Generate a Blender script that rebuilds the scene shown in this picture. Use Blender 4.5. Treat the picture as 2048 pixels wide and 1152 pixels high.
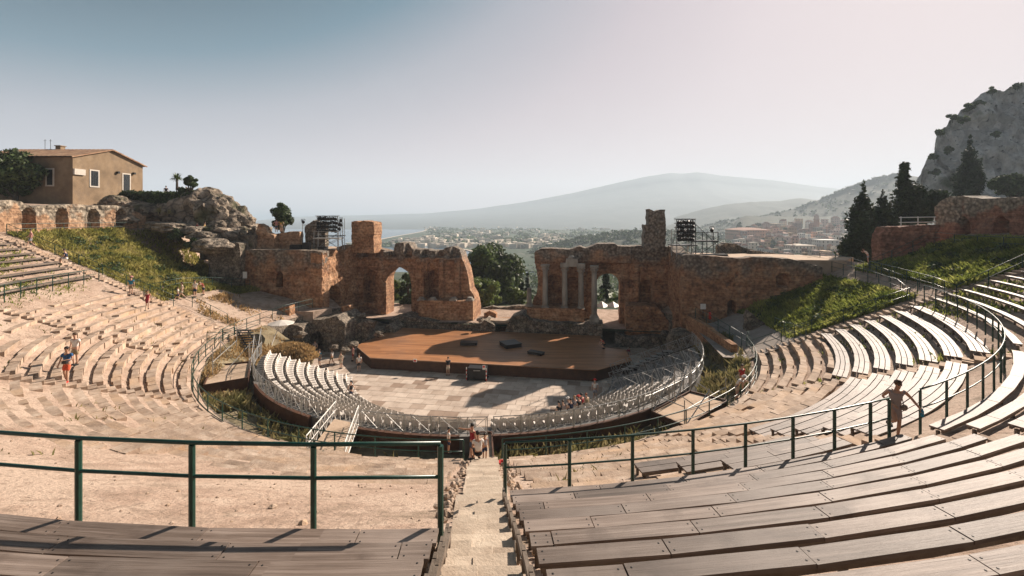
import bpy, math, random
import numpy as np
from math import sin, cos, tan, atan2, hypot, pi, radians, degrees
from mathutils import Vector, Matrix, noise as mnoise
random.seed(7); RNG = np.random.default_rng(7)
for o in list(bpy.data.objects): bpy.data.objects.remove(o)
sc = bpy.context.scene
COL = sc.collection

# ------------------------------------------------------------------ camera, sky, sun, exposure
FPX, PCX, HY, ZC = 910.0, 1024.0, 432.0, 15.5       # focal length, centre column and horizon row of the 2048 px photo; eye height
cam_d = bpy.data.cameras.new('camera'); cam = bpy.data.objects.new('camera', cam_d); COL.objects.link(cam)
cam.location = (0, 0, ZC); cam.rotation_euler = (radians(90), 0, 0)
cam_d.sensor_width = 36; cam_d.lens = 36 * FPX / 2048; cam_d.shift_y = -(576 - HY) / 2048
cam_d.clip_start = 0.1; cam_d.clip_end = 30000
sc.camera = cam
SUN_EL, SUN_AZ = radians(30), radians(47)
wd = bpy.data.worlds.new('World'); sc.world = wd; wd.use_nodes = True
nt = wd.node_tree; nt.nodes.clear()
sky = nt.nodes.new('ShaderNodeTexSky'); sky.sky_type = 'NISHITA'; sky.sun_disc = False
sky.sun_elevation = SUN_EL; sky.sun_rotation = SUN_AZ; sky.air_density = 1.0; sky.dust_density = 1.0; sky.ozone_density = 1.0
bg = nt.nodes.new('ShaderNodeBackground'); bg.inputs[1].default_value = 0.47
wo = nt.nodes.new('ShaderNodeOutputWorld')
# the sky's brightness picks its colour: deep teal away from the sun, lilac grey, then pinkish white round the sun
lum = nt.nodes.new('ShaderNodeRGBToBW'); lg = nt.nodes.new('ShaderNodeMath'); lg.operation = 'LOGARITHM'; lg.inputs[1].default_value = 2
dv = nt.nodes.new('ShaderNodeMath'); dv.operation = 'DIVIDE'; dv.inputs[1].default_value = 6
rp = nt.nodes.new('ShaderNodeValToRGB')
SKY = [(.10, (.000, .035, .07)), (.185, (.002, .070, .125)), (.24, (.07, .18, .26)), (.30, (.35, .36, .42)), (.40, (.57, .49, .53)), (.53, (.72, .61, .63)), (.72, (.82, .685, .68)), (.88, (.90, .76, .735))]
for i, (p_, c_) in enumerate(SKY):
    e_ = rp.color_ramp.elements[i] if i < 2 else rp.color_ramp.elements.new(p_)
    e_.position = p_; e_.color = c_ + (1,)
nt.links.new(sky.outputs[0], lum.inputs[0]); nt.links.new(lum.outputs[0], lg.inputs[0]); nt.links.new(lg.outputs[0], dv.inputs[0])
nt.links.new(dv.outputs[0], rp.inputs[0]); nt.links.new(rp.outputs[0], bg.inputs[0]); nt.links.new(bg.outputs[0], wo.inputs[0])
sun_d = bpy.data.lights.new('sun', 'SUN'); sun_d.energy = 5.0; sun_d.angle = radians(0.55); sun_d.color = (1.0, 0.86, 0.73)
sun = bpy.data.objects.new('sun', sun_d); COL.objects.link(sun); sun.location = (60, 60, 60)
sdir = Vector((sin(SUN_AZ) * cos(SUN_EL), cos(SUN_AZ) * cos(SUN_EL), sin(SUN_EL)))
sun.rotation_euler = sdir.to_track_quat('Z', 'Y').to_euler()
sc.view_settings.view_transform = 'Standard'; sc.view_settings.look = 'None'
sc.view_settings.gamma = 1; sc.view_settings.use_curve_mapping = False
sc.view_settings.exposure = 1.16
sc.cycles.use_denoising = True
sc.cycles.max_bounces = 6; sc.cycles.volume_bounces = 1; sc.cycles.transparent_max_bounces = 8

# ------------------------------------------------------------------ layout: theatre centre, polar seating, stage frame
CX, CY = -2.7, 45.0                                  # centre of the seating circles
DEL = atan2(-CX, CY)
PHI = radians(9.2); TX, TY = cos(PHI), -sin(PHI); NX, NY = sin(PHI), cos(PHI)   # stage wall: along, and away from the seats
def cone(R): return 4.3 + (R - 23.5) * 0.447
def pol(R, th, z=None):
    a = radians(th) + DEL
    return (CX + R * sin(a), CY - R * cos(a), cone(R) if z is None else z)
def rt(x, y):
    return hypot(x - CX, y - CY), degrees(atan2(x - CX, CY - y) - DEL)
def st(s, w, z=0): return (CX + s * TX + w * NX, CY + s * TY + w * NY, z)
def at(px, py, d): return ((px - PCX) / FPX * d, d, ZC - (py - HY) / FPX * d)
def s_of(px, w):                                     # where a photo column meets the plane w of the stage frame
    k = (px - PCX) / FPX
    # CX + s TX + w NX = k (CY + s TY + w NY)
    s = (k * (CY + w * NY) - CX - w * NX) / (TX - k * TY)
    return s, CY + s * TY + w * NY
def z_of(py, d): return ZC - (py - HY) / FPX * d
def on_plane(px, py, z):
    d = (ZC - z) * FPX / (py - HY); return ((px - PCX) / FPX * d, d, z)

# ------------------------------------------------------------------ numpy noise
def _hash(ix, iy, iz, seed):
    h = (ix * 374761393 + iy * 668265263 + iz * 2147483647 + seed * 974711) & 0xFFFFFFFF
    h = ((h ^ (h >> 13)) * 1274126177) & 0xFFFFFFFF
    return ((h ^ (h >> 16)) & 0xFFFF) / 65535.0
def vnoise(x, y, z=0.0, seed=1):
    x, y, z = np.broadcast_arrays(np.asarray(x, float), np.asarray(y, float), np.asarray(z, float))
    ix, iy, iz = np.floor(x).astype(np.int64), np.floor(y).astype(np.int64), np.floor(z).astype(np.int64)
    fx, fy, fz = x - ix, y - iy, z - iz
    fx, fy, fz = fx*fx*(3-2*fx), fy*fy*(3-2*fy), fz*fz*(3-2*fz)
    r = 0
    for a in (0, 1):
        for b in (0, 1):
            for c in (0, 1):
                r = r + _hash(ix+a, iy+b, iz+c, seed) * (fx if a else 1-fx) * (fy if b else 1-fy) * (fz if c else 1-fz)
    return r
def fbm(x, y, z=0.0, seed=1, oct=4):
    r, a, f = 0, 0.5, 1.0
    for i in range(oct):
        r = r + a * (vnoise(np.asarray(x)*f, np.asarray(y)*f, np.asarray(z)*f, seed+i) * 2 - 1); a *= 0.5; f *= 2.03
    return r
def smooth(a, b, x):
    t = np.clip((np.asarray(x, float) - a) / (b - a), 0, 1); return t * t * (3 - 2 * t)

# ------------------------------------------------------------------ materials
def mat(name, stops, scale=1.0, rough=0.85, bump=0.0, bscale=None, detail=6, stretch=None, tone=0.0, spec=0.3, metal=0.0, big=None, coord='Object', bdist=0.05, extra=None, trans=0.0):
    """stops: colours along a noise ramp; tone: per-element brightness from the 'tone' attribute; big: (scale, colour, lo, hi) larger blotches"""
    m = bpy.data.materials.new(name); m.use_nodes = True; t = m.node_tree; N = t.nodes; L = t.links
    b = N['Principled BSDF']; b.inputs['Roughness'].default_value = rough; b.inputs['Metallic'].default_value = metal
    b.inputs['Specular IOR Level'].default_value = spec
    geo = N.new('ShaderNodeNewGeometry')
    src = geo.outputs['Position']
    if coord == 'polar':                             # grain that follows the curve of the seats
        sv = N.new('ShaderNodeVectorMath'); sv.operation = 'SUBTRACT'; sv.inputs[1].default_value = (-2.7, 45.0, 0); L.new(src, sv.inputs[0])
        sp = N.new('ShaderNodeSeparateXYZ'); L.new(sv.outputs[0], sp.inputs[0])
        an = N.new('ShaderNodeMath'); an.operation = 'ARCTAN2'; L.new(sp.outputs[0], an.inputs[0]); L.new(sp.outputs[1], an.inputs[1])
        cb = N.new('ShaderNodeCombineXYZ'); L.new(sp.outputs[2], cb.inputs[2])
        ml = N.new('ShaderNodeMath'); ml.operation = 'MULTIPLY'; ml.inputs[1].default_value = 36; L.new(an.outputs[0], ml.inputs[0]); L.new(ml.outputs[0], cb.inputs[0])
        h1 = N.new('ShaderNodeVectorMath'); h1.operation = 'MULTIPLY'; h1.inputs[1].default_value = (1, 1, 0); L.new(sv.outputs[0], h1.inputs[0])
        ln = N.new('ShaderNodeVectorMath'); ln.operation = 'LENGTH'; L.new(h1.outputs[0], ln.inputs[0]); L.new(ln.outputs['Value'], cb.inputs[1]); src = cb.outputs[0]
    if stretch is not None:
        mp = N.new('ShaderNodeMapping'); mp.inputs['Scale'].default_value = stretch[:3]
        if len(stretch) > 3: mp.inputs['Rotation'].default_value = (0, 0, stretch[3])
        L.new(src, mp.inputs['Vector']); src = mp.outputs['Vector']
    nz = N.new('ShaderNodeTexNoise'); nz.inputs['Scale'].default_value = scale; nz.inputs['Detail'].default_value = detail
    nz.inputs['Roughness'].default_value = 0.62
    L.new(src, nz.inputs['Vector'])
    cr = N.new('ShaderNodeValToRGB'); e = cr.color_ramp.elements
    n = len(stops); lo, hi = 0.30, 0.70
    for i, c in enumerate(stops):
        p = lo + (hi - lo) * (i / max(1, n - 1)); c = tuple(c) + (1,)
        if i < 2: e[i].position = p; e[i].color = c
        else: e.new(p).color = c
    if n == 1: e[1].position = 1.0; e[1].color = tuple(stops[0]) + (1,)
    L.new(nz.outputs['Fac'], cr.inputs['Fac']); col = cr.outputs['Color']
    for bb in (big if isinstance(big, list) else [big] if big else []):
        n2 = N.new('ShaderNodeTexNoise'); n2.inputs['Scale'].default_value = bb[0]; n2.inputs['Detail'].default_value = 4
        L.new(geo.outputs['Position'], n2.inputs['Vector'])
        mr = N.new('ShaderNodeMapRange'); mr.inputs['From Min'].default_value = bb[2]; mr.inputs['From Max'].default_value = bb[3]
        L.new(n2.outputs['Fac'], mr.inputs['Value'])
        mx = N.new('ShaderNodeMix'); mx.data_type = 'RGBA'; L.new(mr.outputs[0], mx.inputs['Factor'])
        L.new(col, mx.inputs['A']); mx.inputs['B'].default_value = tuple(bb[1]) + (1,); col = mx.outputs['Result']
    if tone:
        at_ = N.new('ShaderNodeAttribute'); at_.attribute_name = 'tone'
        mr = N.new('ShaderNodeMapRange'); mr.clamp = False; mr.inputs['To Min'].default_value = 1 - tone; mr.inputs['To Max'].default_value = 1 + tone
        L.new(at_.outputs['Fac'], mr.inputs['Value'])
        vm = N.new('ShaderNodeVectorMath'); vm.operation = 'SCALE'; L.new(col, vm.inputs[0]); L.new(mr.outputs[0], vm.inputs['Scale']); col = vm.outputs[0]
    if extra: col = extra(t, geo, col, b)
    L.new(col, b.inputs['Base Color'])
    if trans:
        tr = N.new('ShaderNodeBsdfTranslucent'); ms = N.new('ShaderNodeMixShader'); ms.inputs[0].default_value = trans
        L.new(col, tr.inputs['Color']); L.new(b.outputs[0], ms.inputs[1]); L.new(tr.outputs[0], ms.inputs[2]); L.new(ms.outputs[0], N['Material Output'].inputs['Surface'])
    if bump:
        n3 = N.new('ShaderNodeTexNoise'); n3.inputs['Scale'].default_value = bscale or scale * 3; n3.inputs['Detail'].default_value = 8
        n3.inputs['Roughness'].default_value = 0.65; L.new(src, n3.inputs['Vector'])
        bp = N.new('ShaderNodeBump'); bp.inputs['Strength'].default_value = bump; bp.inputs['Distance'].default_value = bdist
        L.new(n3.outputs['Fac'], bp.inputs['Height']); L.new(bp.outputs[0], b.inputs['Normal'])
    return m
def brick_extra(rot, rub_z0, rub_z1, rubble=(.20, .165, .13), bw=.45, bh=.16):
    """brick courses in the face's own horizontal direction and a grey rubble core showing higher up"""
    def f(t, geo, col, b):
        N, L = t.nodes, t.links
        sp = N.new('ShaderNodeSeparateXYZ'); L.new(geo.outputs['Position'], sp.inputs[0])
        nzw = N.new('ShaderNodeTexNoise'); nzw.inputs['Scale'].default_value = 2.5; L.new(geo.outputs['Position'], nzw.inputs['Vector'])
        ad = N.new('ShaderNodeMath'); ad.operation = 'ADD'; L.new(sp.outputs[0], ad.inputs[0]); L.new(sp.outputs[1], ad.inputs[1])
        zz = N.new('ShaderNodeMath'); zz.operation = 'MULTIPLY_ADD'; L.new(nzw.outputs['Fac'], zz.inputs[0]); zz.inputs[1].default_value = .12; L.new(sp.outputs[2], zz.inputs[2])
        cb = N.new('ShaderNodeCombineXYZ'); L.new(ad.outputs[0], cb.inputs[0]); L.new(zz.outputs[0], cb.inputs[1])
        bt = N.new('ShaderNodeTexBrick'); bt.inputs['Scale'].default_value = 1.0; bt.inputs['Brick Width'].default_value = bw; bt.inputs['Row Height'].default_value = bh
        bt.inputs['Mortar Size'].default_value = .018; bt.inputs['Color1'].default_value = (1, 1, 1, 1); bt.inputs['Color2'].default_value = (.72, .66, .62, 1); bt.inputs['Mortar'].default_value = (.62, .62, .62, 1)
        L.new(cb.outputs[0], bt.inputs['Vector'])
        mu = N.new('ShaderNodeMix'); mu.data_type = 'RGBA'; mu.blend_type = 'MULTIPLY'; mu.inputs['Factor'].default_value = .75
        wv = N.new('ShaderNodeTexNoise'); wv.inputs['Scale'].default_value = 1.0; wv.inputs['Detail'].default_value = 5; wv.inputs['Roughness'].default_value = .7
        cs = N.new('ShaderNodeCombineXYZ'); ms_ = N.new('ShaderNodeMath'); ms_.operation = 'MULTIPLY'; ms_.inputs[1].default_value = .35; L.new(ad.outputs[0], ms_.inputs[0]); L.new(ms_.outputs[0], cs.inputs[0])
        mz = N.new('ShaderNodeMath'); mz.operation = 'MULTIPLY'; mz.inputs[1].default_value = 3.2; L.new(zz.outputs[0], mz.inputs[0]); L.new(mz.outputs[0], cs.inputs[1]); L.new(cs.outputs[0], wv.inputs['Vector'])
        cw = N.new('ShaderNodeMapRange'); cw.inputs['From Min'].default_value = .32; cw.inputs['From Max'].default_value = .68; cw.inputs['To Min'].default_value = .66; cw.inputs['To Max'].default_value = 1.3; L.new(wv.outputs['Fac'], cw.inputs['Value'])
        vs = N.new('ShaderNodeVectorMath'); vs.operation = 'SCALE'; L.new(col, vs.inputs[0]); L.new(cw.outputs[0], vs.inputs['Scale'])
        L.new(vs.outputs[0], mu.inputs['A']); L.new(bt.outputs['Color'], mu.inputs['B'])
        # rubble mask : height plus noise
        n2 = N.new('ShaderNodeTexNoise'); n2.inputs['Scale'].default_value = .42; n2.inputs['Detail'].default_value = 5; L.new(geo.outputs['Position'], n2.inputs['Vector'])
        ma = N.new('ShaderNodeMath'); ma.operation = 'MULTIPLY_ADD'; L.new(n2.outputs['Fac'], ma.inputs[0]); ma.inputs[1].default_value = 9.0; L.new(sp.outputs[2], ma.inputs[2])
        mr = N.new('ShaderNodeMapRange'); mr.inputs['From Min'].default_value = rub_z0 + 4.5; mr.inputs['From Max'].default_value = rub_z1 + 4.5; L.new(ma.outputs[0], mr.inputs['Value'])
        vo = N.new('ShaderNodeTexVoronoi'); vo.inputs['Scale'].default_value = 3.2; L.new(geo.outputs['Position'], vo.inputs['Vector'])
        rr = N.new('ShaderNodeValToRGB'); e = rr.color_ramp.elements
        e[0].position = 0; e[0].color = tuple(min(1, c * 1.7) for c in rubble) + (1,); e[1].position = .75; e[1].color = tuple(c * .55 for c in rubble) + (1,)
        L.new(vo.outputs['Distance'], rr.inputs['Fac'])
        mx = N.new('ShaderNodeMix'); mx.data_type = 'RGBA'; L.new(mr.outputs[0], mx.inputs['Factor']); L.new(mu.outputs['Result'], mx.inputs['A']); L.new(rr.outputs[0], mx.inputs['B'])
        # fine pitting
        n4 = N.new('ShaderNodeTexNoise'); n4.inputs['Scale'].default_value = 3.4; n4.inputs['Detail'].default_value = 6; L.new(geo.outputs['Position'], n4.inputs['Vector'])
        m4 = N.new('ShaderNodeMapRange'); m4.inputs['From Min'].default_value = .3; m4.inputs['From Max'].default_value = .62; m4.inputs['To Min'].default_value = .5; m4.inputs['To Max'].default_value = 1.15; L.new(n4.outputs['Fac'], m4.inputs['Value'])
        vm = N.new('ShaderNodeVectorMath'); vm.operation = 'SCALE'; L.new(mx.outputs['Result'], vm.inputs[0]); L.new(m4.outputs[0], vm.inputs['Scale'])
        return vm.outputs[0]
    return f
M = {}
M['brick'] = mat('ruin_brick', [(.22, .115, .068), (.39, .21, .115), (.52, .34, .215)], .8, .92, .9, 5, extra=brick_extra(0, 8.9, 10.8), bdist=.12)
M['brick_low'] = mat('brick_low', [(.24, .125, .07), (.43, .235, .125), (.56, .36, .22)], .8, .92, .9, 5, extra=brick_extra(0, 15.5, 19), bdist=.1)
M['arcade'] = mat('arcade_brick', [(.28, .165, .10), (.42, .26, .155), (.53, .38, .26)], .9, .92, .8, 5, extra=brick_extra(0, 15.2, 15.9, (.30, .25, .19)), bdist=.1)
M['arcade_red'] = mat('arcade_red_brick', [(.20, .10, .068), (.30, .155, .105), (.38, .23, .16)], .9, .92, .8, 5, extra=brick_extra(0, 15.6, 16.3, (.26, .22, .17)), bdist=.1)
def rubble_extra(scale=3.0, lo=.35, hi=1.25):
    def f(t, geo, col, b):
        N, L = t.nodes, t.links
        nz = N.new('ShaderNodeTexNoise'); nz.inputs['Scale'].default_value = 2; L.new(geo.outputs['Position'], nz.inputs['Vector'])
        ad = N.new('ShaderNodeVectorMath'); ad.operation = 'MULTIPLY_ADD'; L.new(nz.outputs['Color'], ad.inputs[0]); ad.inputs[1].default_value = (.4, .4, .4); L.new(geo.outputs['Position'], ad.inputs[2])
        vo = N.new('ShaderNodeTexVoronoi'); vo.inputs['Scale'].default_value = scale; vo.feature = 'DISTANCE_TO_EDGE'; L.new(ad.outputs[0], vo.inputs['Vector'])
        v2 = N.new('ShaderNodeTexVoronoi'); v2.inputs['Scale'].default_value = scale; L.new(ad.outputs[0], v2.inputs['Vector'])
        mr = N.new('ShaderNodeMapRange'); mr.inputs['From Max'].default_value = .12; mr.inputs['To Min'].default_value = lo; mr.inputs['To Max'].default_value = 1; L.new(vo.outputs['Distance'], mr.inputs['Value'])
        bw = N.new('ShaderNodeRGBToBW'); L.new(v2.outputs['Color'], bw.inputs[0]); m2 = N.new('ShaderNodeMapRange'); m2.inputs['To Min'].default_value = .6; m2.inputs['To Max'].default_value = hi + .2; L.new(bw.outputs[0], m2.inputs['Value'])
        mm = N.new('ShaderNodeMath'); mm.operation = 'MULTIPLY'; L.new(mr.outputs[0], mm.inputs[0]); L.new(m2.outputs[0], mm.inputs[1])
        vm = N.new('ShaderNodeVectorMath'); vm.operation = 'SCALE'; L.new(col, vm.inputs[0]); L.new(mm.outputs[0], vm.inputs['Scale']); return vm.outputs[0]
    return f
M['rubble'] = mat('rubble_masonry', [(.10, .085, .065), (.22, .18, .14), (.36, .30, .23)], 1.6, .95, 1.0, 4, tone=.25, bdist=.2, big=(.5, (.10, .09, .06), .55, .72), extra=rubble_extra(2.6))
M['rock'] = mat('pale_rock', [(.13, .105, .08), (.30, .24, .18), (.48, .40, .32)], .9, .95, 1.0, 2.2, bdist=.5, big=[(.35, (.10, .10, .05), .54, .66), (1.4, (.09, .075, .055), .58, .68)], extra=rubble_extra(.8, .5, 1.1))
M['cliff'] = mat('grey_cliff', [(.32, .30, .28), (.62, .59, .55), (.80, .77, .72)], .42, .95, 1.0, .9, bdist=1.8, big=[(.10, (.10, .12, .07), .57, .66), (.9, (.10, .095, .09), .60, .70)], stretch=(1, 1, .55), extra=rubble_extra(.30, .88, 1.0))
M['stone'] = mat('seat_stone', [(.23, .165, .12), (.37, .275, .205), (.50, .40, .315)], 1.3, .93, .7, 7, tone=.16, bdist=.05, big=(.5, (.42, .29, .19), .5, .7))
M['dirt'] = mat('sandy_dirt', [(.23, .16, .115), (.37, .265, .20), (.47, .36, .28)], 1.1, .96, 1.0, 7, bdist=.09, big=[(.30, (.44, .335, .26), .45, .62), (.8, (.24, .18, .13), .58, .70), (2.6, (.30, .22, .165), .56, .66), (9, (.22, .16, .12), .60, .70)])
M['earth'] = mat('hill_earth', [(.10, .10, .045), (.19, .16, .075), (.26, .22, .11)], .5, .96, .8, 4, bdist=.1)
M['sand'] = mat('pale_sand', [(.36, .26, .18), (.50, .38, .28)], 1.0, .96, .5, 8)
M['paving_grey'] = mat('courtyard_paving', [(.24, .20, .17), (.36, .31, .27)], 1.4, .9, .5, 7)

# ------------------------------------------------------------------ mesh building
class MB:
    def __init__(s): s.v = []; s.f = []; s.t = []; s.n = 0; s.tone = .5
    def add(s, verts, faces, tone=None):
        s.v.append(np.asarray(verts, float).reshape(-1, 3)); n = s.n
        s.f.extend([tuple(i + n for i in f) for f in faces]); s.t.extend([s.tone if tone is None else tone] * len(faces)); s.n += len(s.v[-1]); return s
    def addq(s, verts, quads, tones=None):             # numpy bulk
        verts = np.asarray(verts, float).reshape(-1, 3); q = (np.asarray(quads) + s.n)
        s.v.append(verts); s.f.extend(map(tuple, q.tolist())); s.t.extend([s.tone] * len(q) if tones is None else list(tones)); s.n += len(verts); return s
    def box(s, c, size, rz=0, tone=None, taper=1.0, bottom=False):
        """box centred on c (or standing on it when bottom)"""
        x, y, z = (d / 2 for d in size); cz = c[2] + (z if bottom else 0); k = taper
        p = [(-x,-y,-z),(x,-y,-z),(x,y,-z),(-x,y,-z),(-x*k,-y*k,z),(x*k,-y*k,z),(x*k,y*k,z),(-x*k,y*k,z)]
        ca, sa = cos(rz), sin(rz)
        return s.add([(c[0]+a*ca-b*sa, c[1]+a*sa+b*ca, cz+d) for a, b, d in p], BOXF, tone)
    def beam(s, p0, p1, w, h, up=(0, 0, 1), tone=None):
        p0, p1 = Vector(p0), Vector(p1); d = (p1 - p0); L = d.length
        if L < 1e-6: return s
        d.normalize(); u = Vector(up)
        if abs(d.dot(u)) > .98: u = Vector((1, 0, 0))
        a = d.cross(u).normalized() * (w / 2); b = a.cross(d).normalized() * (h / 2)
        return s.add([p0-a-b, p0+a-b, p0+a+b, p0-a+b, p1-a-b, p1+a-b, p1+a+b, p1-a+b], [(0,3,2,1),(4,5,6,7),(0,1,5,4),(1,2,6,5),(2,3,7,6),(3,0,4,7)], tone)
    def tube(s, pts, r, n=8, tone=None, cap=True):
        pts = [Vector(p) for p in pts]; rs = r if isinstance(r, (list, tuple)) else [r] * len(pts); vs = []; a = None
        for i, p in enumerate(pts):
            d = (pts[min(i+1, len(pts)-1)] - pts[max(i-1, 0)]).normalized()
            if a is None: a = d.orthogonal().normalized()
            a = (a - d * a.dot(d)); a = a.normalized() if a.length > 1e-6 else d.orthogonal().normalized()
            b = d.cross(a)
            for k in range(n):
                t = 2*pi*k/n; vs.append(p + (a*cos(t) + b*sin(t)) * rs[i])
        fs = [(i*n+k, i*n+(k+1) % n, (i+1)*n+(k+1) % n, (i+1)*n+k) for i in range(len(pts)-1) for k in range(n)]
        if cap: fs += [tuple(range(n))[::-1], tuple(range((len(pts)-1)*n, len(pts)*n))]
        return s.add(vs, fs, tone)
    def prism(s, poly, z0, z1, tone=None):
        n = len(poly); z0 = [z0]*n if np.isscalar(z0) else z0; z1 = [z1]*n if np.isscalar(z1) else z1
        vs = [(p[0], p[1], z0[i]) for i, p in enumerate(poly)] + [(p[0], p[1], z1[i]) for i, p in enumerate(poly)]
        return s.add(vs, [tuple(range(n))[::-1], tuple(range(n, 2*n))] + [(i, (i+1) % n, n+(i+1) % n, n+i) for i in range(n)], tone)
    def lathe(s, c, prof, n=16, tone=None):
        vs = [(c[0]+r*cos(2*pi*k/n), c[1]+r*sin(2*pi*k/n), c[2]+z) for r, z in prof for k in range(n)]
        m = len(prof)
        return s.add(vs, [(i*n+k, i*n+(k+1) % n, (i+1)*n+(k+1) % n, (i+1)*n+k) for i in range(m-1) for k in range(n)] + [tuple(range(n))[::-1], tuple(range((m-1)*n, m*n))], tone)
    def grid(s, V, tone=None, tones=None):              # V: (a, b, 3)
        a, b = V.shape[:2]; i, j = np.meshgrid(np.arange(a-1), np.arange(b-1), indexing='ij'); k = (i*b+j).ravel()
        q = np.stack([k, k+b, k+b+1, k+1], 1)
        return s.addq(V.reshape(-1, 3), q, tones)
    def blob(s, c, r, seed=0, rough=.3, sub=2, tone=None, flat=1.0):
        V, F = ICO[sub]; c = np.asarray(c); rr = np.asarray(r if hasattr(r, '__len__') else (r, r, r*flat))
        k = 1 + rough * fbm(V[:,0]*1.6+seed*7.1, V[:,1]*1.6, V[:,2]*1.6+seed, 3, 3)[:, None]
        return s.addq(c + V * k * rr, F, [tone if tone is not None else s.tone] * len(F))
    def build(s, name, m, parent=None, smooth=False, **tags):
        V = np.concatenate(s.v) if s.v else np.zeros((0, 3))
        if parent is None:
            o0 = np.array([(V[:,0].min()+V[:,0].max())/2, (V[:,1].min()+V[:,1].max())/2, V[:,2].min()])
        else:
            r = parent; o0 = np.zeros(3)
            while r is not None: o0 += np.array(r.location); r = r.parent
        me = bpy.data.meshes.new(name); me.from_pydata((V - o0).tolist(), [], s.f)
        a = me.attributes.new('tone', 'FLOAT', 'FACE'); a.data.foreach_set('value', np.asarray(s.t, np.float32))
        if smooth: me.polygons.foreach_set('use_smooth', [True] * len(me.polygons))
        me.materials.append(m); me.update()
        o = bpy.data.objects.new(name, me); COL.objects.link(o)
        if parent is None: o.location = o0
        else: o.parent = parent
        tag(o, **tags); return o
BOXF = [(0,3,2,1),(4,5,6,7),(0,1,5,4),(1,2,6,5),(2,3,7,6),(3,0,4,7)]
def _ico(sub):
    import bmesh
    b = bmesh.new(); bmesh.ops.create_icosphere(b, subdivisions=sub, radius=1)
    V = np.array([v.co[:] for v in b.verts]); F = np.array([[v.index for v in f.verts] for f in b.faces]); b.free(); return V, F
ICO = {k: _ico(k) for k in (1, 2, 3, 4)}
def tag(o, label=None, cat=None, group=None, kind=None):
    if label: o['label'] = label
    if cat: o['category'] = cat
    if group: o['group'] = group
    if kind: o['kind'] = kind
    return o
def thing(name, label, cat, loc, group=None):
    o = bpy.data.objects.new(name, None); COL.objects.link(o); o.location = loc; o.empty_display_size = .2
    return tag(o, label, cat, group)
def copy_tree(o, parent=None):
    c = o.copy(); COL.objects.link(c)
    if parent is not None: c.parent = parent
    for ch in o.children: copy_tree(ch, c)
    return c
ORD = 'first second third fourth fifth sixth seventh eighth ninth tenth eleventh twelfth thirteenth fourteenth fifteenth sixteenth seventeenth eighteenth nineteenth twentieth'.split()
def ordn(i):
    tens = ['', '', 'twenty', 'thirty', 'forty', 'fifty', 'sixty', 'seventy', 'eighty', 'ninety']; th = ['', '', 'twentieth', 'thirtieth', 'fortieth', 'fiftieth', 'sixtieth', 'seventieth', 'eightieth', 'ninetieth']
    if i < 20: return ORD[i]
    q, r = divmod(i + 1, 10)
    if q >= 10: return 'hundred and ' + ordn(i - 100) if i + 1 > 100 else 'hundredth'
    return th[q] if r == 0 else tens[q] + '-' + ORD[r-1]

# ------------------------------------------------------------------ ruined walls: a solid cut from a signed shape, with worn faces
def arch_sdf(u, v, uc, r, vs):                          # positive outside the opening
    return np.where(v < vs, np.abs(u - uc) - r, np.hypot(u - uc, v - vs) - r)
def prof(pts):
    xs = [p[0] for p in pts]; ys = [p[1] for p in pts]
    return lambda u: np.interp(u, xs, ys)
def ruin_wall(name, place, u0, u1, v0, v1, solid, thick, m, step=.22, relief=None, rag=.08, wear=.07, seed=1, parent=None, **tags):
    """place(u, depth, v) -> world point (depth grows away from the seen face); solid(u, v) > 0 inside"""
    us = np.arange(u0, u1 + step, step); vs = np.arange(v0, v1 + step, step)
    U, V = np.meshgrid(us, vs, indexing='ij')
    def S(u, v): return solid(u, v) + rag * fbm(u * 1.7, v * 1.7, 0, seed, 3)
    uc, vc = (U[:-1, :-1] + U[1:, 1:]) / 2, (V[:-1, :-1] + V[1:, 1:]) / 2
    K = S(uc, vc) > 0
    P = np.pad(K, 1); any_ = P[:-1,:-1] | P[1:,:-1] | P[:-1,1:] | P[1:,1:]; all_ = P[:-1,:-1] & P[1:,:-1] & P[:-1,1:] & P[1:,1:]
    edge = any_ & ~all_
    e = .05; s0 = S(U, V); gx = (S(U+e, V) - S(U-e, V)) / (2*e); gy = (S(U, V+e) - S(U, V-e)) / (2*e); g2 = np.maximum(gx*gx + gy*gy, .2)
    dx, dy = -s0 * gx / g2, -s0 * gy / g2; L = np.hypot(dx, dy); k = np.minimum(1, .75 * step / np.maximum(L, 1e-6))
    inside_frame = (V > v0 + .01)
    U2 = np.where(edge, U + dx * k, U); V2 = np.where(edge & inside_frame, V + dy * k, V); V2 = np.maximum(V2, v0)
    D = wear * fbm(U * 2.3, V * 2.3, 5, seed + 9, 4) * 2
    if relief is not None: D = D + relief(U2, V2)
    Bk = np.maximum(thick + wear * fbm(U * 2.1, V * 2.1, 9, seed + 4, 3), D + .15)
    X = np.stack(place(U2, D, V2), -1); Y = np.stack(place(U2, Bk, V2), -1)
    n0, n1 = U.shape; idx = np.arange(n0 * n1).reshape(n0, n1); off = n0 * n1
    i, j = np.nonzero(K)
    a, b, c, d = idx[i, j], idx[i+1, j], idx[i+1, j+1], idx[i, j+1]
    F = [np.stack([a, b, c, d], 1), np.stack([d, c, b, a], 1) + off]
    Kp = np.pad(K, 1)
    for di, dj, e0, e1 in ((0, -1, (0, 0), (1, 0)), (1, 0, (1, 0), (1, 1)), (0, 1, (1, 1), (0, 1)), (-1, 0, (0, 1), (0, 0))):
        i, j = np.nonzero(K & ~Kp[1+di:1+di+K.shape[0], 1+dj:1+dj+K.shape[1]])
        p, q = idx[i+e0[0], j+e0[1]], idx[i+e1[0], j+e1[1]]
        F.append(np.stack([q, p, p + off, q + off], 1))
    F = np.concatenate(F); A = np.concatenate([X.reshape(-1, 3), Y.reshape(-1, 3)])
    used = np.unique(F); re = np.full(len(A), -1); re[used] = np.arange(len(used))
    b = MB(); b.addq(A[used], re[F]); return b.build(name, m, parent, **tags)
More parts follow.
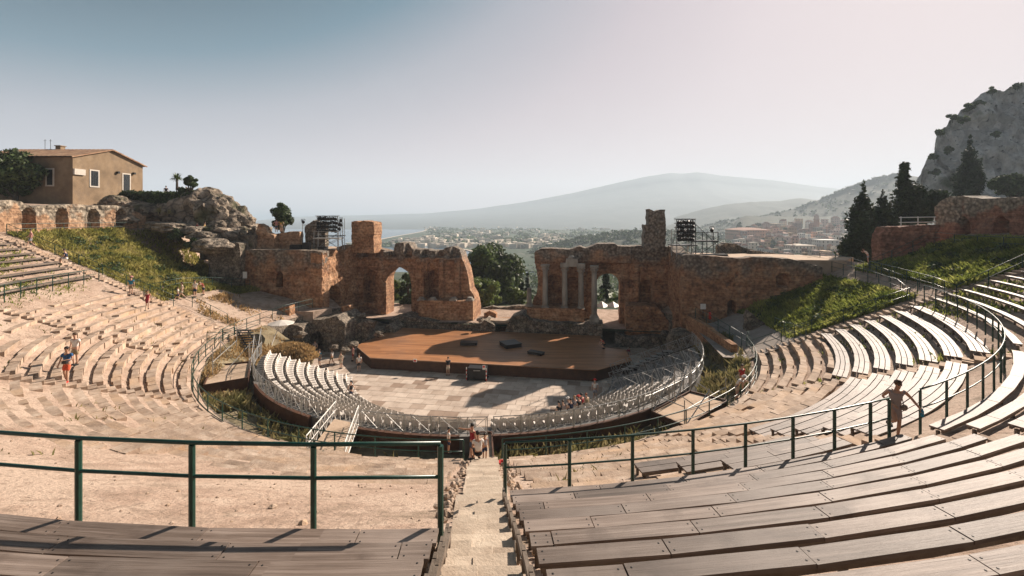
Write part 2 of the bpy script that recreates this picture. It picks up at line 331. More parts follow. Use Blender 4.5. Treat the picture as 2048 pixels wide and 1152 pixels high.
# ------------------------------------------------------------------ ground sheets
def polar_sheet(name, R, TH, zf, m, **tags):
    RR, TT = np.meshgrid(R, TH, indexing='ij'); a = np.radians(TT) + DEL
    X = CX + RR * np.sin(a); Y = CY - RR * np.cos(a); Z = zf(RR, TT, X, Y)
    b = MB(); b.grid(np.stack([X, Y, Z], -1)); return b.build(name, m, smooth=True, **tags)
def zcav(R, T, X, Y):
    z = cone(np.minimum(R, 46)) - .42 + .10 * fbm(X * .35, Y * .35, 0, 21, 4)
    left = 2.6 * smooth(47.5, 48.6, R) * smooth(-60, -75, T) + .5 * smooth(49, 58, R) * smooth(-70, -90, T)
    z = z + left - smooth(-113, -121, T) * 4.5 * smooth(30, 46, R)
    z = z + 2.2 * smooth(46.8, 48, R) * smooth(55, 70, T) * smooth(88, 84, T)
    s_ = (X - CX) * TX + (Y - CY) * TY; w_ = (X - CX) * NX + (Y - CY) * NY          # sunken court in front of the left side hall
    pit = 4.5 + np.clip(-s_ - 22, 0, 30) * .2
    k_ = smooth(1.2, 4.2, w_) * smooth(-19, -22, s_) * smooth(18, 12, w_) * smooth(-46, -40, s_)
    z = np.where(z > pit, z + (pit - z) * k_, z)
    z = z - smooth(38.5, 45, R) * smooth(84, 91, T) * 9
    z = z - smooth(52, 80, R) * smooth(85, 100, T) * 10 - smooth(60, 90, R) * smooth(-95, -115, T) * 12
    return z
Rg = np.concatenate([np.arange(23.3, 50, .55), np.arange(50, 100, 2.5)]); Tg = np.concatenate([np.arange(-128, 114, .8)])
polar_sheet('ground', Rg, Tg, zcav, M['dirt'], kind='structure')
# pit floor and the overgrown ditch below the railing
polar_sheet('orchestra_ground', np.array([.05, 6, 12, 16, 20, 23.2]), np.arange(-180, 181, 4), lambda R, T, X, Y: 0 * R - .02, M['dirt'], kind='structure')
# hillside falling away behind the stage to the sea plain
ZSEA = -34.5
def zback(X, Y):
    s = (X - CX) * TX + (Y - CY) * TY; w = (X - CX) * NX + (Y - CY) * NY
    z = 1.7 - .02 * np.maximum(w - 20, 0) - smooth(26, 110, w) * 16 - smooth(90, 520, w) * 22
    z = z + smooth(30, 60, np.abs(s)) * smooth(40, 10, w) * 4
    return np.maximum(z, ZSEA - 1) + .3 * fbm(X * .1, Y * .1, 0, 5, 4)
gx = np.concatenate([np.linspace(-500, -90, 30), np.linspace(-80, 80, 60), np.linspace(90, 500, 30)])
tw = np.concatenate([np.arange(12, 40, 1.5), np.linspace(41, 120, 30), np.linspace(130, 700, 30)])
Sg, Wg = np.meshgrid(gx, tw, indexing='ij')
Xb = CX + Sg * TX + Wg * NX; Yb = CY + Sg * TY + Wg * NY
M['wood_hill'] = mat('scrub_hillside', [(.02, .034, .014), (.045, .058, .026), (.09, .085, .045)], .12, .95, .6, .5, bdist=1, big=(.03, (.03, .045, .02), .45, .6))
b = MB(); b.grid(np.stack([Xb, Yb, zback(Xb, Yb)], -1)); b.build('hillside', M['wood_hill'], smooth=True, kind='structure')
# ---- sea and far land
M['sea'] = mat('sea', [(.05, .10, .14), (.07, .13, .17)], .01, .25, .25, .05, spec=.5, bdist=.6)
b = MB(); b.add([(-5200, 150, ZSEA), (5200, 150, ZSEA), (5200, 5600, ZSEA), (-5200, 5600, ZSEA)], [(0, 1, 2, 3)]); b.build('sea', M['sea'], kind='structure')
def spline(pts, n=6):
    p = [Vector(q).to_2d() for q in pts]; out = []
    for i in range(len(p) - 1):
        a, b_, c, d = p[max(0, i-1)], p[i], p[i+1], p[min(len(p)-1, i+2)]
        for k in range(n):
            t = k / n; out.append(.5 * ((2*b_) + (c-a)*t + (2*a-5*b_+4*c-d)*t*t + (3*b_-a-3*c+d)*t**3))
    return out + [p[-1]]
M['plain'] = mat('coastal_plain', [(.025, .05, .028), (.05, .07, .04), (.14, .13, .09)], .03, .95, big=[(.015, (.025, .05, .024), .45, .6), (.10, (.22, .19, .16), .62, .70)])
# the coast as seen from above: sea side first, then inland
coast = [(690, 486), (735, 483), (762, 478), (790, 472.5), (822, 467), (846, 462), (851, 458.5), (842, 455.5), (820, 452), (790, 449.5), (760, 447.5), (735, 446)]
pts = [on_plane(x, y, ZSEA + .6)[:2] for x, y in coast]
near = [(700, 490), (760, 489), (830, 491), (885, 493), (915, 497), (942, 503), (965, 512), (985, 530)]
pn = [on_plane(x, y, ZSEA + .6)[:2] for x, y in near]
poly = [(p.x, p.y) for p in spline(pn[::-1])] + [(p.x, p.y) for p in spline(pts)] + [(-1300, 5400), (5200, 5400), (5200, 300), (100, 300)]
from mathutils.geometry import tessellate_polygon
tri = tessellate_polygon([[Vector((x, y, 0)) for x, y in poly]])
b = MB(); b.add([(x, y, ZSEA + .6) for x, y in poly], [tuple(t) for t in tri]); pl = b.build('coastal_land', M['plain'], kind='structure')
M['beach'] = mat('beach_sand', [(.45, .38, .30), (.55, .48, .40)], .05, .9)
b = MB(); ring = [(p.x, p.y) for p in spline(pn)] + [(p.x, p.y) for p in spline(pts)]
def strip(b, line, wd_, z):
    L = [Vector(p).to_2d() for p in line]
    for i in range(len(L)-1):
        d = (L[i+1]-L[i]).normalized(); n = Vector((-d.y, d.x)) * wd_
        b.add([(*(L[i]), z), (*(L[i+1]), z), (*(L[i+1]+n), z), (*(L[i]+n), z)], [(0, 1, 2, 3)])
strip(b, spline(pn), 5, ZSEA + .9); strip(b, spline(pts), -7, ZSEA + .9); b.build('beach', M['beach'], kind='structure')
RIDGES = {}
def ridge(name, crest, D, front, back, m, base=None, rough=.012, seed=3, n=160, nr=26, bump=.06, Dv=None, conv=1.0):
    """a hill whose skyline is the crest, at distance D, with its own front and back slopes"""
    xs = np.linspace(crest[0][0], crest[-1][0], n); ys = np.interp(xs, [c[0] for c in crest], [c[1] for c in crest])
    Dc = np.full(n, float(D)) if Dv is None else np.interp(xs, [c[0] for c in Dv], [c[1] for c in Dv])
    base = ZSEA - 2 if base is None else base
    H = ZC - (ys - HY) / FPX * Dc
    tt = np.concatenate([np.linspace(-1, 0, nr), np.linspace(.12, 1, 8)])
    V = np.zeros((n, len(tt), 3))
    for j, t in enumerate(tt):
        d = Dc + (t * front if t < 0 else t * back)
        prof_ = (1 - abs(t) ** conv) if t < 0 else 1 - t
        X = (xs - PCX) / FPX * Dc * (1 + (d / Dc - 1) * .55); Y = d
        nz = fbm(X / D * 22, Y / D * 22, 0, seed, 5)
        V[:, j, 0] = X; V[:, j, 1] = Y
        V[:, j, 2] = base + (H - base) * prof_ + nz * bump * (H - base) * (min(1, abs(t) * 4) if t < 0 else 0) + (D * rough * .2 * fbm(xs * .09, 0 * xs, 3, seed, 4))
    RIDGES[name] = V; b = MB(); b.grid(V); return b.build(name, m, smooth=True, kind='structure')
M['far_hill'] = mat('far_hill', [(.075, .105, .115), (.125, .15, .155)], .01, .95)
M['hill'] = mat('wooded_hill', [(.010, .022, .011), (.022, .036, .018), (.050, .052, .032)], .05, .95, .8, .12, bdist=3, big=(.012, (.045, .05, .028), .56, .70))
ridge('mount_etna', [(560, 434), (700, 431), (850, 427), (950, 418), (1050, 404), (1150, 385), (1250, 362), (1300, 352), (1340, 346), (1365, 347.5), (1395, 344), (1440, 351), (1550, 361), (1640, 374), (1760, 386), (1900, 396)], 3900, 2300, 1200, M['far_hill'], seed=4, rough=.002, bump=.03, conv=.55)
ridge('far_ridge', [(1080, 480), (1180, 470), (1260, 452), (1330, 440), (1400, 420), (1450, 409), (1500, 404), (1560, 402), (1600, 396), (1650, 402), (1720, 408), (1900, 410)], 2100, 800, 500, M['hill'], seed=8, rough=.004, bump=.08)
ridge('town_hill', [(1240, 492), (1330, 476), (1390, 458), (1450, 441), (1520, 433), (1590, 418), (1650, 395), (1700, 374), (1755, 356), (1790, 349), (1830, 352), (1900, 372), (2050, 372), (2200, 380)], 1150, 560, 400, M['hill'], seed=12, rough=.004, bump=.07, conv=.8)
ridge('wooded_spur', [(985, 560), (1010, 530), (1040, 512), (1080, 497), (1140, 480), (1200, 469), (1260, 462), (1330, 459), (1390, 466), (1440, 478), (1500, 492), (1600, 500)], 640, 330, 260, M['hill'], seed=16, rough=.006, bump=.12)
# ------------------------------------------------------------------ air
hz = bpy.data.materials.new('haze'); hz.use_nodes = True; t = hz.node_tree; t.nodes.clear()
vo = t.nodes.new('ShaderNodeVolumePrincipled'); mo = t.nodes.new('ShaderNodeOutputMaterial')
vo.inputs['Color'].default_value = (.68, .80, .91, 1); vo.inputs['Density'].default_value = 2.7e-4; vo.inputs['Anisotropy'].default_value = .12
t.links.new(vo.outputs[0], mo.inputs['Volume'])
b = MB(); b.box((0, 2500, (ZSEA - 3 + 430) / 2), (11000, 6600, 433 - ZSEA)); b.build('haze', hz, kind='stuff', label='pale blue haze over the coast and far hills', cat='haze')
# ------------------------------------------------------------------ stage building (ruined brick walls)
def frontal(w0): return lambda u, d, v: (CX + u * TX + (w0 + d) * NX, CY + u * TY + (w0 + d) * NY, v)      # faces the seats
def sideways(s0, sg): return lambda u, d, v: (CX + (s0 + sg * d) * TX + u * NX, CY + (s0 + sg * d) * TY + u * NY, v)   # u runs away from the seats; depth along sg*s
def sprof(pts, w):
    q = []
    for x, y in pts:
        s, d = s_of(x, w); q.append((s, z_of(y, d)))
    return q
W0 = 15.5
def niche(u, v, uc, r, vb, vs, dep):
    a = np.maximum(arch_sdf(u, v, uc, r, vs), vb - v); return dep * smooth(.10, -.10, a)
# left scene wall
topL = sprof([(715, 492), (740, 495), (757, 500), (776, 504), (784, 503), (788, 487), (800, 484), (815, 487), (822, 497), (850, 500), (868, 502), (884, 500), (892, 495), (905, 494), (915, 499), (922, 507), (926, 520)], W0)
edgeL = sprof([(926, 520), (934, 540), (937, 560), (940, 580), (948, 592), (953, 612), (953, 640)], W0)
aL = s_of(797.5, W0); ax, ad_ = aL
sL, dL = s_of(715, W0)
def solidL(u, v):
    t = prof(topL)(u) - v
    e = np.interp(-v, [-q[1] for q in edgeL], [q[0] for q in edgeL]) - u
    return np.minimum(np.minimum(t, e), arch_sdf(u, v, ax, 1.83, 6.6))
n1 = s_of(737, W0)[0]; n2 = s_of(865, W0)[0]; n3 = s_of(902, W0)[0]; n4 = s_of(716, W0)[0]
def reliefL(u, v):
    d = niche(u, v, n1, .75, 3.6, 7.2, 1.9) + niche(u, v, n2, .8, 3.6, 7.2, 1.9)
    for pu in (ax - 2.6, ax + 2.9, ax + 4.1, n2 + 1.35, n2 - 1.3, n3 + .9): d = d - .45 * smooth(.42, .30, np.abs(u - pu)) * smooth(9.6, 9.3, v)
    d = d - .28 * smooth(9.35, 9.55, v) * smooth(10.1, 9.9, v) - .45 * smooth(9.9, 10.2, v) * (np.abs(u - ax + .0) < 2.3)
    d = d + .9 * smooth(9.8, 10.0, v) * (np.abs(np.sin(u * 1.45)) > .72)
    d = d - .22 * smooth(.45, .3, np.abs(arch_sdf(u, v, ax, 1.95, 6.6))) * (v > 6.3)
    return d
ruin_wall('scene_wall', frontal(W0), sL - 1.0, edgeL[-1][0] + .4, 1.2, 12.6, solidL, 2.6, M['brick'], .2, reliefL, seed=3, label='ruined brick stage wall with a tall open arch and lit reveal, beside the dark tree', cat='ruin wall', group='walls of the stage building')
# right scene wall
topR = sprof([(1066, 515), (1070, 503), (1082, 497), (1100, 497), (1140, 498), (1160, 492), (1172, 497), (1188, 490), (1196, 487), (1230, 487), (1236, 492), (1290, 492), (1330, 492), (1345, 496)], W0)
edgeR = sprof([(1069, 500), (1070, 525), (1076, 560), (1074, 585), (1066, 600), (1060, 640)], W0)
bx, bd_ = s_of(1215.5, W0); sR = s_of(1338, W0)[0]
def solidR(u, v):
    t = prof(topR)(u) - v
    e = u - np.interp(-v, [-q[1] for q in edgeR], [q[0] for q in edgeR])
    return np.minimum(np.minimum(t, e), arch_sdf(u, v, bx, 1.5, 6.65))
m1 = s_of(1110.5, W0)[0]; m2 = s_of(1145, W0)[0]; m3 = s_of(1293, W0)[0]; m4 = s_of(1263, W0)[0]
def reliefR(u, v):
    d = niche(u, v, m1, 1.15, 3.6, 6.6, 1.7) + niche(u, v, m2, .95, 3.6, 6.5, 1.7) + niche(u, v, m3, .75, 3.6, 6.5, 1.5)
    d = d - .3 * smooth(9.3, 9.6, v) - .22 * smooth(.45, .3, np.abs(arch_sdf(u, v, bx, 1.6, 6.65))) * (v > 6.3)
    d = d - .35 * smooth(9.4, 9.6, v) * (np.abs(u - bx - .2) < 2.6)
    d = d + .5 * smooth(.5, .3, np.hypot(u - m4, v - 6.8)) + .4 * smooth(.5, .3, np.hypot(u - s_of(1317, W0)[0], v - 7.0))
    for pu in (s_of(1090, W0)[0], s_of(1129, W0)[0], s_of(1166, W0)[0], s_of(1270, W0)[0]): d = d - .25 * smooth(.5, .38, np.abs(u - pu)) * smooth(9.6, 9.3, v)
    return d
ruin_wall('scene_wall', frontal(W0), edgeR[-1][0] - .6, sR + .6, 1.2, 12.8, solidR, 2.2, M['brick'], .2, reliefR, seed=8, label='ruined brick stage wall behind the standing columns, with an open arch over a pine', cat='ruin wall', group='walls of the stage building')
# towers on the two inner corners
def tower(px0, px1, pyt, pyb, w, dep, seed, lab, notch=None):
    s0, d0 = s_of(px0, w); s1, d1 = s_of(px1, w); zt, zb = z_of(pyt, (d0+d1)/2), z_of(pyb, (d0+d1)/2) - .9
    def sol(u, v):
        a = np.minimum(np.minimum(u - s0, s1 - u), zt + .25 * fbm(u * 1.2, 0 * u, 0, seed, 3) - v)
        if notch: a = np.minimum(a, np.maximum(u - s0 - notch[0], zt - notch[1] - v))
        if notch: a = np.minimum(a, (s1 - u) + (v - zb) * 0.02) 
        return a
    ruin_wall('ruined_tower', frontal(w), s0 - .6, s1 + .8, zb, zt + .5, sol, dep, M['brick_low'] if notch is None else M['brick'], .2, seed=seed, rag=.16, wear=.12, label=lab, cat='ruin tower', group='towers of the stage building')
tower(703, 748, 443, 493, 14.3, 2.4, 31, 'squat lit brick tower stump above the left stage wall')
tower(1289, 1331, 419, 490, 14.0, 2.6, 37, 'tall slender rubble tower stump above the right stage wall', (.45, 1.9))
# left side hall: front wall and the return wall with its arch
WV = 7.0
sVL, dVL = s_of(644, WV)
topVL = sprof([(470, 520), (478, 505), (490, 499), (560, 500), (610, 501), (640, 503), (650, 503)], WV)
dx_ = s_of(559, WV)
def solidVL(u, v):
    return np.minimum(np.minimum(prof(topVL)(u) - v, np.minimum(sVL - u, u - topVL[0][0])), np.maximum(arch_sdf(u, v, dx_[0], .50, z_of(551, dx_[1])), z_of(575, dx_[1]) - v))
def reliefVL(u, v):
    d = 0 * u
    for hx, hy in ((525, 549), (545, 548), (534, 565), (577, 555), (576, 567), (512, 562), (611, 538)):
        h = s_of(hx, WV); d = d + .4 * smooth(.2, .08, np.hypot(u - h[0], v - z_of(hy, h[1])))
    return d
ruin_wall('side_hall_wall', frontal(WV), topVL[0][0] - .3, sVL + .3, 1.0, 12.0, solidVL, 1.6, M['brick'], .2, reliefVL, seed=13, label='shaded brick side hall wall with a small dark doorway, left of the stage', cat='ruin wall', group='walls of the stage building')
topRet = [(7.0, 11.0), (8.0, 11.0), (8.2, 10.3), (9.3, 10.4), (10.0, 11.2), (11.0, 10.6), (11.2, 9.0), (12.0, 9.0), (12.2, 10.8), (13.5, 11.4), (15.6, 11.5)]
def solidRet(u, v):
    return np.minimum(np.minimum(prof(topRet)(u) - v, np.minimum(u - WV + .0, 15.6 - u)), np.maximum(arch_sdf(u, v, 9.6, 1.55, 5.2), 2.0 - v))
ruin_wall('side_hall_wall', sideways(sVL + .02, -1), WV - .3, 15.8, 1.0, 12.4, solidRet, 1.5, M['brick_low'], .2, None, seed=17, rag=.14, wear=.12, label='sunlit orange return wall with a tall blind arch, left of the stage', cat='ruin wall', group='walls of the stage building')
# fill: floor on top of the left hall
def slab(name, pts, z0, z1, m, **tags):
    b = MB(); b.prism(pts, z0, z1); return b.build(name, m, **tags)
slab('terrace_floor', [st(topVL[0][0] + 1.0, WV + 1.45)[:2], st(sVL - 1.4, WV + 1.45)[:2], st(sVL - 1.4, 16.5)[:2], st(topVL[0][0] - 5, 21)[:2], st(topVL[0][0] - 8, 13)[:2]], 9.2, 11.05, M['sand'], kind='structure')
# right side hall
sVR, dVR = s_of(1364, WV)
topVR = sprof([(1362, 510), (1400, 510), (1440, 513), (1480, 517), (1505, 514), (1540, 515), (1580, 518), (1610, 524), (1645, 535)], WV)
dR = s_of(1463, WV); hR = s_of(1567, WV)
def solidVR(u, v): return np.minimum(np.minimum(prof(topVR)(u) - v, np.minimum(u - sVR, topVR[-1][0] - u)), arch_sdf(u, v, dR[0], .45, z_of(608, dR[1])))
def reliefVR(u, v):
    d = niche(u, v, hR[0], .5, z_of(575, hR[1]), z_of(557, hR[1]), .9)
    for hx, hy in ((1474, 550), (1459, 568), (1497, 592)):
        h = s_of(hx, WV); d = d + .4 * smooth(.25, .1, np.hypot(u - h[0], v - z_of(hy, h[1])))
    return d
ruin_wall('side_hall_wall', frontal(WV), sVR - .3, topVR[-1][0] + .3, 1.0, 12.0, solidVR, 1.5, M['brick'], .2, reliefVR, seed=23, label='long shaded brick side hall wall with a low doorway, beside the right grass slope', cat='ruin wall', group='walls of the stage building')
def solidRetR(u, v):
    return np.minimum(np.minimum(11.2 + .6 * smooth(11, 14, u) - v, np.minimum(u - WV, 15.6 - u)), np.maximum(arch_sdf(u, v, 9.2, .95, 5.6), 2.0 - v))
ruin_wall('side_hall_wall', sideways(sVR - .02, 1), WV - .3, 15.8, 1.0, 12.2, solidRetR, 1.4, M['brick'], .2, None, seed=29, rag=.1, wear=.12, label='shaded brick return wall with a narrow dark arch, right of the stage', cat='ruin wall', group='walls of the stage building')
slab('terrace_floor', [st(sVR + 1.3, WV + 1.4)[:2], st(topVR[-1][0] + 3, WV + 1.6)[:2], st(topVR[-1][0] + 6, 13)[:2], st(sVR + 10, 17)[:2], st(sVR + 1.3, 16)[:2]], 8.6, 10.85, M['sand'], kind='structure')
# dark inner walls closing the halls behind their arches
for s_, l in ((sVL - 4.2, 'inner wall glimpsed through the arch of the left side hall'), (sVR + 4.2, 'inner wall glimpsed through the narrow arch of the right side hall')):
    b = MB(); b.box(st(s_, 11.5, 0), (.6, 7, 9.0), -PHI, bottom=True); b.build('inner_wall', M['brick_low'], label=l, cat='ruin wall', group='walls of the stage building')
# ------------------------------------------------------------------ seating: stone rows, stairs, plank benches, railings
M['plank'] = mat('weathered_planks', [(.075, .052, .039), (.14, .104, .082), (.23, .182, .152)], 1.0, .64, .6, 3, tone=.32, spec=.42, bdist=.014, coord='polar', stretch=(.55, 16, 16), big=[(1.3, (.07, .048, .036), .56, .72), (.5, (.22, .178, .15), .50, .70)])
M['leg_wood'] = mat('bench_timber', [(.10, .075, .055), (.20, .16, .125)], 3, .8, .3, 20, tone=.2)
M['green'] = mat('green_paint', [(.004, .030, .020), (.010, .060, .042)], 5, .38, .15, 30, spec=.5, bdist=.004, tone=.1)
M['dark_metal'] = mat('dark_metal', [(.012, .013, .013), (.035, .036, .035)], 6, .45, .1, 30, metal=.3)
M['steel'] = mat('galvanised_steel', [(.28, .28, .27), (.46, .46, .44)], 4, .42, .1, 30, metal=.5, tone=.1)
M['bolt'] = mat('rusty_bolt', [(.02, .015, .012), (.05, .03, .02)], 20, .6)
def gp(px, py, dz=-.38):
    """ground point of the seating slope under a photo position"""
    k = ((px - PCX) / FPX, 1.0, -(py - HY) / FPX); t = 2.0
    while t < 130:
        x, y, z = k[0]*t, t, ZC + k[2]*t
        if z <= cone(min(46, hypot(x - CX, y - CY))): break
        t += .03
    return (x, y, z + dz)
def ring_block(b, R0, R1, t0, t1, z0, z1, tone, jit=.02, n=1):
    """one stone between two radii and two angles, slightly out of true"""
    v = []
    for z in (z0, z1):
        for R, t in ((R0, t0), (R0, t1), (R1, t1), (R1, t0)):
            x, y, _ = pol(R + RNG.uniform(-jit, jit), t); v.append((x, y, z + (RNG.uniform(-jit, jit) if z == z1 else 0)))
    b.add(v, [(0,1,2,3), (7,6,5,4), (1,0,4,5), (2,1,5,6), (3,2,6,7), (0,3,7,4)], tone)
def stone_row(R, t0, t1, label, group, depth=.42, h=.42, miss=.06, jit=.025, top=-.06, L=(.7, 1.5)):
    b = MB(); t = t0 + RNG.uniform(0, .4)
    while t < t1:
        dt = degrees(RNG.uniform(*L) / R); e = min(t + dt, t1)
        if RNG.random() > miss:
            z = cone(R) + top + RNG.uniform(-.012, .008) - (RNG.uniform(.05, .16) if RNG.random() < miss * 1.5 else 0)
            ring_block(b, R + RNG.uniform(-.03, .04), R + depth + RNG.uniform(-.06, .06), t, e - degrees(.02 / R), z - h - .25, z, RNG.random(), jit)
        t = e
    n_ = max(2, int((t1 - t0) / 3)); q = np.linspace(t0, t1, n_ + 1)      # continuous footing under the stones
    v_ = [];
    for t in q:
        for rr, zz in ((R + .08, -.75), (R + .34, -.75), (R + .34, -.36), (R + .08, -.36)): v_.append((*pol(rr, t)[:2], cone(R) + zz + top * .3))
    b.add(v_, [(4*i+k, 4*i+(k+1) % 4, 4*i+4+(k+1) % 4, 4*i+4+k) for i in range(n_) for k in range(4)], .3)
    if b.n: return b.build('stone_seat_row', M['stone'], label=label, cat='stone seats', group=group)
WEDGES = [(-89.3, -71, 'wedge below the left grass slope'), (-69.2, -49, 'wedge where the man in red shorts walks'), (-47, -25, 'wedge left of the plank benches'), (-23.3, -2.3, 'wedge left of the central stairs'),
          (2.3, 19, 'wedge right of the central stairs'), (21, 42, 'wedge below the woman in the brown dress'), (44, 66.8, 'wedge beside the right grass slope')]
def rows(a, b_, p): return list(np.arange(a, b_, p))
for wi, (t0, t1, wn) in enumerate(WEDGES):
    spec_ = {0: (24, 34.6, .82, .10), 1: (24, 35.2, .82, .08), 2: (24, 33.0, .72, .10), 3: (24, 30.4, .62, .12), 4: (24, 33.4, .62, .10), 5: (24, 28.4, .72, .04), 6: (24, 28.2, .78, .04)}[wi]
    for i, R in enumerate(rows(*spec_[:3])):
        er = .55 * smooth(29, 34, R) if wi in (0, 1, 2) else .35 * smooth(27.5, 31, R) if wi == 3 else .25 * smooth(29, 33, R)
        flat = wi in (2, 3, 4)
        stone_row(R, t0, t1, f'{ordn(i)} stone seat row from the inner railing, {wn}', 'stone seat rows of the theatre', depth=.42 if not flat else .46, h=.42, miss=(.015 if not flat else .05) + float(er) * .35, top=(-.06 if not flat else -.22) - float(er) * .30, jit=.018)
# radial stairs
def stairs(th, R0, R1, width, label, run=.40, top=.0, m='stone'):
    b = MB(); R = R0; k = 0
    while R < R1:
        z = cone(R) - .40 + .2 + top; hw = degrees(width / 2 / R); c = RNG.uniform(-.12, .12) / R * 57; cut = RNG.uniform(-.3, .3)
        ring_block(b, R - .02, R + run + .05, th - hw + RNG.uniform(-.1, .1) / R * 57, th + cut * hw, z - .45, z, RNG.random(), .02)
        ring_block(b, R - .02, R + run + .05, th + cut * hw + .02, th + hw + RNG.uniform(-.1, .1) / R * 57, z - .45, z + RNG.uniform(-.015, .015), RNG.random(), .02)
        R += run; k += 1
    return b.build('stone_stairs', M[m], label=label, cat='stairs', group='stairs of the theatre')
M['stair'] = mat('stair_stone', [(.34, .27, .205), (.46, .375, .29), (.56, .47, .37)], 1.2, .95, .6, 18, tone=.10, bdist=.03, big=(.9, (.36, .28, .21), .5, .7))
stairs(-.08, 23.7, 46.5, 1.06, 'wide worn stone stairs coming straight up between the plank benches', .37, m='stair')
for th, R0, R1, l in ((-90.2, 24, 45, 'stone stairs climbing past the left grass slope and railing'), (-70.1, 24, 35, 'stone stairs with dark shaded steps crossing the left seats'), (-48, 24, 34, 'worn stone stairs behind the man in red shorts'),
                      (-24, 24, 31, 'worn stone stairs low on the left seats'), (20, 24, 44, 'stone stairs the woman in the brown dress walks down'), (43, 24, 44, 'stone stairs between the curved three plank benches'), (68, 24, 45, 'stone stairs along the edge of the right grass slope')):
    stairs(th, R0, R1, .85, l)
# plank benches
def bench(R, t0, t1, label, group, nb=1, w=.25, gap=.02, L=2.0, legs=True, th=.05, bolts=False, top=0.0, off=0.0, legstep=1.7):
    x, y, z = pol(R, (t0 + t1) / 2); root = thing('plank_bench', label, 'bench', (x, y, cone(R) - .45), group)
    z = cone(R) + top; b = MB(); bo = MB(); fr = MB()
    for k in range(nb):
        r = R + k * (w + gap); step = degrees(L / r); t = t0 - off * step
        while t < t1:
            a, e = max(t, t0), min(t + step, t1); t += step
            if e - a < step * .12: continue
            tone = RNG.random(); g = degrees(.008 / r); dz = RNG.uniform(-.006, .006)
            i0, i1 = pol(r, a + g, z + dz), pol(r, e - g, z + dz); o0, o1 = pol(r + w, a + g, z + dz), pol(r + w, e - g, z + dz)
            lo = [(p[0], p[1], p[2] - th) for p in (i0, i1, o1, o0)]
            b.add(lo + [i0, i1, o1, o0], [(0,3,2,1), (4,5,6,7), (0,1,5,4), (1,2,6,5), (2,3,7,6), (3,0,4,7)], tone)
            if bolts:
                for tt in (a + degrees(.07 / r), e - degrees(.07 / r)):
                    for rr in (r + .06, r + w - .06):
                        p = pol(rr, tt, z + dz); b.lathe((p[0], p[1], p[2] - .002), [(.013, 0), (.013, .004), (.008, .007)], 7, tone=-1.6)
    b.build('seat', M['plank'], root)
    W = nb * (w + gap) - gap
    t = t0 + degrees(.12 / R)
    for r in (R + .05, R + W - .05):
        n = max(1, int((t1 - t0) / 3)); ts = np.linspace(t0 + degrees(.03 / R), t1 - degrees(.03 / R), n + 1)
        for i in range(n): fr.beam(pol(r, ts[i], z - th - .045), pol(r, ts[i+1], z - th - .045), .05, .07)
    fr.build('support_beam', M['leg_wood'], root)
    if legs:
        n = max(2, int(radians(t1 - t0) * R / legstep) + 1)
        for tt in np.linspace(t0 + degrees(.1 / R), t1 - degrees(.1 / R), n):
            lb = MB(); hw = degrees(.03 / R)
            for rr in ((R + .05, R + W - .05) if nb > 1 else (R + W / 2,)):
                p = pol(rr, tt, z - th - .06); lb.box((p[0], p[1], p[2] - .3), (.07, .07, .60))
            lb.build('leg', M['leg_wood'], root)
    return root
G1, G2, G3, G4 = 'plank bench rows right of the central stairs', 'plank bench rows left of the central stairs', 'curved three plank benches below the right railing', 'plank bench rows on the far left'
for i, R in enumerate(rows(35.15, 41.5, .755)):
    bench(R, .88, 19.0, f'{ordn(i)} plank bench row behind the front railing, right of the central stairs', G1, bolts=True, off=(i * .37) % 1, legs=True, legstep=3)
for i, R in enumerate(rows(38.45, 42.2, .72)):
    bench(R, -42, -.98, f'{ordn(i)} dark plank bench row behind the thick green railing', G2, bolts=i < 4, off=(i * .43) % 1, L=2.2, legstep=4, w=.30)
for i, R in enumerate(rows(35.15, 45.2, .80)):
    bench(R, 21.2, 42.0, f'{ordn(i)} plank bench row above the curved railing, right of the woman', 'plank bench rows right of the woman', off=(i * .37) % 1, legstep=2.4, w=.34 if i == 0 else .29)
for i, R in enumerate(rows(35.3, 45.2, .80)):
    bench(R, 44.2, 66.6, f'{ordn(i)} open plank bench row above the curved railing, by the grass', 'plank bench rows beside the right grass slope', off=(i * .41) % 1, w=.30)
for i, R in enumerate(rows(28.3, 34.2, .93)):
    bench(R, 44.3, 66.4, f'{ordn(i)} curved three plank bench from the stone rows, beside the grass', G3, nb=3, w=.21, gap=.035, L=1.5, off=(i * .3) % 1)
for i, R in enumerate(rows(29.3, 33.9, .93)):
    bench(R, 21.3, 42.0, f'{ordn(i)} curved three plank bench from the stone rows, behind the woman', G3, nb=3, w=.22, gap=.035, L=1.5, off=(i * .3) % 1)
for i, (R, a) in enumerate(((32.0, 8.0), (32.8, 9.6), (33.5, 11.2))):
    bench(R, a, 18.6, f'{ordn(i)} short two plank bench in front of the railing', 'short plank benches in front of the railing', nb=2, w=.25, gap=.03, L=1.6)
for i, R in enumerate(rows(36.2, 45.3, .98)):
    bench(R, -89, -62, f'{ordn(i)} open plank bench row up from the far left green railing', G4, off=(i * .4) % 1, w=.34, legstep=2.2)
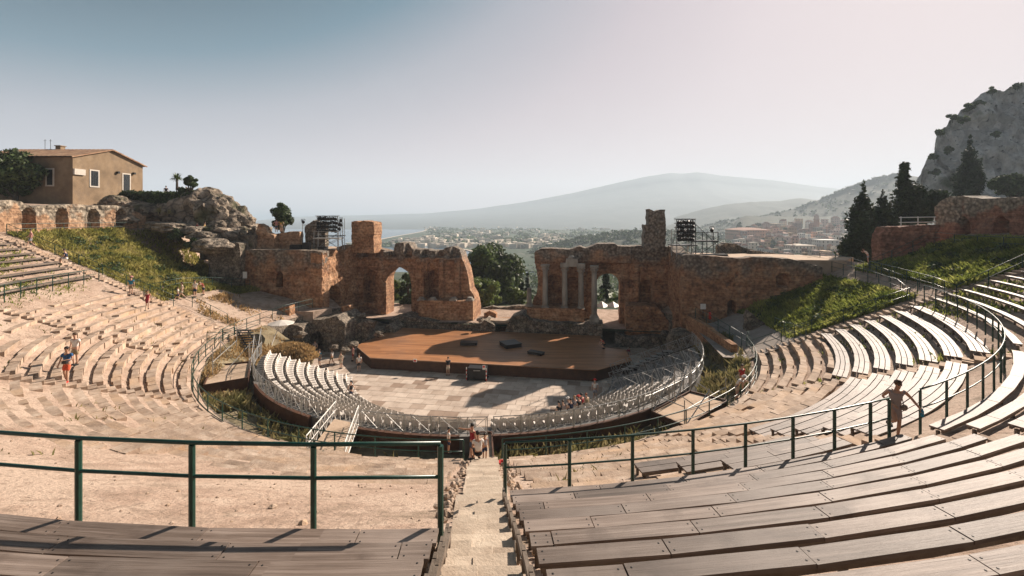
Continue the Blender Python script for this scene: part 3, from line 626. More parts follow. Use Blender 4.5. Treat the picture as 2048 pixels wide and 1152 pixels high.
# short timber posts closing the bench ends beside the central stairs
for sgn, R0, R1, nm in ((1, 35.2, 41.8, 'right'), (-1, 38.45, 42, 'left')):
    for i, R in enumerate(rows(R0, R1, .755 if sgn > 0 else .72)):
        b = MB()
        for k in range(2 if sgn < 0 else 1):
            p = pol(R + .02 + .1 * k, (.66 - .05 * k if sgn > 0 else -.80 + .05 * k)); q = pol(R + .50 + .1 * k, (.70 - .05 * k if sgn > 0 else -.84 + .05 * k)); z = cone(R)
            b.beam((p[0], p[1], z - .35), (p[0], p[1], z + .05), .09, .045); b.beam((p[0], p[1], z - .01), (q[0], q[1], z + .02), .05, .10); b.beam((q[0], q[1], z - .35), (q[0], q[1], z + .06), .05, .09)
        side = 'planks' if sgn > 0 else 'dark planks'
        b.build('bench_end_post', M['leg_wood'], label=f'{ordn(i)} weathered timber end post up the {"right" if sgn > 0 else "left"} side of the stairs', cat='post', group='timber posts closing the bench ends')
# railings
def railing(pts, label, h=1.02, spacing=1.5, pr=.032, rr=.024, mids=(.5,), group='railings on the theatre seats', posts=None, foot=0.0, m='green'):
    """pts: ground polyline; posts are square tubes, each a part"""
    P_ = [Vector(p) for p in pts]; seg = [(P_[i+1] - P_[i]).length for i in range(len(P_)-1)]; tot = sum(seg)
    def along(d):
        for i, s in enumerate(seg):
            if d <= s or i == len(seg)-1: return P_[i].lerp(P_[i+1], min(1, d / s))
            d -= s
    n = max(1, round(tot / spacing)); ps = [along(tot * k / n) for k in range(n + 1)] if posts is None else [Vector(p) for p in posts]
    root = thing('railing', label, 'railing', ps[0], group)
    for p in ps:
        b = MB(); b.tube([p + Vector((0, 0, foot - .05)), p + Vector((0, 0, h - rr))], pr, 8); b.build('post', M[m], root, smooth=False)
    line = P_ if posts is None else ps
    b = MB(); b.tube([p + Vector((0, 0, h)) for p in line], rr, 8); b.build('top_rail', M[m], root, smooth=True)
    for k in mids:
        b = MB(); b.tube([p + Vector((0, 0, h * k)) for p in line], rr * .85, 8); b.build('mid_rail', M[m], root, smooth=True)
    return root
def arc(R, t0, t1, dz=-.38, n=None):
    n = n or max(2, int(abs(t1 - t0) / 1.5)); return [(*pol(R, t)[:2], cone(R) + dz) for t in np.linspace(t0, t1, n)]
def th_px(px, R):                                    # seating angle where a photo column meets the near half of a circle
    k = (px - PCX) / FPX; a, b_, c = k*k + 1, -2 * (k * CX + CY), CX*CX + CY*CY - R*R
    y = (-b_ - math.sqrt(max(0, b_*b_ - 4*a*c))) / (2*a); return rt(k * y, y)[1]
tl = [th_px(x, 38.3) for x in (881, 627, 384, 157)]; dt_ = tl[3] - tl[2]
railing(None or arc(38.3, tl[0], -40, 0), 'thick green railing in front of the dark plank benches, left of the stairs', 1.24, pr=.045, rr=.032, mids=(.60,), posts=[(*pol(38.3, t)[:2], cone(38.3) - .02) for t in tl + [tl[3] + dt_ * k for k in (1.1, 2.2, 3.3, 4.4)]], foot=-.3)
tr = [th_px(x, 34.95) for x in (1010, 1139, 1265, 1386, 1491, 1586, 1669, 1741)] + [18.7]
railing(None or arc(34.95, 2, 18.7, 0), 'dark green railing along the front of the right plank benches, ending by the woman', 1.03, pr=.042, rr=.026, mids=(.46,), posts=[(*pol(34.95, t)[:2], cone(34.95)) for t in tr], foot=-.3)
railing(arc(34.9, 21.4, 67.0, 0), 'long curved green railing sweeping up the right seats', 1.03, 1.62, pr=.036, rr=.026, mids=(.46,), foot=-.3)
railing(arc(23.7, -2.4, -80, -.42) + arc(23.9, -84, -100, -.3), 'curved green railing around the inner edge, left of the central stairs', 1.05, 2.1, pr=.036, rr=.03, mids=(.48, .03))
railing(arc(23.7, 2.0, 73, -.42), 'curved green railing around the inner edge, right of the central stairs', 1.05, 2.1, pr=.036, rr=.03, mids=(.48, .03))
railing(arc(35.75, -89, -62, -.1), 'green railing at the foot of the far left plank benches', .95, 1.75, foot=-.3)
railing([(*pol(R, -91.4)[:2], cone(R) - .4) for R in np.linspace(30, 45.5, 8)], 'green stair railing climbing beside the left grass slope', 1.05, 2.6)
railing(arc(45.6, -91.5, -108.5, -.4), 'thin railing in front of the small arches on the left', .95, 2.6)
railing([gp(345, 590), gp(400, 612), gp(455, 640)], 'short green railing running down from the left path', 1.0, 2.4)
railing([gp(288, 584), gp(360, 568), gp(430, 566), gp(500, 569)], 'green railing along the path under the left grass slope', 1.0, 2.2)
railing([gp(414, 680), gp(440, 678), gp(470, 668)], 'short green railing at the inner end of the left seats', 1.0, 1.6)
railing([(*pol(R, 69.6)[:2], cone(R) - .35) for R in np.linspace(23.8, 34.7, 7)], 'green railing climbing along the edge of the right grass slope', 1.05, 2.6)
railing([gp(1830, 604), gp(1795, 575), gp(1730, 553), gp(1660, 535), gp(1615, 526)], 'green railing on the outer side of the right path', 1.05, 1.9)
railing([gp(1612, 512), gp(1700, 527), gp(1760, 548), gp(1835, 575)], 'green railing on the inner side of the right path', 1.0, 2.2)
railing([gp(1913, 590), gp(1870, 572), gp(1800, 552), gp(1740, 536)], 'green railing below the upper right grass slope', 1.05, 1.9)
railing([gp(1913, 590), gp(1975, 560), gp(2048, 527), gp(2110, 498)], 'green railing climbing beside the upper right plank benches', 1.05, 2.4)
railing([gp(1738, 534), gp(1800, 508), gp(1866, 476)], 'green railing on the stairs up to the right arcade wall', 1.05, 2.0)
railing([gp(1868, 477), gp(1960, 487), gp(2060, 492), gp(2130, 495)], 'thin green railing in front of the right arcade wall', 1.0, 2.6)
railing([gp(1550, 650), gp(1612, 676)], 'short pale railing at the low corner of the right grass slope', 1.05, 2.2)
railing([st(21.0, 5.2, 5.0), st(22.2, 1.5, 4.7), st(23.4, -3.5, 4.3), (*pol(24.0, 75)[:2], 4.3)], 'green railing beside the right courtyard and its brick edge', 1.05, 1.9)
railing([(*pol(23.9, -100)[:2], 4.2), st(-23.6, 2.4, 4.4), st(-22.2, 5.6, 4.6)], 'green railing on the ramp towards the left side hall', 1.05, 2.0)
# ------------------------------------------------------------------ stage floor, paving, temporary stand, foundations
def paving_mat(name, pal, tile, seed=1, rough=.8):
    """flags laid in the stage's own direction, each its own stone"""
    def f(t, geo, col, b):
        N, L = t.nodes, t.links
        a = N.new('ShaderNodeAttribute'); a.attribute_name = 'tone'
        r = N.new('ShaderNodeValToRGB'); e = r.color_ramp.elements
        for i, (p, c) in enumerate(pal):
            q = e[i] if i < 2 else e.new(p)
            q.position = p; q.color = c + (1,)
        L.new(a.outputs['Fac'], r.inputs[0])
        m = N.new('ShaderNodeMix'); m.data_type = 'RGBA'; m.blend_type = 'MULTIPLY'; m.inputs['Factor'].default_value = 1
        L.new(r.outputs[0], m.inputs['A']); L.new(col, m.inputs['B']); return m.outputs['Result']
    return mat(name, [(.72, .70, .68), (.95, .95, .95), (1.1, 1.1, 1.1)], .9, rough, .3, 8, extra=f, bdist=.01)
M['flags'] = paving_mat('orchestra_flags', [(0, (.27, .19, .14)), (.28, (.33, .245, .185)), (.45, (.46, .37, .30)), (.75, (.53, .435, .355)), (1, (.58, .49, .41))], 1)
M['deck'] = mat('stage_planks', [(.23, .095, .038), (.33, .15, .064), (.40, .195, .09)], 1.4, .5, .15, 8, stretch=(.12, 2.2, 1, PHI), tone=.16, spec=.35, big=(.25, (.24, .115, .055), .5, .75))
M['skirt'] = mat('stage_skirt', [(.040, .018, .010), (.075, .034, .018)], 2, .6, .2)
M['black'] = mat('black_paint', [(.010, .010, .011), (.022, .022, .024)], 4, .5, .1)
M['white'] = mat('white_plastic', [(.52, .47, .42), (.66, .61, .55)], 3, .5, tone=.08)
M['white_metal'] = mat('white_paint', [(.62, .60, .56), (.75, .73, .69)], 3, .5)
M['red'] = mat('red_paint', [(.42, .03, .02), (.55, .05, .03)], 4, .5)
M['tier'] = mat('grey_stand', [(.13, .12, .11), (.22, .205, .19)], 2, .8, .3)
M['fascia'] = mat('brown_board', [(.055, .026, .016), (.11, .052, .030)], 1.5, .7, .3)
M['column'] = mat('grey_marble', [(.17, .15, .125), (.29, .26, .22), (.40, .365, .31)], 1.3, .75, .5, 6, stretch=(1, 1, .35), bdist=.03)
# paving
b = MB(); SW = 1.18; DW = 1.02; k = 0
for j in range(-14, 12):
    off = (j % 2) * .5 + RNG.uniform(-.1, .1)
    for i in range(-17, 17):
        s0 = (i + off) * SW; w0 = j * DW; g = .018
        R_, T_ = rt(*st(s0 + SW/2, w0 + DW/2)[:2])
        if w0 > .2 and abs(s0) < 12.5: continue
        if R_ > 20.5 or (R_ > 12.4 and abs(T_) < 80) or w0 > 8: continue
        wd_ = SW if RNG.random() > .2 else SW
        z = .012 + RNG.uniform(0, .006)
        b.add([st(s0+g, w0+g, z), st(s0+SW-g, w0+g, z), st(s0+SW-g, w0+DW-g, z), st(s0+g, w0+DW-g, z)], [(0,1,2,3)], float(np.clip(RNG.choice([.1, .35, .5, .6, .75, .85], p=[.13, .17, .2, .2, .2, .1]) + RNG.normal(0, .06), 0, 1)))
b.build('orchestra_paving', M['flags'], kind='structure')
# stage
poly = [(-11.7, -.8), (10.9, -.8), (14.4, 2.6), (14.1, 6.4), (11.7, 6.3), (11.6, 11.6), (-14.0, 11.6), (-15.3, 3.0)]
root = thing('stage', 'large wooden stage floor with angled corners and dark brown front', 'stage', st(0, 5, 0))
HS = 1.12; b = MB(); pw = .42; w = -.8
def span(w):
    xs = []
    for (s0, w0), (s1, w1) in zip(poly, poly[1:] + poly[:1]):
        if (w0 <= w < w1) or (w1 <= w < w0): xs.append(s0 + (w - w0) / (w1 - w0) * (s1 - s0))
    return min(xs), max(xs)
w = -.795
while w < 11.55:
    w2 = min(w + pw, 11.59); a0, a1 = span(w + .001); c0, c1 = span(w2 - .001)
    s = a0; first = True
    cuts = [a0] + sorted(RNG.uniform(a0, a1, 5).tolist()) + [a1]; cuts2 = [c0] + cuts[1:-1] + [c1]
    for q in range(len(cuts)-1):
        b.add([st(cuts[q]+.004, w+.004, HS), st(cuts[q+1]-.004, w+.004, HS), st(cuts2[q+1]-.004, w2-.004, HS), st(cuts2[q]+.004, w2-.004, HS)], [(0,1,2,3)], RNG.random())
    w = w2
b.prism([st(*p)[:2] for p in poly], HS - .06, HS - .006, .3)
b.build('deck', M['deck'], root)
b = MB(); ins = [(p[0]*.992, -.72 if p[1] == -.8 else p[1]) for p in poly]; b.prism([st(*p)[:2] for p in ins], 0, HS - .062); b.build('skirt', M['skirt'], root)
b = MB(); b.beam(st(-11.7, -.82, HS + .01), st(10.9, -.82, HS + .01), .05, .03); b.beam(st(-11.72, -.8, HS + .01), st(-15.32, 3.0, HS + .01), .05, .03); b.build('edge_strip', M['leg_wood'], root)
# dark risers on the stage
def riser(px, py, sx, sy, h, rz, lab):
    p = on_plane(px, py, ZC - (ZC - HS)); r = thing('stage_riser', lab, 'platform', (p[0], p[1], HS), 'dark risers on the stage')
    b = MB(); b.box((p[0], p[1], HS + .004), (sx - .06, sy - .06, h - .05), rz, bottom=True); b.build('base', M['black'], r)
    b = MB(); b.box((p[0], p[1], HS + h - .044), (sx, sy, .05), rz, bottom=True); b.build('top', M['dark_metal'], r)
riser(938, 689, 1.9, 1.0, .32, -.02, 'dark low riser at the left on the stage')
riser(1021, 692, 1.9, 1.9, .42, .45, 'dark square riser turned corner-on in the middle of the stage')
riser(1072, 708, 1.7, .8, .26, -.55, 'flat dark slab riser beside the strip of sun on the stage')
# cart in front of the stage
p = on_plane(953, 762, 0); r = thing('equipment_cart', 'black equipment cart with red and white corner posts before the stage', 'cart', (p[0], p[1], 0))
rz = -PHI; ca, sa = cos(rz), sin(rz)
def loc(p, x, y, z): return (p[0] + x*ca - y*sa, p[1] + x*sa + y*ca, z)
b = MB(); b.box(loc(p, 0, .5, .18), (1.75, .95, 1.0), rz, bottom=True); b.build('case', M['black'], r)
b = MB(); b.box(loc(p, 0, .5, .08), (1.95, 1.1, .09), rz, bottom=True); b.build('base', M['dark_metal'], r)
b = MB(); b.beam(loc(p, -.3, -.0, .95), loc(p, .35, -.0, .98), .03, .05); b.build('handle', M['steel'], r)
for sx in (-.95, .95):
    b = MB(); b2 = MB()
    for q in range(6): (b if q % 2 else b2).tube([loc(p, sx, -.08, .12 + q * .19), loc(p, sx, -.08, .31 + q * .19)], .035, 8)
    po = b.build('post', M['white_metal'], r); b2.build('red_bands', M['red'], po)
    b = MB()
    b.lathe(loc(p, sx * .9, -.02, .0), [(.06, 0), (.07, .04), (.06, .08)], 10); b.build('wheel', M['dark_metal'], r)
b = MB(); b.box(loc(p, .72, -.05, 1.12), (.26, .02, .42), rz, bottom=True); sg = b.build('sign', M['white_metal'], r)
b = MB(); b.box(loc(p, .72, -.064, 1.30), (.20, .006, .20), rz, bottom=True); b.build('sign_mark', M['red'], sg)
# small warning sign standing on the stage edge
p = on_plane(830, 724, HS); b = MB(); b.box((p[0], p[1], HS), (.36, .03, .30), rz, bottom=True); r = thing('floor_sign', 'small white and red sign standing at the stage edge', 'sign', (p[0], p[1], HS)); b.build('board', M['white_metal'], r)
b = MB(); b.box((p[0], p[1] - .022, HS + .05), (.26, .008, .16), rz, bottom=True); b.build('mark', M['red'], r)
# temporary stand
def zt(R): return .35 + (R - 12.3) * .42
def stand(t0, t1, lab):
    b = MB(); ts = np.arange(t0, t1 + .01, 2.0); ts[-1] = t1
    R = 12.3
    while R < 19.6:
        z = zt(R); R2 = min(R + .78, 19.75); V = []
        for t in ts:
            for rr, zz in ((R, z - .33 if R > 12.4 else 0), (R, z), (R2, z)): V.append(pol(rr, t, zz))
        for i in range(len(ts) - 1):
            k = 3 * i; b.n
        b.add(V, [(3*i, 3*i+3, 3*i+4, 3*i+1) for i in range(len(ts)-1)] + [(3*i+1, 3*i+4, 3*i+5, 3*i+2) for i in range(len(ts)-1)])
        R += .78
    for t in (t0, t1):                                # closed ends
        V = [pol(12.3, t, 0), pol(12.3, t, zt(12.3)), pol(19.7, t, zt(19.6)), pol(19.7, t, 0)]; b.add(V, [(0, 1, 2, 3)])
    V = []
    for t in ts: V += [pol(19.74, t, 0), pol(19.74, t, zt(19.3))]
    b.add(V, [(2*i, 2*i+1, 2*i+3, 2*i+2) for i in range(len(ts)-1)])
    b.build('seating_stand', M['tier'], label=lab, cat='seating stand', group='blocks of the temporary seating stand')
BLK = [(-78, -56.8, 'left end block of the grey stand, filled with white chairs'), (-55.2, -27, 'grey stand block behind the white metal bridge, filled with white chairs'), (-25, -2.6, 'grey stand block just left of the central entrance'), (1.6, 26, 'grey stand block just right of the central entrance'), (28, 78, 'right end block of the grey stand, under the crossed poles')]
for t0, t1, l in BLK: stand(t0, t1, l)
# aisles between the blocks
for t, l in ((-56, 'grey aisle steps between the two blocks of white chairs'), (-26, 'grey aisle steps below the white metal bridge'), (-.5, 'grey aisle steps at the central entrance'), (27, 'grey aisle steps on the right of the stand')):
    b = MB(); R = 12.2
    while R < 19.7:
        wd_ = (1.3 if abs(t) > 1 else 3.0) / 2; z = zt(R) - .05; V = []
        hw = degrees(wd_ / max(R, 16)) * .98
        ring_block(b, R, R + .40, t - hw, t + hw, 0, z, RNG.random(), .002); R += .39
    b.build('aisle_steps', M['tier'], label=l, cat='steps', group='aisle steps of the temporary stand')
# chairs : shell seat on legs, one mesh each
def chair_mesh():
    b = MB(); n = 7; V = np.zeros((n, 5, 3))
    for i, (y, z) in enumerate([(.25, .40), (.20, .435), (.0, .42), (-.18, .43), (-.24, .50), (-.28, .68), (-.31, .82)]):
        for j, x in enumerate((-.225, -.12, 0, .12, .225)): V[i, j] = (x, y - (.03 if abs(x) > .2 and i > 3 else 0) * -1, z + (.025 if abs(x) > .2 and i < 4 else 0))
    b.grid(V); b.grid(V[:, ::-1] - np.array([0, .012, .02]))
    for sx in (-.19, .19):
        for y in (-.2, .2): b.beam((sx, y, .42), (sx * 1.08, y * 1.1, 0), .035, .035)
        b.beam((sx * 1.0, .2, .41), (sx, -.2, .41), .03, .03)
    return b
proto = chair_mesh().build('white_chair', M['white']); me_chair = proto.data; base_loc = tuple(proto.location); bpy.data.objects.remove(proto)
zmin = 0
chairs = []
for bi, (t0, t1, l) in enumerate(BLK):
    for ri in range(9):
        R = 12.3 + .78 * ri + .36; n = int(radians(t1 - t0) * R / .54)
        for k in range(n):
            t = t0 + (k + .5) * (t1 - t0) / n
            if t > 52: continue
            chairs.append((bi, ri, k, R, t))
near = [c for c in chairs if c[0] in (0, 1)]; rest = [c for c in chairs if c[0] not in (0, 1)]
for bi, ri, k, R, t in near[:300]:
    o = bpy.data.objects.new('white_chair', me_chair); COL.objects.link(o); o.location = pol(R, t, zt(12.3 + .78 * ri) + .003)
    o.rotation_euler = (0, 0, radians(t) + DEL + RNG.normal(0, .03))
    tag(o, f'{ordn(k)} white chair in the {ordn(ri)} row, {"left end of the stand" if bi == 0 else "stand behind the white bridge"}', 'chair', 'white plastic chairs on the temporary stand')
v0 = np.array([v.co[:] for v in me_chair.vertices]); f0 = [tuple(p.vertices) for p in me_chair.polygons]; b = MB()
for bi, ri, k, R, t in rest + near[300:]:
    a = radians(t) + DEL; p = pol(R, t, zt(12.3 + .78 * ri) + .003)
    W = np.stack([v0[:,0]*cos(a) - v0[:,1]*sin(a) + p[0], v0[:,0]*sin(a) + v0[:,1]*cos(a) + p[1], v0[:,2] + p[2]], 1); b.add(W, f0, RNG.random())
b.build('white_chairs', M['white'], kind='stuff', label='many more pale chairs on the right and centre of the stand', cat='chairs', group='white plastic chairs on the temporary stand')
# lattice barrier round the top of the stand: one panel at a time
def panel_mesh(L=1.5, h=1.0):
    b = MB(); r = .022
    for x in (0, L * .28, L): b.tube([(x, 0, 0), (x, 0, h + (.04 if x != L * .28 else 0))], r, 6)
    for z in (.10, h): b.tube([(0, 0, z), (L, 0, z)], r, 6)
    a0, a1 = L * .34, L * .94
    for p, q in (((a0, .22), (a1, .22)), ((a1, .22), (a1, .84)), ((a1, .84), (a0, .84)), ((a0, .84), (a0, .22))): b.tube([(p[0], 0, p[1]), (q[0], 0, q[1])], .013, 5)
    for p, q in (((L * .28, .1), (L, h)), ((L * .28, h), (L, .1)), ((0, .1), (L * .28, h)), ((0, h), (L * .28, .1))): b.tube([(p[0], .004, p[1]), (q[0], .004, q[1])], .013, 5)
    return b
pr = panel_mesh().build('lattice_panel', M['steel']); pm = pr.data; off0 = Vector(pr.location); bpy.data.objects.remove(pr)
PT = [t for t in np.arange(-79, -29.5, 4.5)] + [t for t in np.arange(-21.9, -3, 4.5)] + [t for t in np.arange(1.4, 78, 4.5)]
for i, t in enumerate(PT):
    o = bpy.data.objects.new('lattice_panel', pm); COL.objects.link(o); q0, q1 = Vector(pol(19.95, t, 3.42)), Vector(pol(19.95, t + 4.38, 3.42))
    a = atan2(q1.y - q0.y, q1.x - q0.x); m_ = Matrix.Translation(q0) @ Matrix.Rotation(a, 4, 'Z') @ Matrix.Translation(off0); o.matrix_world = m_
    tag(o, f'{ordn(i)} grey lattice barrier panel from the left end of the seating stand', 'barrier', 'lattice barrier panels round the stand')
k = 0
for th_ in (54, 66, 77.5):                            # panels stepping down the right end of the stand
    for R in np.arange(12.5, 19.0, 1.56):
        o = bpy.data.objects.new('lattice_panel', pm); COL.objects.link(o); q0, q1 = Vector(pol(R, th_, zt(R) + .1)), Vector(pol(R + 1.5, th_, zt(R + 1.5) + .1)); d_ = q1 - q0; a = atan2(d_.y, d_.x); e_ = atan2(d_.z, hypot(d_.x, d_.y))
        o.matrix_world = Matrix.Translation(q0) @ Matrix.Rotation(a, 4, 'Z') @ Matrix.Rotation(-e_, 4, 'Y') @ Matrix.Translation(off0)
        tag(o, f'{ordn(k % 5)} sloping lattice panel up from the paving, {["left", "middle", "right end"][k // 5]} line of the right stand', 'barrier', 'lattice panels on the right stand'); k += 1
# brown board below the barrier
for t0, t1, l in ((-56, -30, 'brown board wall below the barrier, left of the white bridge'), (-22, -3.4, 'brown board wall below the barrier, left of the central entrance'), (1.3, 32, 'brown board wall below the barrier, right of the central entrance')):
    b = MB(); ts = np.arange(t0, t1, 2.0); V = []
    for t in ts:
        for rr, zz in ((19.82, 1.8), (19.82, 3.40), (20.06, 3.40), (20.06, 1.8)): V.append(pol(rr, t, zz))
    b.add(V, [(4*i+k, 4*i+(k+1) % 4, 4*i+4+(k+1) % 4, 4*i+4+k) for i in range(len(ts)-1) for k in range(4)] + [(0, 1, 2, 3), tuple(len(V) - 4 + k for k in (3, 2, 1, 0))]); b.build('board_wall', M['fascia'], label=l, cat='board wall', group='brown board walls under the barrier')
# ditch between the stand and the railing
M['ditch'] = mat('ditch_earth', [(.10, .085, .05), (.20, .165, .10), (.30, .24, .155)], .9, .95, .8, 6, big=(.5, (.16, .125, .075), .5, .65), bdist=.1)
def zditch(R, T, X, Y):
    k = (R - 19.9) / 3.4; return 2.45 + .35 * k + 1.25 * smooth(.0, 1, k) * (smooth(40, 60, T) + smooth(-58, -75, T)) + .08 * fbm(X, Y, 0, 5, 3)
polar_sheet('ditch_ground', np.linspace(19.9, 23.35, 7), np.arange(-100, 84, 1.2), zditch, M['ditch'], kind='structure')
b = MB(); V = []; ts = np.arange(-128, 114, 2.0)
for t in ts: V += [pol(23.34, t, -.1), pol(23.34, t, cone(23.3) - .42 + .05), pol(23.7, t, cone(23.3) - .36)]
b.add(V, [(3*i, 3*i+1, 3*i+4, 3*i+3) for i in range(len(ts)-1)] + [(3*i+1, 3*i+2, 3*i+5, 3*i+4) for i in range(len(ts)-1)])
b.build('inner_ring_wall', M['rubble'], label='low rubble wall ringing the seats below the inner railing', cat='wall')
# platforms over the ditch
def platform(t0, t1, R0, R1, z, lab, z0=2.3):
    x, y, _ = pol((R0+R1)/2, (t0+t1)/2); r = thing('technical_platform', lab, 'platform', (x, y, z0), 'technical platforms over the ditch'); q = [pol(R0, t0), pol(R0, t1), pol(R1, t1), pol(R1, t0)]
    b = MB(); b.prism([p[:2] for p in q], z - .06, z); b.build('top', M['sand'], r)
    b = MB()
    for i in range(4):
        p0, p1 = q[i], q[(i+1) % 4]; b.beam((*p0[:2], (z0 + z) / 2 + .02), (*p1[:2], (z0 + z) / 2 + .02), .08, z - z0 + .2)
    b.build('side_boards', M['fascia'], r); return q
q1 = platform(31, 45, 20.15, 22.6, 3.25, 'pale topped platform with dark sides and crossed poles, right of the stand')
q2 = platform(-72, -60, 20.3, 23.0, 3.4, 'pale topped platform with dark sides, left of the stand')
platform(-1.9, 1.1, 19.8, 23.5, 3.42, 'flat pale bridge behind the family at the central entrance')
def scaffold(lines, lab, r=.03, m='steel'):
    b = MB()
    for p, q in lines: b.tube([p, q], r, 6)
    return b.build('scaffold_poles', M[m], label=lab, cat='scaffold', group='scaffold poles round the stand')
L = []
tops = [(*pol(R, t)[:2], 3.2) for R, t in ((20.2, 31), (20.2, 38), (20.2, 45), (22.5, 31), (22.5, 38), (22.5, 45))]
up = lambda p, h: (p[0], p[1], p[2] + h)
for i, p in enumerate(tops): L.append((p, up(p, 2.4 if i < 3 else 1.6)))
L += [(tops[0], up(tops[1], 2.3)), (up(tops[0], 2.3), tops[4]), (up(tops[1], 2.4), tops[5]), (up(tops[2], 2.4), tops[1]), (up(tops[0], 1.2), up(tops[2], 1.2)), (up(tops[0], 1.2), up(tops[3], 1.2)), (up(tops[3], 1.0), up(tops[5], 1.0)), (tops[3], up(tops[4], 1.5))]
scaffold(L, 'crossed steel scaffold poles over the right platform')
L = []; tops = [(*pol(R, t)[:2], 2.6) for R, t in ((20.1, -80), (20.1, -73), (20.2, -66), (22.3, -82), (22.6, -74), (22.6, -66))]
for i, p in enumerate(tops): L.append((p, up(p, 3.0)))
L += [(tops[0], up(tops[1], 2.9)), (up(tops[0], 2.9), tops[1]), (tops[1], up(tops[2], 2.9)), (up(tops[1], 2.9), tops[2]), (up(tops[0], 1.6), up(tops[2], 1.6)), (up(tops[3], 1.8), up(tops[5], 1.8)), (up(tops[0], 2.8), up(tops[3], 2.8)), (tops[3], up(tops[4], 2.6)), (tops[5], up(tops[1], 2.6))]
scaffold(L, 'tangle of steel scaffold poles at the left end of the stand')
# white metal bridge with truss sides
r = thing('metal_bridge', 'white metal footbridge with trussed sides crossing the ditch, left of centre', 'bridge', pol(21.7, -26.3, 2.6))
b = MB(); b.prism([pol(R, t)[:2] for R, t in ((19.7, -26.8), (19.7, -21.9), (23.6, -16.8), (23.6, -22.3))], 3.42, 3.50); b.build('walkway', M['sand'], r)
for t, t2 in ((-26.8, -22.3), (-21.9, -16.8)):
    b = MB(); n = 6; ps = [Vector(pol(R, t + (t2 - t) * (R - 19.6) / 3.9, 3.45)) for R in np.linspace(19.6, 23.5, n + 1)]
    b.tube([ps[0], ps[-1]], .03, 6); b.tube([up(ps[0], 1.05), up(ps[-1], 1.05)], .03, 6); b.tube([up(ps[0], .55), up(ps[-1], .55)], .02, 6)
    for i in range(n + 1): b.tube([ps[i], up(ps[i], 1.05)], .022, 6)
    for i in range(n): b.tube([ps[i], up(ps[i+1], 1.05)], .016, 5); b.tube([up(ps[i], 1.05), ps[i+1]], .016, 5)
    b.build('truss_side', M['white_metal'], r)
# dark slatted steps at both ends of the stand
def dark_steps(pts, lab, w=1.1):
    r = thing('dark_steps', lab, 'steps', pts[0], 'dark slatted steps at the stand ends')
    b = MB()
    for p in pts:
        b.box(p, (w, .34, .05), DEL)
    b.build('tread', M['black'], r); b = MB()
    for sx in (-.5, .5): b.beam((pts[0][0] + sx, pts[0][1], pts[0][2] - .06), (pts[-1][0] + sx, pts[-1][1], pts[-1][2] - .06), .06, .10)
    for p in (pts[0], pts[-1], pts[len(pts)//2]):
        for sx in (-.5, .5): b.beam((p[0] + sx, p[1], p[2] - .05), (p[0] + sx, p[1], max(.0, p[2] - 2.0)), .06, .06)
    b.build('frame', M['dark_metal'], r)
A0, A1 = Vector(at(486, 661, 43.2)), Vector(at(506, 694, 41.0))
dark_steps([tuple(A0.lerp(A1, k / 7)) for k in range(8)], 'dark stack of slatted steps above the white chairs on the left', 1.5)
A0, A1 = Vector(at(1254, 738, 42.6)), Vector(at(1335, 702, 44.0))
r = thing('light_stands', 'row of dark flat topped stands stepping up at the right end of the stand', 'stands', (A0.x, A0.y, 0))
for k in range(8):
    p = A0.lerp(A1, k / 7); b = MB(); b.box(p, (.95, .42, .06), DEL); t_ = b.build('top', M['white_metal'] if False else M['steel'], r)
    b = MB(); b.box((p.x, p.y, p.z - .22), (.9, .38, .30), DEL); b.beam((p.x - .35, p.y, p.z - .3), (p.x - .35, p.y, max(.02, p.z - 1.2)), .05, .05); b.beam((p.x + .35, p.y, p.z - .3), (p.x + .35, p.y, max(.02, p.z - 1.2)), .05, .05); b.build('case', M['black'], r)
# white parasol by the dry mound
p0, p1 = Vector(at(543, 690, 44.0)), Vector(at(562, 642, 45.5)); r = thing('parasol', 'white parasol on a leaning pole beside the dry grass mound', 'parasol', p0)
b = MB(); b.tube([p0, p1], .035, 6); b.build('pole', M['white_metal'], r)
b = MB(); b.lathe((p1.x, p1.y, p1.z - .25), [(1.25, 0), (1.22, .04), (.5, .25), (.03, .36)], 10); b.build('canopy', M['white'], r)
# ---- foundations and rubble of the stage building
def low_wall(name, px0, px1, w, prof_px, thick, m, lab, seed, z0=-.1, cut=None, rag=.16, wear=.16, step=.2, cat='ruin wall', grp='rubble foundations of the stage building'):
    s0, d0 = s_of(px0, w); s1, d1 = s_of(px1, w); tp = sprof(prof_px, w)
    def sol(u, v):
        a = np.minimum(prof(tp)(u) - v, np.minimum(u - s0, s1 - u))
        for q in (cut or []):
            c, d = s_of(q[0], w); a = np.minimum(a, arch_sdf(u, v, c, q[1], q[2]))
        return a
    ruin_wall(name, frontal(w), s0 - .4, s1 + .4, z0, max(t[1] for t in tp) + .5, sol, thick, m, step, None, rag, wear, seed, label=lab, cat=cat, group=grp)
low_wall('foundation_wall', 778, 990, 12.2, [(778, 640), (800, 632), (850, 640), (880, 646), (930, 648), (975, 646), (990, 652)], 3.2, M['rubble'], 'long rubble foundation along the back of the stage, below the left arch', 41)
low_wall('podium', 837, 946, 13.4, [(837, 601), (946, 603)], 2.3, M['brick_low'], 'square brick podium with column bases at its top, left of the gap', 43, 1.5, rag=.05, wear=.05)
for i, px in enumerate((843, 866, 907, 940)):
    s, d = s_of(px, 13.9); b = MB(); c = st(s, 13.9, z_of(601, d) - .02); b.box(c, (.95, .8, .22), -PHI, bottom=True); b.lathe((c[0], c[1], c[2] + .21), [(.40, 0), (.42, .08), (.36, .16), (.38, .22), (.33, .26)], 14)
    b.build('column_base', M['column'], label=f'{ordn(i)} pale marble column base from the left along the brick podium', cat='column base', group='column bases on the brick podium')
low_wall('foundation_wall', 955, 990, 11.9, [(955, 655), (970, 640), (990, 650)], 2.5, M['rubble'], 'rough rubble pier at the left of the dark gap doorway', 47)
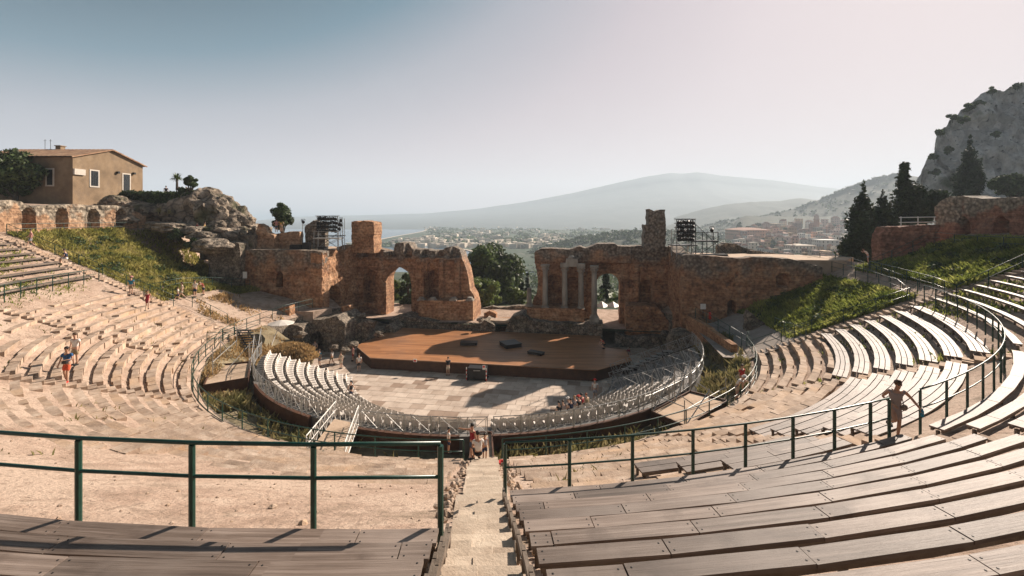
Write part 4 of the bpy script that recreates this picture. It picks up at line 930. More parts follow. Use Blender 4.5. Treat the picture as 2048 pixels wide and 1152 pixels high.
low_wall('foundation_wall', 1012, 1206, 12.0, [(1012, 655), (1020, 638), (1045, 628), (1060, 640), (1100, 646), (1206, 650)], 3.2, M['rubble'], 'long rubble foundation along the back of the stage, below the columns', 51)
low_wall('podium', 1054, 1168, 13.2, [(1054, 616), (1168, 618)], 2.6, M['brick_low'], 'brick podium carrying the standing marble columns, right of the gap', 53, 1.5, rag=.05, wear=.05)
low_wall('foundation_wall', 1232, 1345, 11.2, [(1232, 668), (1260, 676), (1310, 672), (1345, 680)], 2.2, M['rubble'], 'low front rubble foundation right of the dark passage', 57)
low_wall('foundation_wall', 1252, 1352, 12.6, [(1252, 612), (1300, 612), (1318, 618), (1335, 640), (1352, 652)], 2.6, M['brick_low'], 'brick foundation block with a sloping right end, under the right wall', 59, rag=.1)
low_wall('foundation_wall', 1342, 1432, 4.5, [(1342, 690), (1352, 672), (1372, 668), (1400, 672), (1420, 684), (1432, 700)], 3.0, M['rubble'], 'curved rubble mass with a dark hollow, right of the stage', 61, cut=[(1384, 1.0, 1.2)])
low_wall('gap_wall', 962, 1056, 22, [(962, 618), (985, 612), (1000, 616), (1030, 613), (1056, 610)], .9, M['rubble'], 'low broken wall seen through the gap between the stage walls', 63, -.2)
low_wall('gap_wall', 968, 992, 16, [(968, 628), (980, 622), (992, 628)], 1.0, M['brick_low'], 'small lit brick stub standing in the gap', 67)
b = MB(); s0, d0 = s_of(983, 13.5); s1, d1 = s_of(1018, 13.5)
b.box(st((s0 + s1) / 2, 13.3, z_of(640, d0)), (s1 - s0 + 1.0, 1.3, .30), -PHI); b.build('stone_lintel', M['stone'], label='pale stone beam over the dark doorway in the gap', cat='lintel')
b = MB(); b.box(st((s0 + s1) / 2, 16.5, -.1), (s1 - s0 + 3.0, .4, 1.9), -PHI, bottom=True); b.build('foundation_wall', M['brick_low'], label='dark back wall inside the doorway of the gap', cat='ruin wall', group='rubble foundations of the stage building')
# left rubble
low_wall('foundation_wall', 606, 690, 4.0, [(606, 650), (625, 640), (650, 638), (672, 632), (690, 648)], 4.5, M['rubble'], 'dark hollowed rubble block below the tall lit arch', 71, cut=[(632, .9, 1.3)])
low_wall('foundation_wall', 566, 606, 2.6, [(566, 652), (585, 649), (606, 655)], 3.0, M['rubble'], 'rough rubble corner block beside the dry grass mound', 73)
low_wall('foundation_wall', 678, 790, 9.0, [(678, 690), (700, 660), (730, 655), (760, 662), (775, 650), (790, 660)], 3.2, M['rubble'], 'dark broken rubble wall left of the stage back', 75)
low_wall('brick_pier', 683, 699, 7.4, [(683, 612), (699, 611)], .9, M['brick_low'], 'slim standing brick pier in front of the tall arch', 77, rag=.05)
low_wall('retaining_wall', 540, 579, 3.4, [(540, 622), (579, 612)], 1.0, M['brick_low'], 'short lit orange brick wall at the foot of the left ramp', 79, 2.5, rag=.04, wear=.04)
low_wall('foundation_wall', 596, 735, 6.3, [(596, 640), (640, 632), (700, 640), (735, 652)], 2.0, M['rubble'], 'rubble terrace edge at the foot of the left return wall', 81)
slab('terrace_floor', [st(-28.5, 4.4)[:2], st(-21.6, 4.8)[:2], st(-20.8, 7.4)[:2], st(-30, 7.2)[:2]], 2.5, 4.3, M['dirt'], kind='structure')
# right courtyard edge
b = MB(); q = [st(20.6, 6.6), st(21.6, 1.2), st(22.2, -3.2)]
for i in range(2):
    b.beam((*q[i][:2], 2.6), (*q[i+1][:2], 2.5), .5, 4.9 - .5 * i)
b.build('retaining_wall', M['brick_low'], label='orange brick retaining wall under the courtyard railing, right', cat='wall', group='rubble foundations of the stage building')
b = MB(); V = np.array([[st(20.9 + 14 * i / 13, 6.8 - 11.5 * j / 11, 0) for j in range(12)] for i in range(14)])
ok = np.hypot(V[..., 0] - CX, V[..., 1] - CY); V[..., 2] = np.maximum(cone(np.minimum(ok, 27.5)), 4.3) - .40 + .12; b.grid(V[:9]); b.build('courtyard', M['paving_grey'], kind='structure')
low_wall('courtyard_wall', 1492, 1555, 1.8, [(1492, 650), (1497, 622), (1515, 636), (1540, 655), (1555, 668)], .9, M['rubble'], 'tumbled low stone wall edging the right courtyard', 83, 4.0)
# scattered fallen stones, each its own
def boulder(px, py, d, r, lab, m='rubble', seed=0):
    p = at(px, py, d); b = MB(); b.blob(p, (r * .72, r * .62, r * .5), seed, .95, 2, RNG.random()); b.build('fallen_stone', M[m], label=lab, cat='stone', group='fallen stones of the ruin')
for i, (x, y, d, r_, l) in enumerate([(600, 668, 47.5, .8, 'fallen dark stone in front of the hollow rubble block'), (703, 640, 54, .9, 'grey fallen stone at the foot of the slim brick pier'), (722, 632, 55, .8, 'rounded fallen stone below the tall lit arch'), (738, 648, 54, 1.1, 'broad fallen stone left of the rubble foundation'),
                                      (706, 690, 49, .8, 'dark boulder at the left corner of the stage'), (757, 668, 53, .8, 'dark boulder behind the left corner of the stage'), (690, 702, 47.5, .7, 'small dark boulder left of the stage corner'), (668, 695, 47.5, .6, 'low stone beside the two visitors left of the stage'),
                                      (1360, 675, 47, .9, 'grey boulder on the curved rubble mass'), (1330, 668, 51, .7, 'fallen block right of the brick foundation'), (1410, 700, 43, .8, 'boulder in the weeds below the courtyard wall'), (960, 640, 57, .6, 'broken stone on the left pier of the gap'), (1040, 634, 57, .7, 'broken stone on the right pier of the gap')]):
    boulder(x, y, d, r_, l, seed=i)
# columns
def column(px, yt, yb, w, lab, rad=.36, ped=0.0, cap=True):
    s, d = s_of(px, w); zt_, zb = z_of(yt, d), z_of(yb, d); c = st(s, w, zb); r = thing('marble_column', lab, 'column', c, 'marble columns of the stage front')
    z = zb
    b = MB()
    if ped: b.box(c, (1.15, 1.15, ped), -PHI, bottom=True); z += ped
    b.box((c[0], c[1], z), (.95, .95, .12), -PHI, bottom=True); b.lathe((c[0], c[1], z + .119), [(.46, 0), (.48, .07), (.41, .13), (.44, .19), (rad + .01, .24)], 16); b.build('base', M['column'], r); z += .35
    hc = .85 if cap else 0; H = zt_ - z - hc; n = 14; P_ = []
    b = MB(); b.lathe((c[0], c[1], z), [(rad * (1 - .13 * (k / n) ** 1.5) + RNG.uniform(-.012, .012), H * k / n) for k in range(n + 1)], 18); b.build('shaft', M['column'], r, smooth=True); z += H
    if cap:
        b = MB(); b.lathe((c[0], c[1], z - .001), [(rad * .9, 0), (rad * 1.08, .04), (rad * .95, .10), (rad * 1.1, .30), (rad * 1.25, .33), (rad * 1.05, .38), (rad * 1.38, .64), (rad * 1.3, .70)], 12)
        for k in range(8):
            a = k * pi / 4; b.blob((c[0] + rad * 1.18 * cos(a), c[1] + rad * 1.18 * sin(a), z + .30), (.09, .09, .12), k, .2, 1); b.blob((c[0] + rad * 1.36 * cos(a + .4), c[1] + rad * 1.36 * sin(a + .4), z + .60), (.08, .08, .10), k, .2, 1)
        b.box((c[0], c[1], z + .72), (rad * 2.9, rad * 2.9, .13), -PHI, bottom=True); b.build('capital', M['column'], r)
column(1090.5, 529, 616, 13.9, 'leftmost marble column of the group right of the gap')
column(1129.5, 531, 617, 13.9, 'marble column under the left end of the carved block')
column(1162, 533, 618, 13.9, 'marble column under the right end of the carved block')
column(1188.5, 531, 652, 13.6, 'tall marble column on a pedestal beside the right arch', ped=1.1)
column(1058.5, 576, 612, 13.9, 'broken short column stub at the left end of the right wall', rad=.33, cap=False)
s0, d0 = s_of(1124, 13.9); s1, d1 = s_of(1167, 13.9); zt_ = z_of(532, d0); b = MB()
b.box(st((s0 + s1) / 2, 13.9, zt_ - .02), (s1 - s0 + .4, .8, .40), -PHI, bottom=True); b.box(st((s0 + s1) / 2 - .1, 13.9, zt_ + .378), (1.55, .85, .55), -PHI, bottom=True, taper=.92); b.blob(st((s0 + s1) / 2 - .1, 13.9, zt_ + 1.05), (.42, .35, .32), 3, .3, 2)
b.build('carved_block', M['column'], label='pale carved block resting across two marble columns', cat='carved stone')
# ------------------------------------------------------------------ hill buildings, arcades, rocks, trees, town, grass
M['leaf_dark'] = mat('dark_leaves', [(.030, .052, .018), (.065, .095, .034)], .6, .6, tone=.6, spec=.25, trans=.25)
M['leaf_mid'] = mat('mid_green_leaves', [(.045, .075, .024), (.095, .130, .044)], .6, .55, tone=.6, spec=.3, trans=.3)
M['leaf_light'] = mat('bright_green_leaves', [(.085, .125, .030), (.16, .20, .055)], .6, .55, tone=.5, spec=.3, trans=.35)
M['leaf_cypress'] = mat('cypress_leaves', [(.020, .034, .016), (.042, .062, .028)], .6, .65, tone=.5, spec=.2, trans=.15)
M['bark'] = mat('bark', [(.045, .035, .025), (.10, .08, .06)], 4, .9, .6, 12)
M['grass'] = mat('slope_grass', [(.11, .13, .03), (.30, .28, .075), (.50, .42, .17)], .45, .8, tone=.5, spec=.2, trans=.45)
M['grass_green'] = mat('green_grass', [(.075, .115, .024), (.22, .25, .055), (.44, .42, .13)], .45, .8, tone=.5, spec=.2, trans=.45)
M['weed'] = mat('dry_weeds', [(.12, .14, .05), (.27, .23, .10), (.38, .30, .16)], .6, .85, tone=.35, trans=.3)
M['ochre'] = mat('ochre_plaster', [(.12, .085, .052), (.20, .14, .085), (.26, .19, .12)], .5, .92, .5, 5, big=(.9, (.16, .115, .075), .52, .72), bdist=.04)
M['roof_tile'] = mat('old_roof_tiles', [(.18, .10, .06), (.30, .18, .11), (.36, .25, .16)], 1.2, .9, .6, 3, tone=.2)
M['frame'] = mat('white_window_frame', [(.40, .36, .31), (.50, .45, .39)], 3, .7)
M['glass'] = mat('dark_glass', [(.012, .014, .016), (.025, .028, .03)], 2, .2, spec=.5)
def leaves(b, clumps, n, size, shell=.55, flat=0.0, aspect=1.6):
    """many small leaf faces through the volume of each clump"""
    c = np.array([k[0] for k in clumps], float); r = np.array([k[1] if hasattr(k[1], '__len__') else (k[1],)*3 for k in clumps], float)
    vol = r.prod(1) ** (2/3); idx = RNG.choice(len(c), n, p=vol / vol.sum())
    d = RNG.normal(size=(n, 3)); d /= np.linalg.norm(d, axis=1)[:, None]; rad = (shell + (1 - shell) * RNG.random(n)) * (1 + RNG.normal(0, .07, n))
    p = c[idx] + d * rad[:, None] * r[idx]
    nn = d + RNG.normal(0, .6, (n, 3)); nn[:, 2] += flat; nn /= np.linalg.norm(nn, axis=1)[:, None]
    a = np.cross(nn, RNG.normal(size=(n, 3))); a /= np.linalg.norm(a, axis=1)[:, None]; bb = np.cross(nn, a)
    s = size * RNG.uniform(.6, 1.35, n)[:, None]; a = a * s * .5 * aspect; bb = bb * s * .5
    V = np.stack([p - a, p + bb * .8, p + a, p - bb * .8], 1).reshape(-1, 3); Q = np.arange(4 * n).reshape(n, 4)
    tone = np.clip(RNG.choice([.15, .4, .55, .8], n) + (RNG.random(len(c)) - .5)[idx] * .5, 0, 1.2)
    b.addq(V, Q, tone)
def tree(name, base, h, clumps, n, size, m, lab, cat='tree', group=None, tr=.25, limbs=True, **kw):
    r = thing(name, lab, cat, base, group); b = MB(); leaves(b, clumps, n, size, **kw); b.build('crown', M[m], r)
    b = MB(); base = Vector(base); top = base + Vector((0, 0, h * .75)); b.tube([base - Vector((0, 0, .3)), base + Vector((.1, 0, h * .3)), top], [tr, tr * .75, tr * .2], 8)
    if limbs:
        for c in clumps[:: max(1, len(clumps) // 9)]:
            c = Vector(c[0]); s = base + Vector((0, 0, h * .3)); b.tube([s, s.lerp(c, .5) + Vector((0, 0, .2)), c], [tr * .45, tr * .28, tr * .08], 6)
    b.build('trunk', M['bark'], r); return r
def crown(px, py, wpx, hpx, d, n, k=.30, seed=0):
    """clump centres filling an ellipse seen at distance d"""
    g = np.random.default_rng(seed); c = np.array(at(px, py, d)); sx, sz = wpx / 2 / FPX * d, hpx / 2 / FPX * d; out = []
    for i in range(n):
        v = g.normal(size=3); v /= np.linalg.norm(v); q = g.uniform(.35, .86)
        rr = k * min(sx, sz) * g.uniform(.7, 1.35)
        out.append((c + v * q * np.array([sx, min(sx, sz) * .8, sz]), (rr, rr, rr * .8)))
    return out
def column_crown(px, pyt, pyb, wpx, d, n, seed=0, lean=0.0, power=.75):
    g = np.random.default_rng(seed); out = []; top, bot = Vector(at(px, pyt, d)), Vector(at(px + lean, pyb, d)); W = wpx / 2 / FPX * d
    for i in range(n):
        t = g.random() ** .8; w = W * (min(1, t * 1.35) ** power) * (1 - .25 * max(0, t - .8) / .2); a = g.uniform(0, 2*pi); q = g.uniform(.2, .75)
        c = top.lerp(bot, .04 + .94 * t); rr = max(.14, w * g.uniform(.35, .6)); out.append(((c.x + cos(a) * q * w, c.y + sin(a) * q * w, c.z), (rr, rr, rr * 1.6)))
    return out
def base_at(px, d, z): p = at(px, HY, d); return (p[0], p[1], z)
# trees seen through the gap and the arches
tree('broad_tree', base_at(985, 78, -.5), 11, crown(982, 545, 132, 134, 78, 64, .30, 3), 21000, .42, 'leaf_mid', 'large dark broad tree standing in the gap between the stage walls', tr=.4)
tree('broad_tree', base_at(968, 71, -.2), 6, crown(966, 582, 92, 74, 71, 34, .32, 5), 9500, .34, 'leaf_light', 'bright sunlit young tree in front of the large dark tree')
tree('broad_tree', base_at(1030, 74, -.2), 5, crown(1024, 596, 84, 44, 74, 26, .36, 6), 5500, .32, 'leaf_light', 'low bright bushy tree beside the broken column stub')
tree('cypress', base_at(1042, 84, -1), 8, column_crown(1042, 530, 615, 18, 84, 40, 7), 2600, .34, 'leaf_cypress', 'slim cypress just right of the large dark tree', limbs=False)
tree('cypress', base_at(1056, 88, -1), 8, column_crown(1055, 543, 620, 14, 88, 36, 8), 2200, .34, 'leaf_cypress', 'slim shorter cypress beside the broken wall edge', limbs=False)
tree('shrub_tree', base_at(790, 76, 0), 6, crown(789, 588, 42, 70, 76, 20, .36, 11), 3800, .34, 'leaf_light', 'bright leafy shrub seen through the left arch', cat='shrub')
tree('shrub_tree', base_at(816, 72, 0), 6, crown(816, 582, 34, 80, 72, 20, .36, 12), 3800, .32, 'leaf_dark', 'dark leafy shrub seen at the right of the left arch', cat='shrub')
def pine(px, pyt, pyb, wpx, d, lab, seed, m='leaf_cypress', tiers=11, n=5000, cat='tree', name='pine_tree', zb=None):
    g = np.random.default_rng(seed); top, bot = Vector(at(px, pyt, d)), Vector(at(px, pyb, d)); W = wpx / 2 / FPX * d; cl = []
    for i in range(tiers * 7):
        t = ((i + g.random()) / (tiers * 7)) ** .9; w = W * (t ** .8) * g.uniform(.5, 1.15); a = i * 2.4 + g.uniform(-.3, .3); up0 = g.uniform(-.12, .10)
        for q in np.linspace(.15, 1, 5):
            c = top.lerp(bot, t * .97); rr = max(.10, W * .15 * (1.2 - q * .7)); cl.append(((c.x + cos(a)*w*q, c.y + sin(a)*w*q, c.z + w * (up0 * q - .22 * q * q + (.12 if q > .9 else 0))), (rr, rr, rr * .5)))
    return tree(name, (bot.x, bot.y, (bot.z if zb is None else zb)), (top.z - bot.z), cl, n, .22 + d * .0012, m, lab, cat, limbs=False, tr=.16)
pine(1212, 543, 628, 62, 82, 'spreading pine seen through the right arch', 21, n=4200, tiers=8, zb=0)
# pale tent roofs beyond the right arch
r = thing('tent_roof', 'pale pointed tent roofs seen through the right arch', 'tent', base_at(1215, 70, 1.2))
for px in (1204, 1226):
    c = at(px, 603, 70); b = MB(); b.lathe((c[0], c[1], c[2] - 1.0), [(1.55, 0), (1.5, .1), (.7, .55), (.05, 1.0)], 4); b.build('roof', M['white'], r); b = MB()
    for a in range(4): b.beam((c[0] + 1.3*cos(a*pi/2), c[1] + 1.3*sin(a*pi/2), c[2] - 3), (c[0] + 1.3*cos(a*pi/2), c[1] + 1.3*sin(a*pi/2), c[2] - .95), .06, .06)
    b.build('leg', M['steel'], r)
# ---- arcades round the top of the seats
def th_in(px, R):
    k = (px - PCX) / FPX; a, b_, c = k*k + 1, -2 * (k * CX + CY), CX*CX + CY*CY - R*R
    y = (-b_ + math.sqrt(max(0, b_*b_ - 4*a*c))) / (2*a) if R > 45.1 else None
    if y is None: y = (-b_ + math.sqrt(b_*b_ - 4*a*c)) / (2*a)
    return rt(k * y, y)[1], y
def arcade(pxs, R, zb, prof_px, arches, aw, m, lab, seed, thick=1.1, sp=None, apex=.35):
    t0, t1 = th_in(pxs[0], R)[0], th_in(pxs[1], R)[0]
    if t0 > t1: t0, t1 = t1, t0
    U = lambda px: radians(th_in(px, R)[0] - t0) * R
    tp = sorted((U(x), z_of(y, th_in(x, R)[1])) for x, y in prof_px)
    L_ = radians(t1 - t0) * R; A = [(U(x), z_of(y, th_in(x, R)[1])) for x, y in arches]
    def sol(u, v): return np.minimum(prof(tp)(u) - v, np.minimum(u, L_ - u))
    def rel(u, v):
        d = 0
        for a, vs in A:                              # pointed heads
            head = np.where(v > vs, np.hypot(np.abs(u - a) + aw * apex, v - vs) - aw * (1 + apex), np.abs(u - a) - aw)
            d = d + 1.0 * smooth(.08, -.08, head)- .06 * (smooth(.35, .2, head) * smooth(-.0, .1, head))
        up_ = smooth(0, .25, v - (np.interp(u, [q[0] for q in A], [q[1] for q in A]) + aw * 1.25)) if A else 0
        return d - .12 * up_ * (1 + fbm(u * 2, v * 2, 3, seed, 3))
    ruin_wall('arcade_wall', lambda u, d, v: (CX + (R + d) * np.sin(np.radians(t0 + np.degrees(u / R)) + DEL), CY - (R + d) * np.cos(np.radians(t0 + np.degrees(u / R)) + DEL), v),
              -.4, L_ + .4, zb, max(t[1] for t in tp) + .6, sol, thick + 1.0, M[m], .16, rel, .14, .07, seed, label=lab, cat='arcade wall')
arcade((-60, 292), 46.6, 13.3, [(-60, 398), (0, 400), (40, 404), (60, 414), (100, 411), (150, 409), (190, 412), (230, 410), (260, 416), (292, 432)], [(57, 430), (123, 430), (186, 431), (241, 431)], .52, 'arcade', 'low orange brick arcade wall with four pointed arches, above the left grass', 91)
arcade((1870, 2160), 45.9, 12.6, [(1870, 418), (1882, 402), (1900, 394), (1930, 392), (1960, 396), (1985, 398), (2020, 394), (2060, 394), (2160, 390)], [(1928, 451), (2004, 451), (2090, 451)], .60, 'arcade_red', 'dark red brick arcade wall with rubble top, below the grey cliff', 93)
b = MB(); p0, p1 = at(1762, 470, 46), at(1872, 465, 44.0)
def yw(u, d, v): return (p0[0] + (p1[0] - p0[0]) * u, p0[1] + (p1[1] - p0[1]) * u + d, v)
ruin_wall('broken_wall', lambda u, d, v: (p0[0] + (p1[0]-p0[0]) * u / 6 , p0[1] + (p1[1]-p0[1]) * u / 6 + d, v), -.3, 6.3, 10.5, 15.2, lambda u, v: np.minimum(prof([(-.4, 12.2), (0, 13.4), (.6, 14.4), (3, 14.5), (6.3, 14.6)])(u) - v, np.minimum(u, 6.3 - u)), 1.2, M['arcade_red'], .16, None, .22, .16, 95, label='broken red wall with a rounded rubble end beside the stairs, right', cat='ruin wall')
b = MB()
for y in (435, 445): b.tube([at(1798, y, 45.5), at(1872, y - 1, 44.5)], .045, 6)
for x in (1802, 1836, 1869): b.beam(at(x, 433, 45.0), at(x, 453, 45.0), .06, .06)
b.build('pale_railing', M['white_metal'], label='short pale double railing above the broken red wall', cat='railing')
# ---- old house on the left hill
hx0, hy0, hy1, hzb, hze, hzr = -56.0, 58.0, 69.0, 16.3, 23.1, 24.7; hx1 = -69.0; hm = (hy0 + hy1) / 2
house = thing('old_house', 'old ochre plastered house with low tiled roof on the left hilltop', 'house', (-62, hm, hzb))
b = MB(); b.add([(hx0, hy0, hzb), (hx0, hy1, hzb), (hx0, hy1, hze), (hx0, hm, hzr), (hx0, hy0, hze), (hx1, hy0, hzb), (hx1, hy1, hzb), (hx1, hy1, hze), (hx1, hm, hzr), (hx1, hy0, hze)],
      [(0, 1, 2, 3, 4), (9, 8, 7, 6, 5), (0, 4, 9, 5), (1, 6, 7, 2)]); b.build('wall', M['ochre'], house)
b = MB(); nrow = 14
for sg, ye in ((-1, hy0), (1, hy1)):
    a = Vector((0, hm, hzr + .10)); e = Vector((0, ye + sg * .45, hze - .03)); n = 46
    V = np.zeros((n + 1, nrow, 3))
    for i in range(n + 1):
        for j in range(nrow):
            q = a.lerp(e, j / (nrow - 1)); V[i, j] = (hx0 + .35 - (hx0 - hx1 + .7) * i / n, q.y, q.z + .04 * (i % 2) + (.03 if j % 2 else 0))
    b.grid(V if sg < 0 else V[:, ::-1], tones=RNG.random(n * (nrow - 1)))
    V2 = V.copy(); V2[..., 2] -= .14; b.grid(V2[:, ::-1] if sg < 0 else V2); 
    for j in (0, nrow - 1): pass
b.build('roof', M['roof_tile'], house)
b = MB(); b.beam((hx0 + .33, hy0 - .44, hze - .10), (hx0 + .33, hm, hzr + .02), .08, .14); b.beam((hx0 + .33, hm, hzr + .02), (hx0 + .33, hy1 + .44, hze - .10), .08, .14); b.build('verge', M['roof_tile'], house)
def opening(y0, y1, z0, z1, name, x=None):
    """on the gable wall (x fixed) or on the shaded side wall (y fixed)"""
    if x is None:
        f = MB(); X = hx0 + .02; w = .17
        f.box((X, (y0+y1)/2, z1 + w/2), (.08, y1 - y0 + 2*w, w)); f.box((X, (y0+y1)/2, z0 - w/2), (.12, y1 - y0 + 2*w, w))
        f.box((X, y0 - w/2, (z0+z1)/2), (.08, w, z1 - z0)); f.box((X, y1 + w/2, (z0+z1)/2), (.08, w, z1 - z0)); o = f.build(name, M['frame'], house)
        g = MB(); g.box((hx0 + .012, (y0+y1)/2, (z0+z1)/2), (.02, y1 - y0, z1 - z0)); g.build('pane', M['glass'], o)
        if name == 'window':
            g = MB()
            for k in range(1, 4): g.beam((hx0 + .04, y0 + (y1-y0)*k/4, z0), (hx0 + .04, y0 + (y1-y0)*k/4, z1), .02, .02)
            for k in range(1, 5): g.beam((hx0 + .04, y0, z0 + (z1-z0)*k/5), (hx0 + .04, y1, z0 + (z1-z0)*k/5), .02, .02)
            g.build('bars', M['dark_metal'], o)
    else:
        f = MB(); Y = hy0 - .02; w = .17; x0, x1 = x
        f.box(((x0+x1)/2, Y, z1 + w/2), (x1 - x0 + 2*w, .08, w)); f.box(((x0+x1)/2, Y, z0 - w/2), (x1 - x0 + 2*w, .12, w)); f.box((x0 - w/2, Y, (z0+z1)/2), (w, .08, z1 - z0)); f.box((x1 + w/2, Y, (z0+z1)/2), (w, .08, z1 - z0))
        o = f.build(name, M['frame'], house); g = MB(); g.box(((x0+x1)/2, hy0 - .012, (z0+z1)/2), (x1 - x0, .02, z1 - z0)); g.build('pane', M['glass'], o)
yy = lambda px: hx0 * FPX / (px - PCX)
opening(yy(181), yy(196), z_of(372, yy(188)), z_of(342, yy(188)), 'window')
opening(yy(246), yy(259), z_of(386, yy(252)), z_of(349, yy(252)), 'door')
opening(0, 0, z_of(370, 58), z_of(339, 58), 'window', (at(94, 0, 58)[0], at(106, 0, 58)[0]))
b = MB(); b.box((hx0 + .12, yy(157), z_of(344, yy(157))), (.22, 1.5, .75)); b.build('sign_board', M['frame'], house)
b = MB(); b.box((hx0 + .18, yy(234), z_of(345, yy(234))), (.3, .3, .3)); b.build('lamp', M['dark_metal'], house)
b = MB(); b.box((hx0 + .18, yy(266), z_of(347, yy(266))), (.3, .3, .3)); b.build('lamp', M['dark_metal'], house)
for px in (90, 101):
    b = MB(); p = at(px, 303, 63.5); b.tube([(p[0], hm, hzr - .1), (p[0], hm, hzr + 1.5)], .03, 5); b.beam((p[0] - .2, hm, hzr + 1.3), (p[0] + .2, hm, hzr + 1.3), .03, .03); b.build('aerial', M['dark_metal'], house)
b = MB(); p = at(118, 303, 63.5); b.box((p[0], hm + .2, hzr - .2), (.7, .7, .75), bottom=True); b.box((p[0], hm + .2, hzr + .54), (.9, .9, .1), bottom=True); b.build('chimney', M['ochre'], house)
# ---- hedge, rocks and terrace on the left hill
r = thing('clipped_hedge', 'long dark clipped hedge running from the old house to the rocks', 'hedge', at(310, 410, 63)); b = MB()
p0h, p1h = Vector(at(246, 394, 64)), Vector(at(378, 396, 61)); cl = []
for k in range(40):
    q = p0h.lerp(p1h, k / 39); hgt = 1.5
    for z in (-.5, .25): cl.append(((q.x, q.y + RNG.uniform(-.2, .2), q.z + z + RNG.uniform(-.1, .1)), (.6, .8, .62)))
leaves(b, cl, 9000, .26); b.build('foliage', M['leaf_dark'], r)
b = MB(); b.beam((p0h.x, p0h.y, p0h.z - .7), (p1h.x, p1h.y, p1h.z - .7), .8, 1.7); b.build('inner_branches', M['leaf_cypress'], r)
def rocks(name, items, m, lab, cat='rock', rough=.55, sub=4):
    b = MB()
    for i, (px, py, d, rx, rz) in enumerate(items): b.blob(at(px, py, d), (rx * .92, rx * .85, rz * .93), i + len(items), rough, sub, RNG.random())
    return b.build(name, M[m], label=lab, cat=cat)
rocks('rock_outcrop', [(402, 425, 62, 3.2, 3.4), (432, 432, 61, 3.2, 2.9), (458, 444, 61, 2.8, 2.3), (384, 430, 62, 2.5, 2.2), (420, 452, 60, 3.2, 1.9), (478, 452, 61, 2.3, 1.6), (445, 462, 59, 3.2, 1.3), (366, 440, 61, 2.6, 1.8), (396, 404, 63, 1.6, 1.7), (492, 462, 61, 1.8, 1.1), (412, 396, 62.5, 1.6, 1.3)], 'rock', 'rugged pale rock outcrop right of the old house and hedge', rough=.75)
rocks('rock_ledge', [(275, 420, 62, 2.6, 1.4), (300, 424, 61, 2.2, 1.2), (335, 424, 61, 2.4, 1.3), (232, 404, 60, 1.6, 1.0), (250, 440, 57, 1.6, .7)], 'rock', 'low pale rock ledge under the dark hedge')
rocks('rock_ledge', [(320, 452, 57, 1.9, .6), (350, 455, 57, 2.2, .7), (385, 462, 57, 2.0, .7), (410, 474, 56, 2.0, .8), (430, 492, 55, 2.2, 1.0)], 'rubble', 'low broken stone ledge along the path below the rock outcrop')
# stepped viewpoint terrace
def sl(px0, px1, pyt, pyb, d, dep, m, name, lab, cat='terrace wall', grp=None):
    a, c = at(px0, pyt, d), at(px1, pyt, d); zb = z_of(pyb, d); b = MB(); n = 10; V = []
    b.box(((a[0]+c[0])/2, d + dep/2, (a[2]+zb)/2), (c[0]-a[0], dep, a[2]-zb)); return b.build(name, M[m], label=lab, cat=cat, group=grp)
def rough_wall(px0, px1, top, pyb, d, dep, m, lab, seed, name='terrace_wall', cat='terrace wall', grp='terrace walls on the left hill'):
    x0, x1 = at(px0, 0, d)[0], at(px1, 0, d)[0]; tp = [(at(x, 0, d)[0], z_of(y, d)) for x, y in top]
    ruin_wall(name, lambda u, dd, v: (u, d + dd + 0*u, v), x0 - .2, x1 + .2, z_of(pyb, d), max(t[1] for t in tp) + .4, lambda u, v: np.minimum(prof(tp)(u) - v, np.minimum(u - x0, x1 - u)), dep, M[m], .2, None, .12, .12, seed, label=lab, cat=cat, group=grp)
rough_wall(448, 512, [(448, 456), (512, 455)], 500, 60, 4, 'rubble', 'stone viewpoint terrace below the rocks where visitors look out', 101)
rough_wall(400, 505, [(400, 474), (450, 470), (505, 471)], 520, 58, 3, 'rock', 'pale stepped terrace wall under the viewpoint', 102)
rough_wall(416, 480, [(416, 502), (440, 484), (480, 486)], 590, 56, 3, 'rubble', 'tall dark shaded rubble wall left of the side hall', 103)
rough_wall(512, 548, [(512, 462), (518, 448), (527, 452), (535, 466), (548, 470)], 500, 59, 1.2, 'arcade', 'jagged rubble wall end left of the small dark tree', 104)
rough_wall(548, 600, [(548, 468), (575, 464), (600, 462)], 500, 60, 1.0, 'arcade', 'low lit rubble wall below the small dark tree', 105)
rough_wall(610, 650, [(610, 452), (628, 440), (650, 446)], 500, 62, 1.2, 'rubble', 'rubble stump behind the left lighting rig', 106)
rough_wall(1440, 1530, [(1440, 492), (1452, 486), (1470, 487), (1490, 497), (1530, 504)], 520, 57, 1.2, 'rubble', 'low dark rubble wall behind the right terrace', 108, grp='terrace walls on the right')
rough_wall(1500, 1640, [(1500, 500), (1560, 508), (1640, 518)], 530, 56, 1.0, 'rubble', 'long low rubble parapet before the town, right', 109, grp='terrace walls on the right')
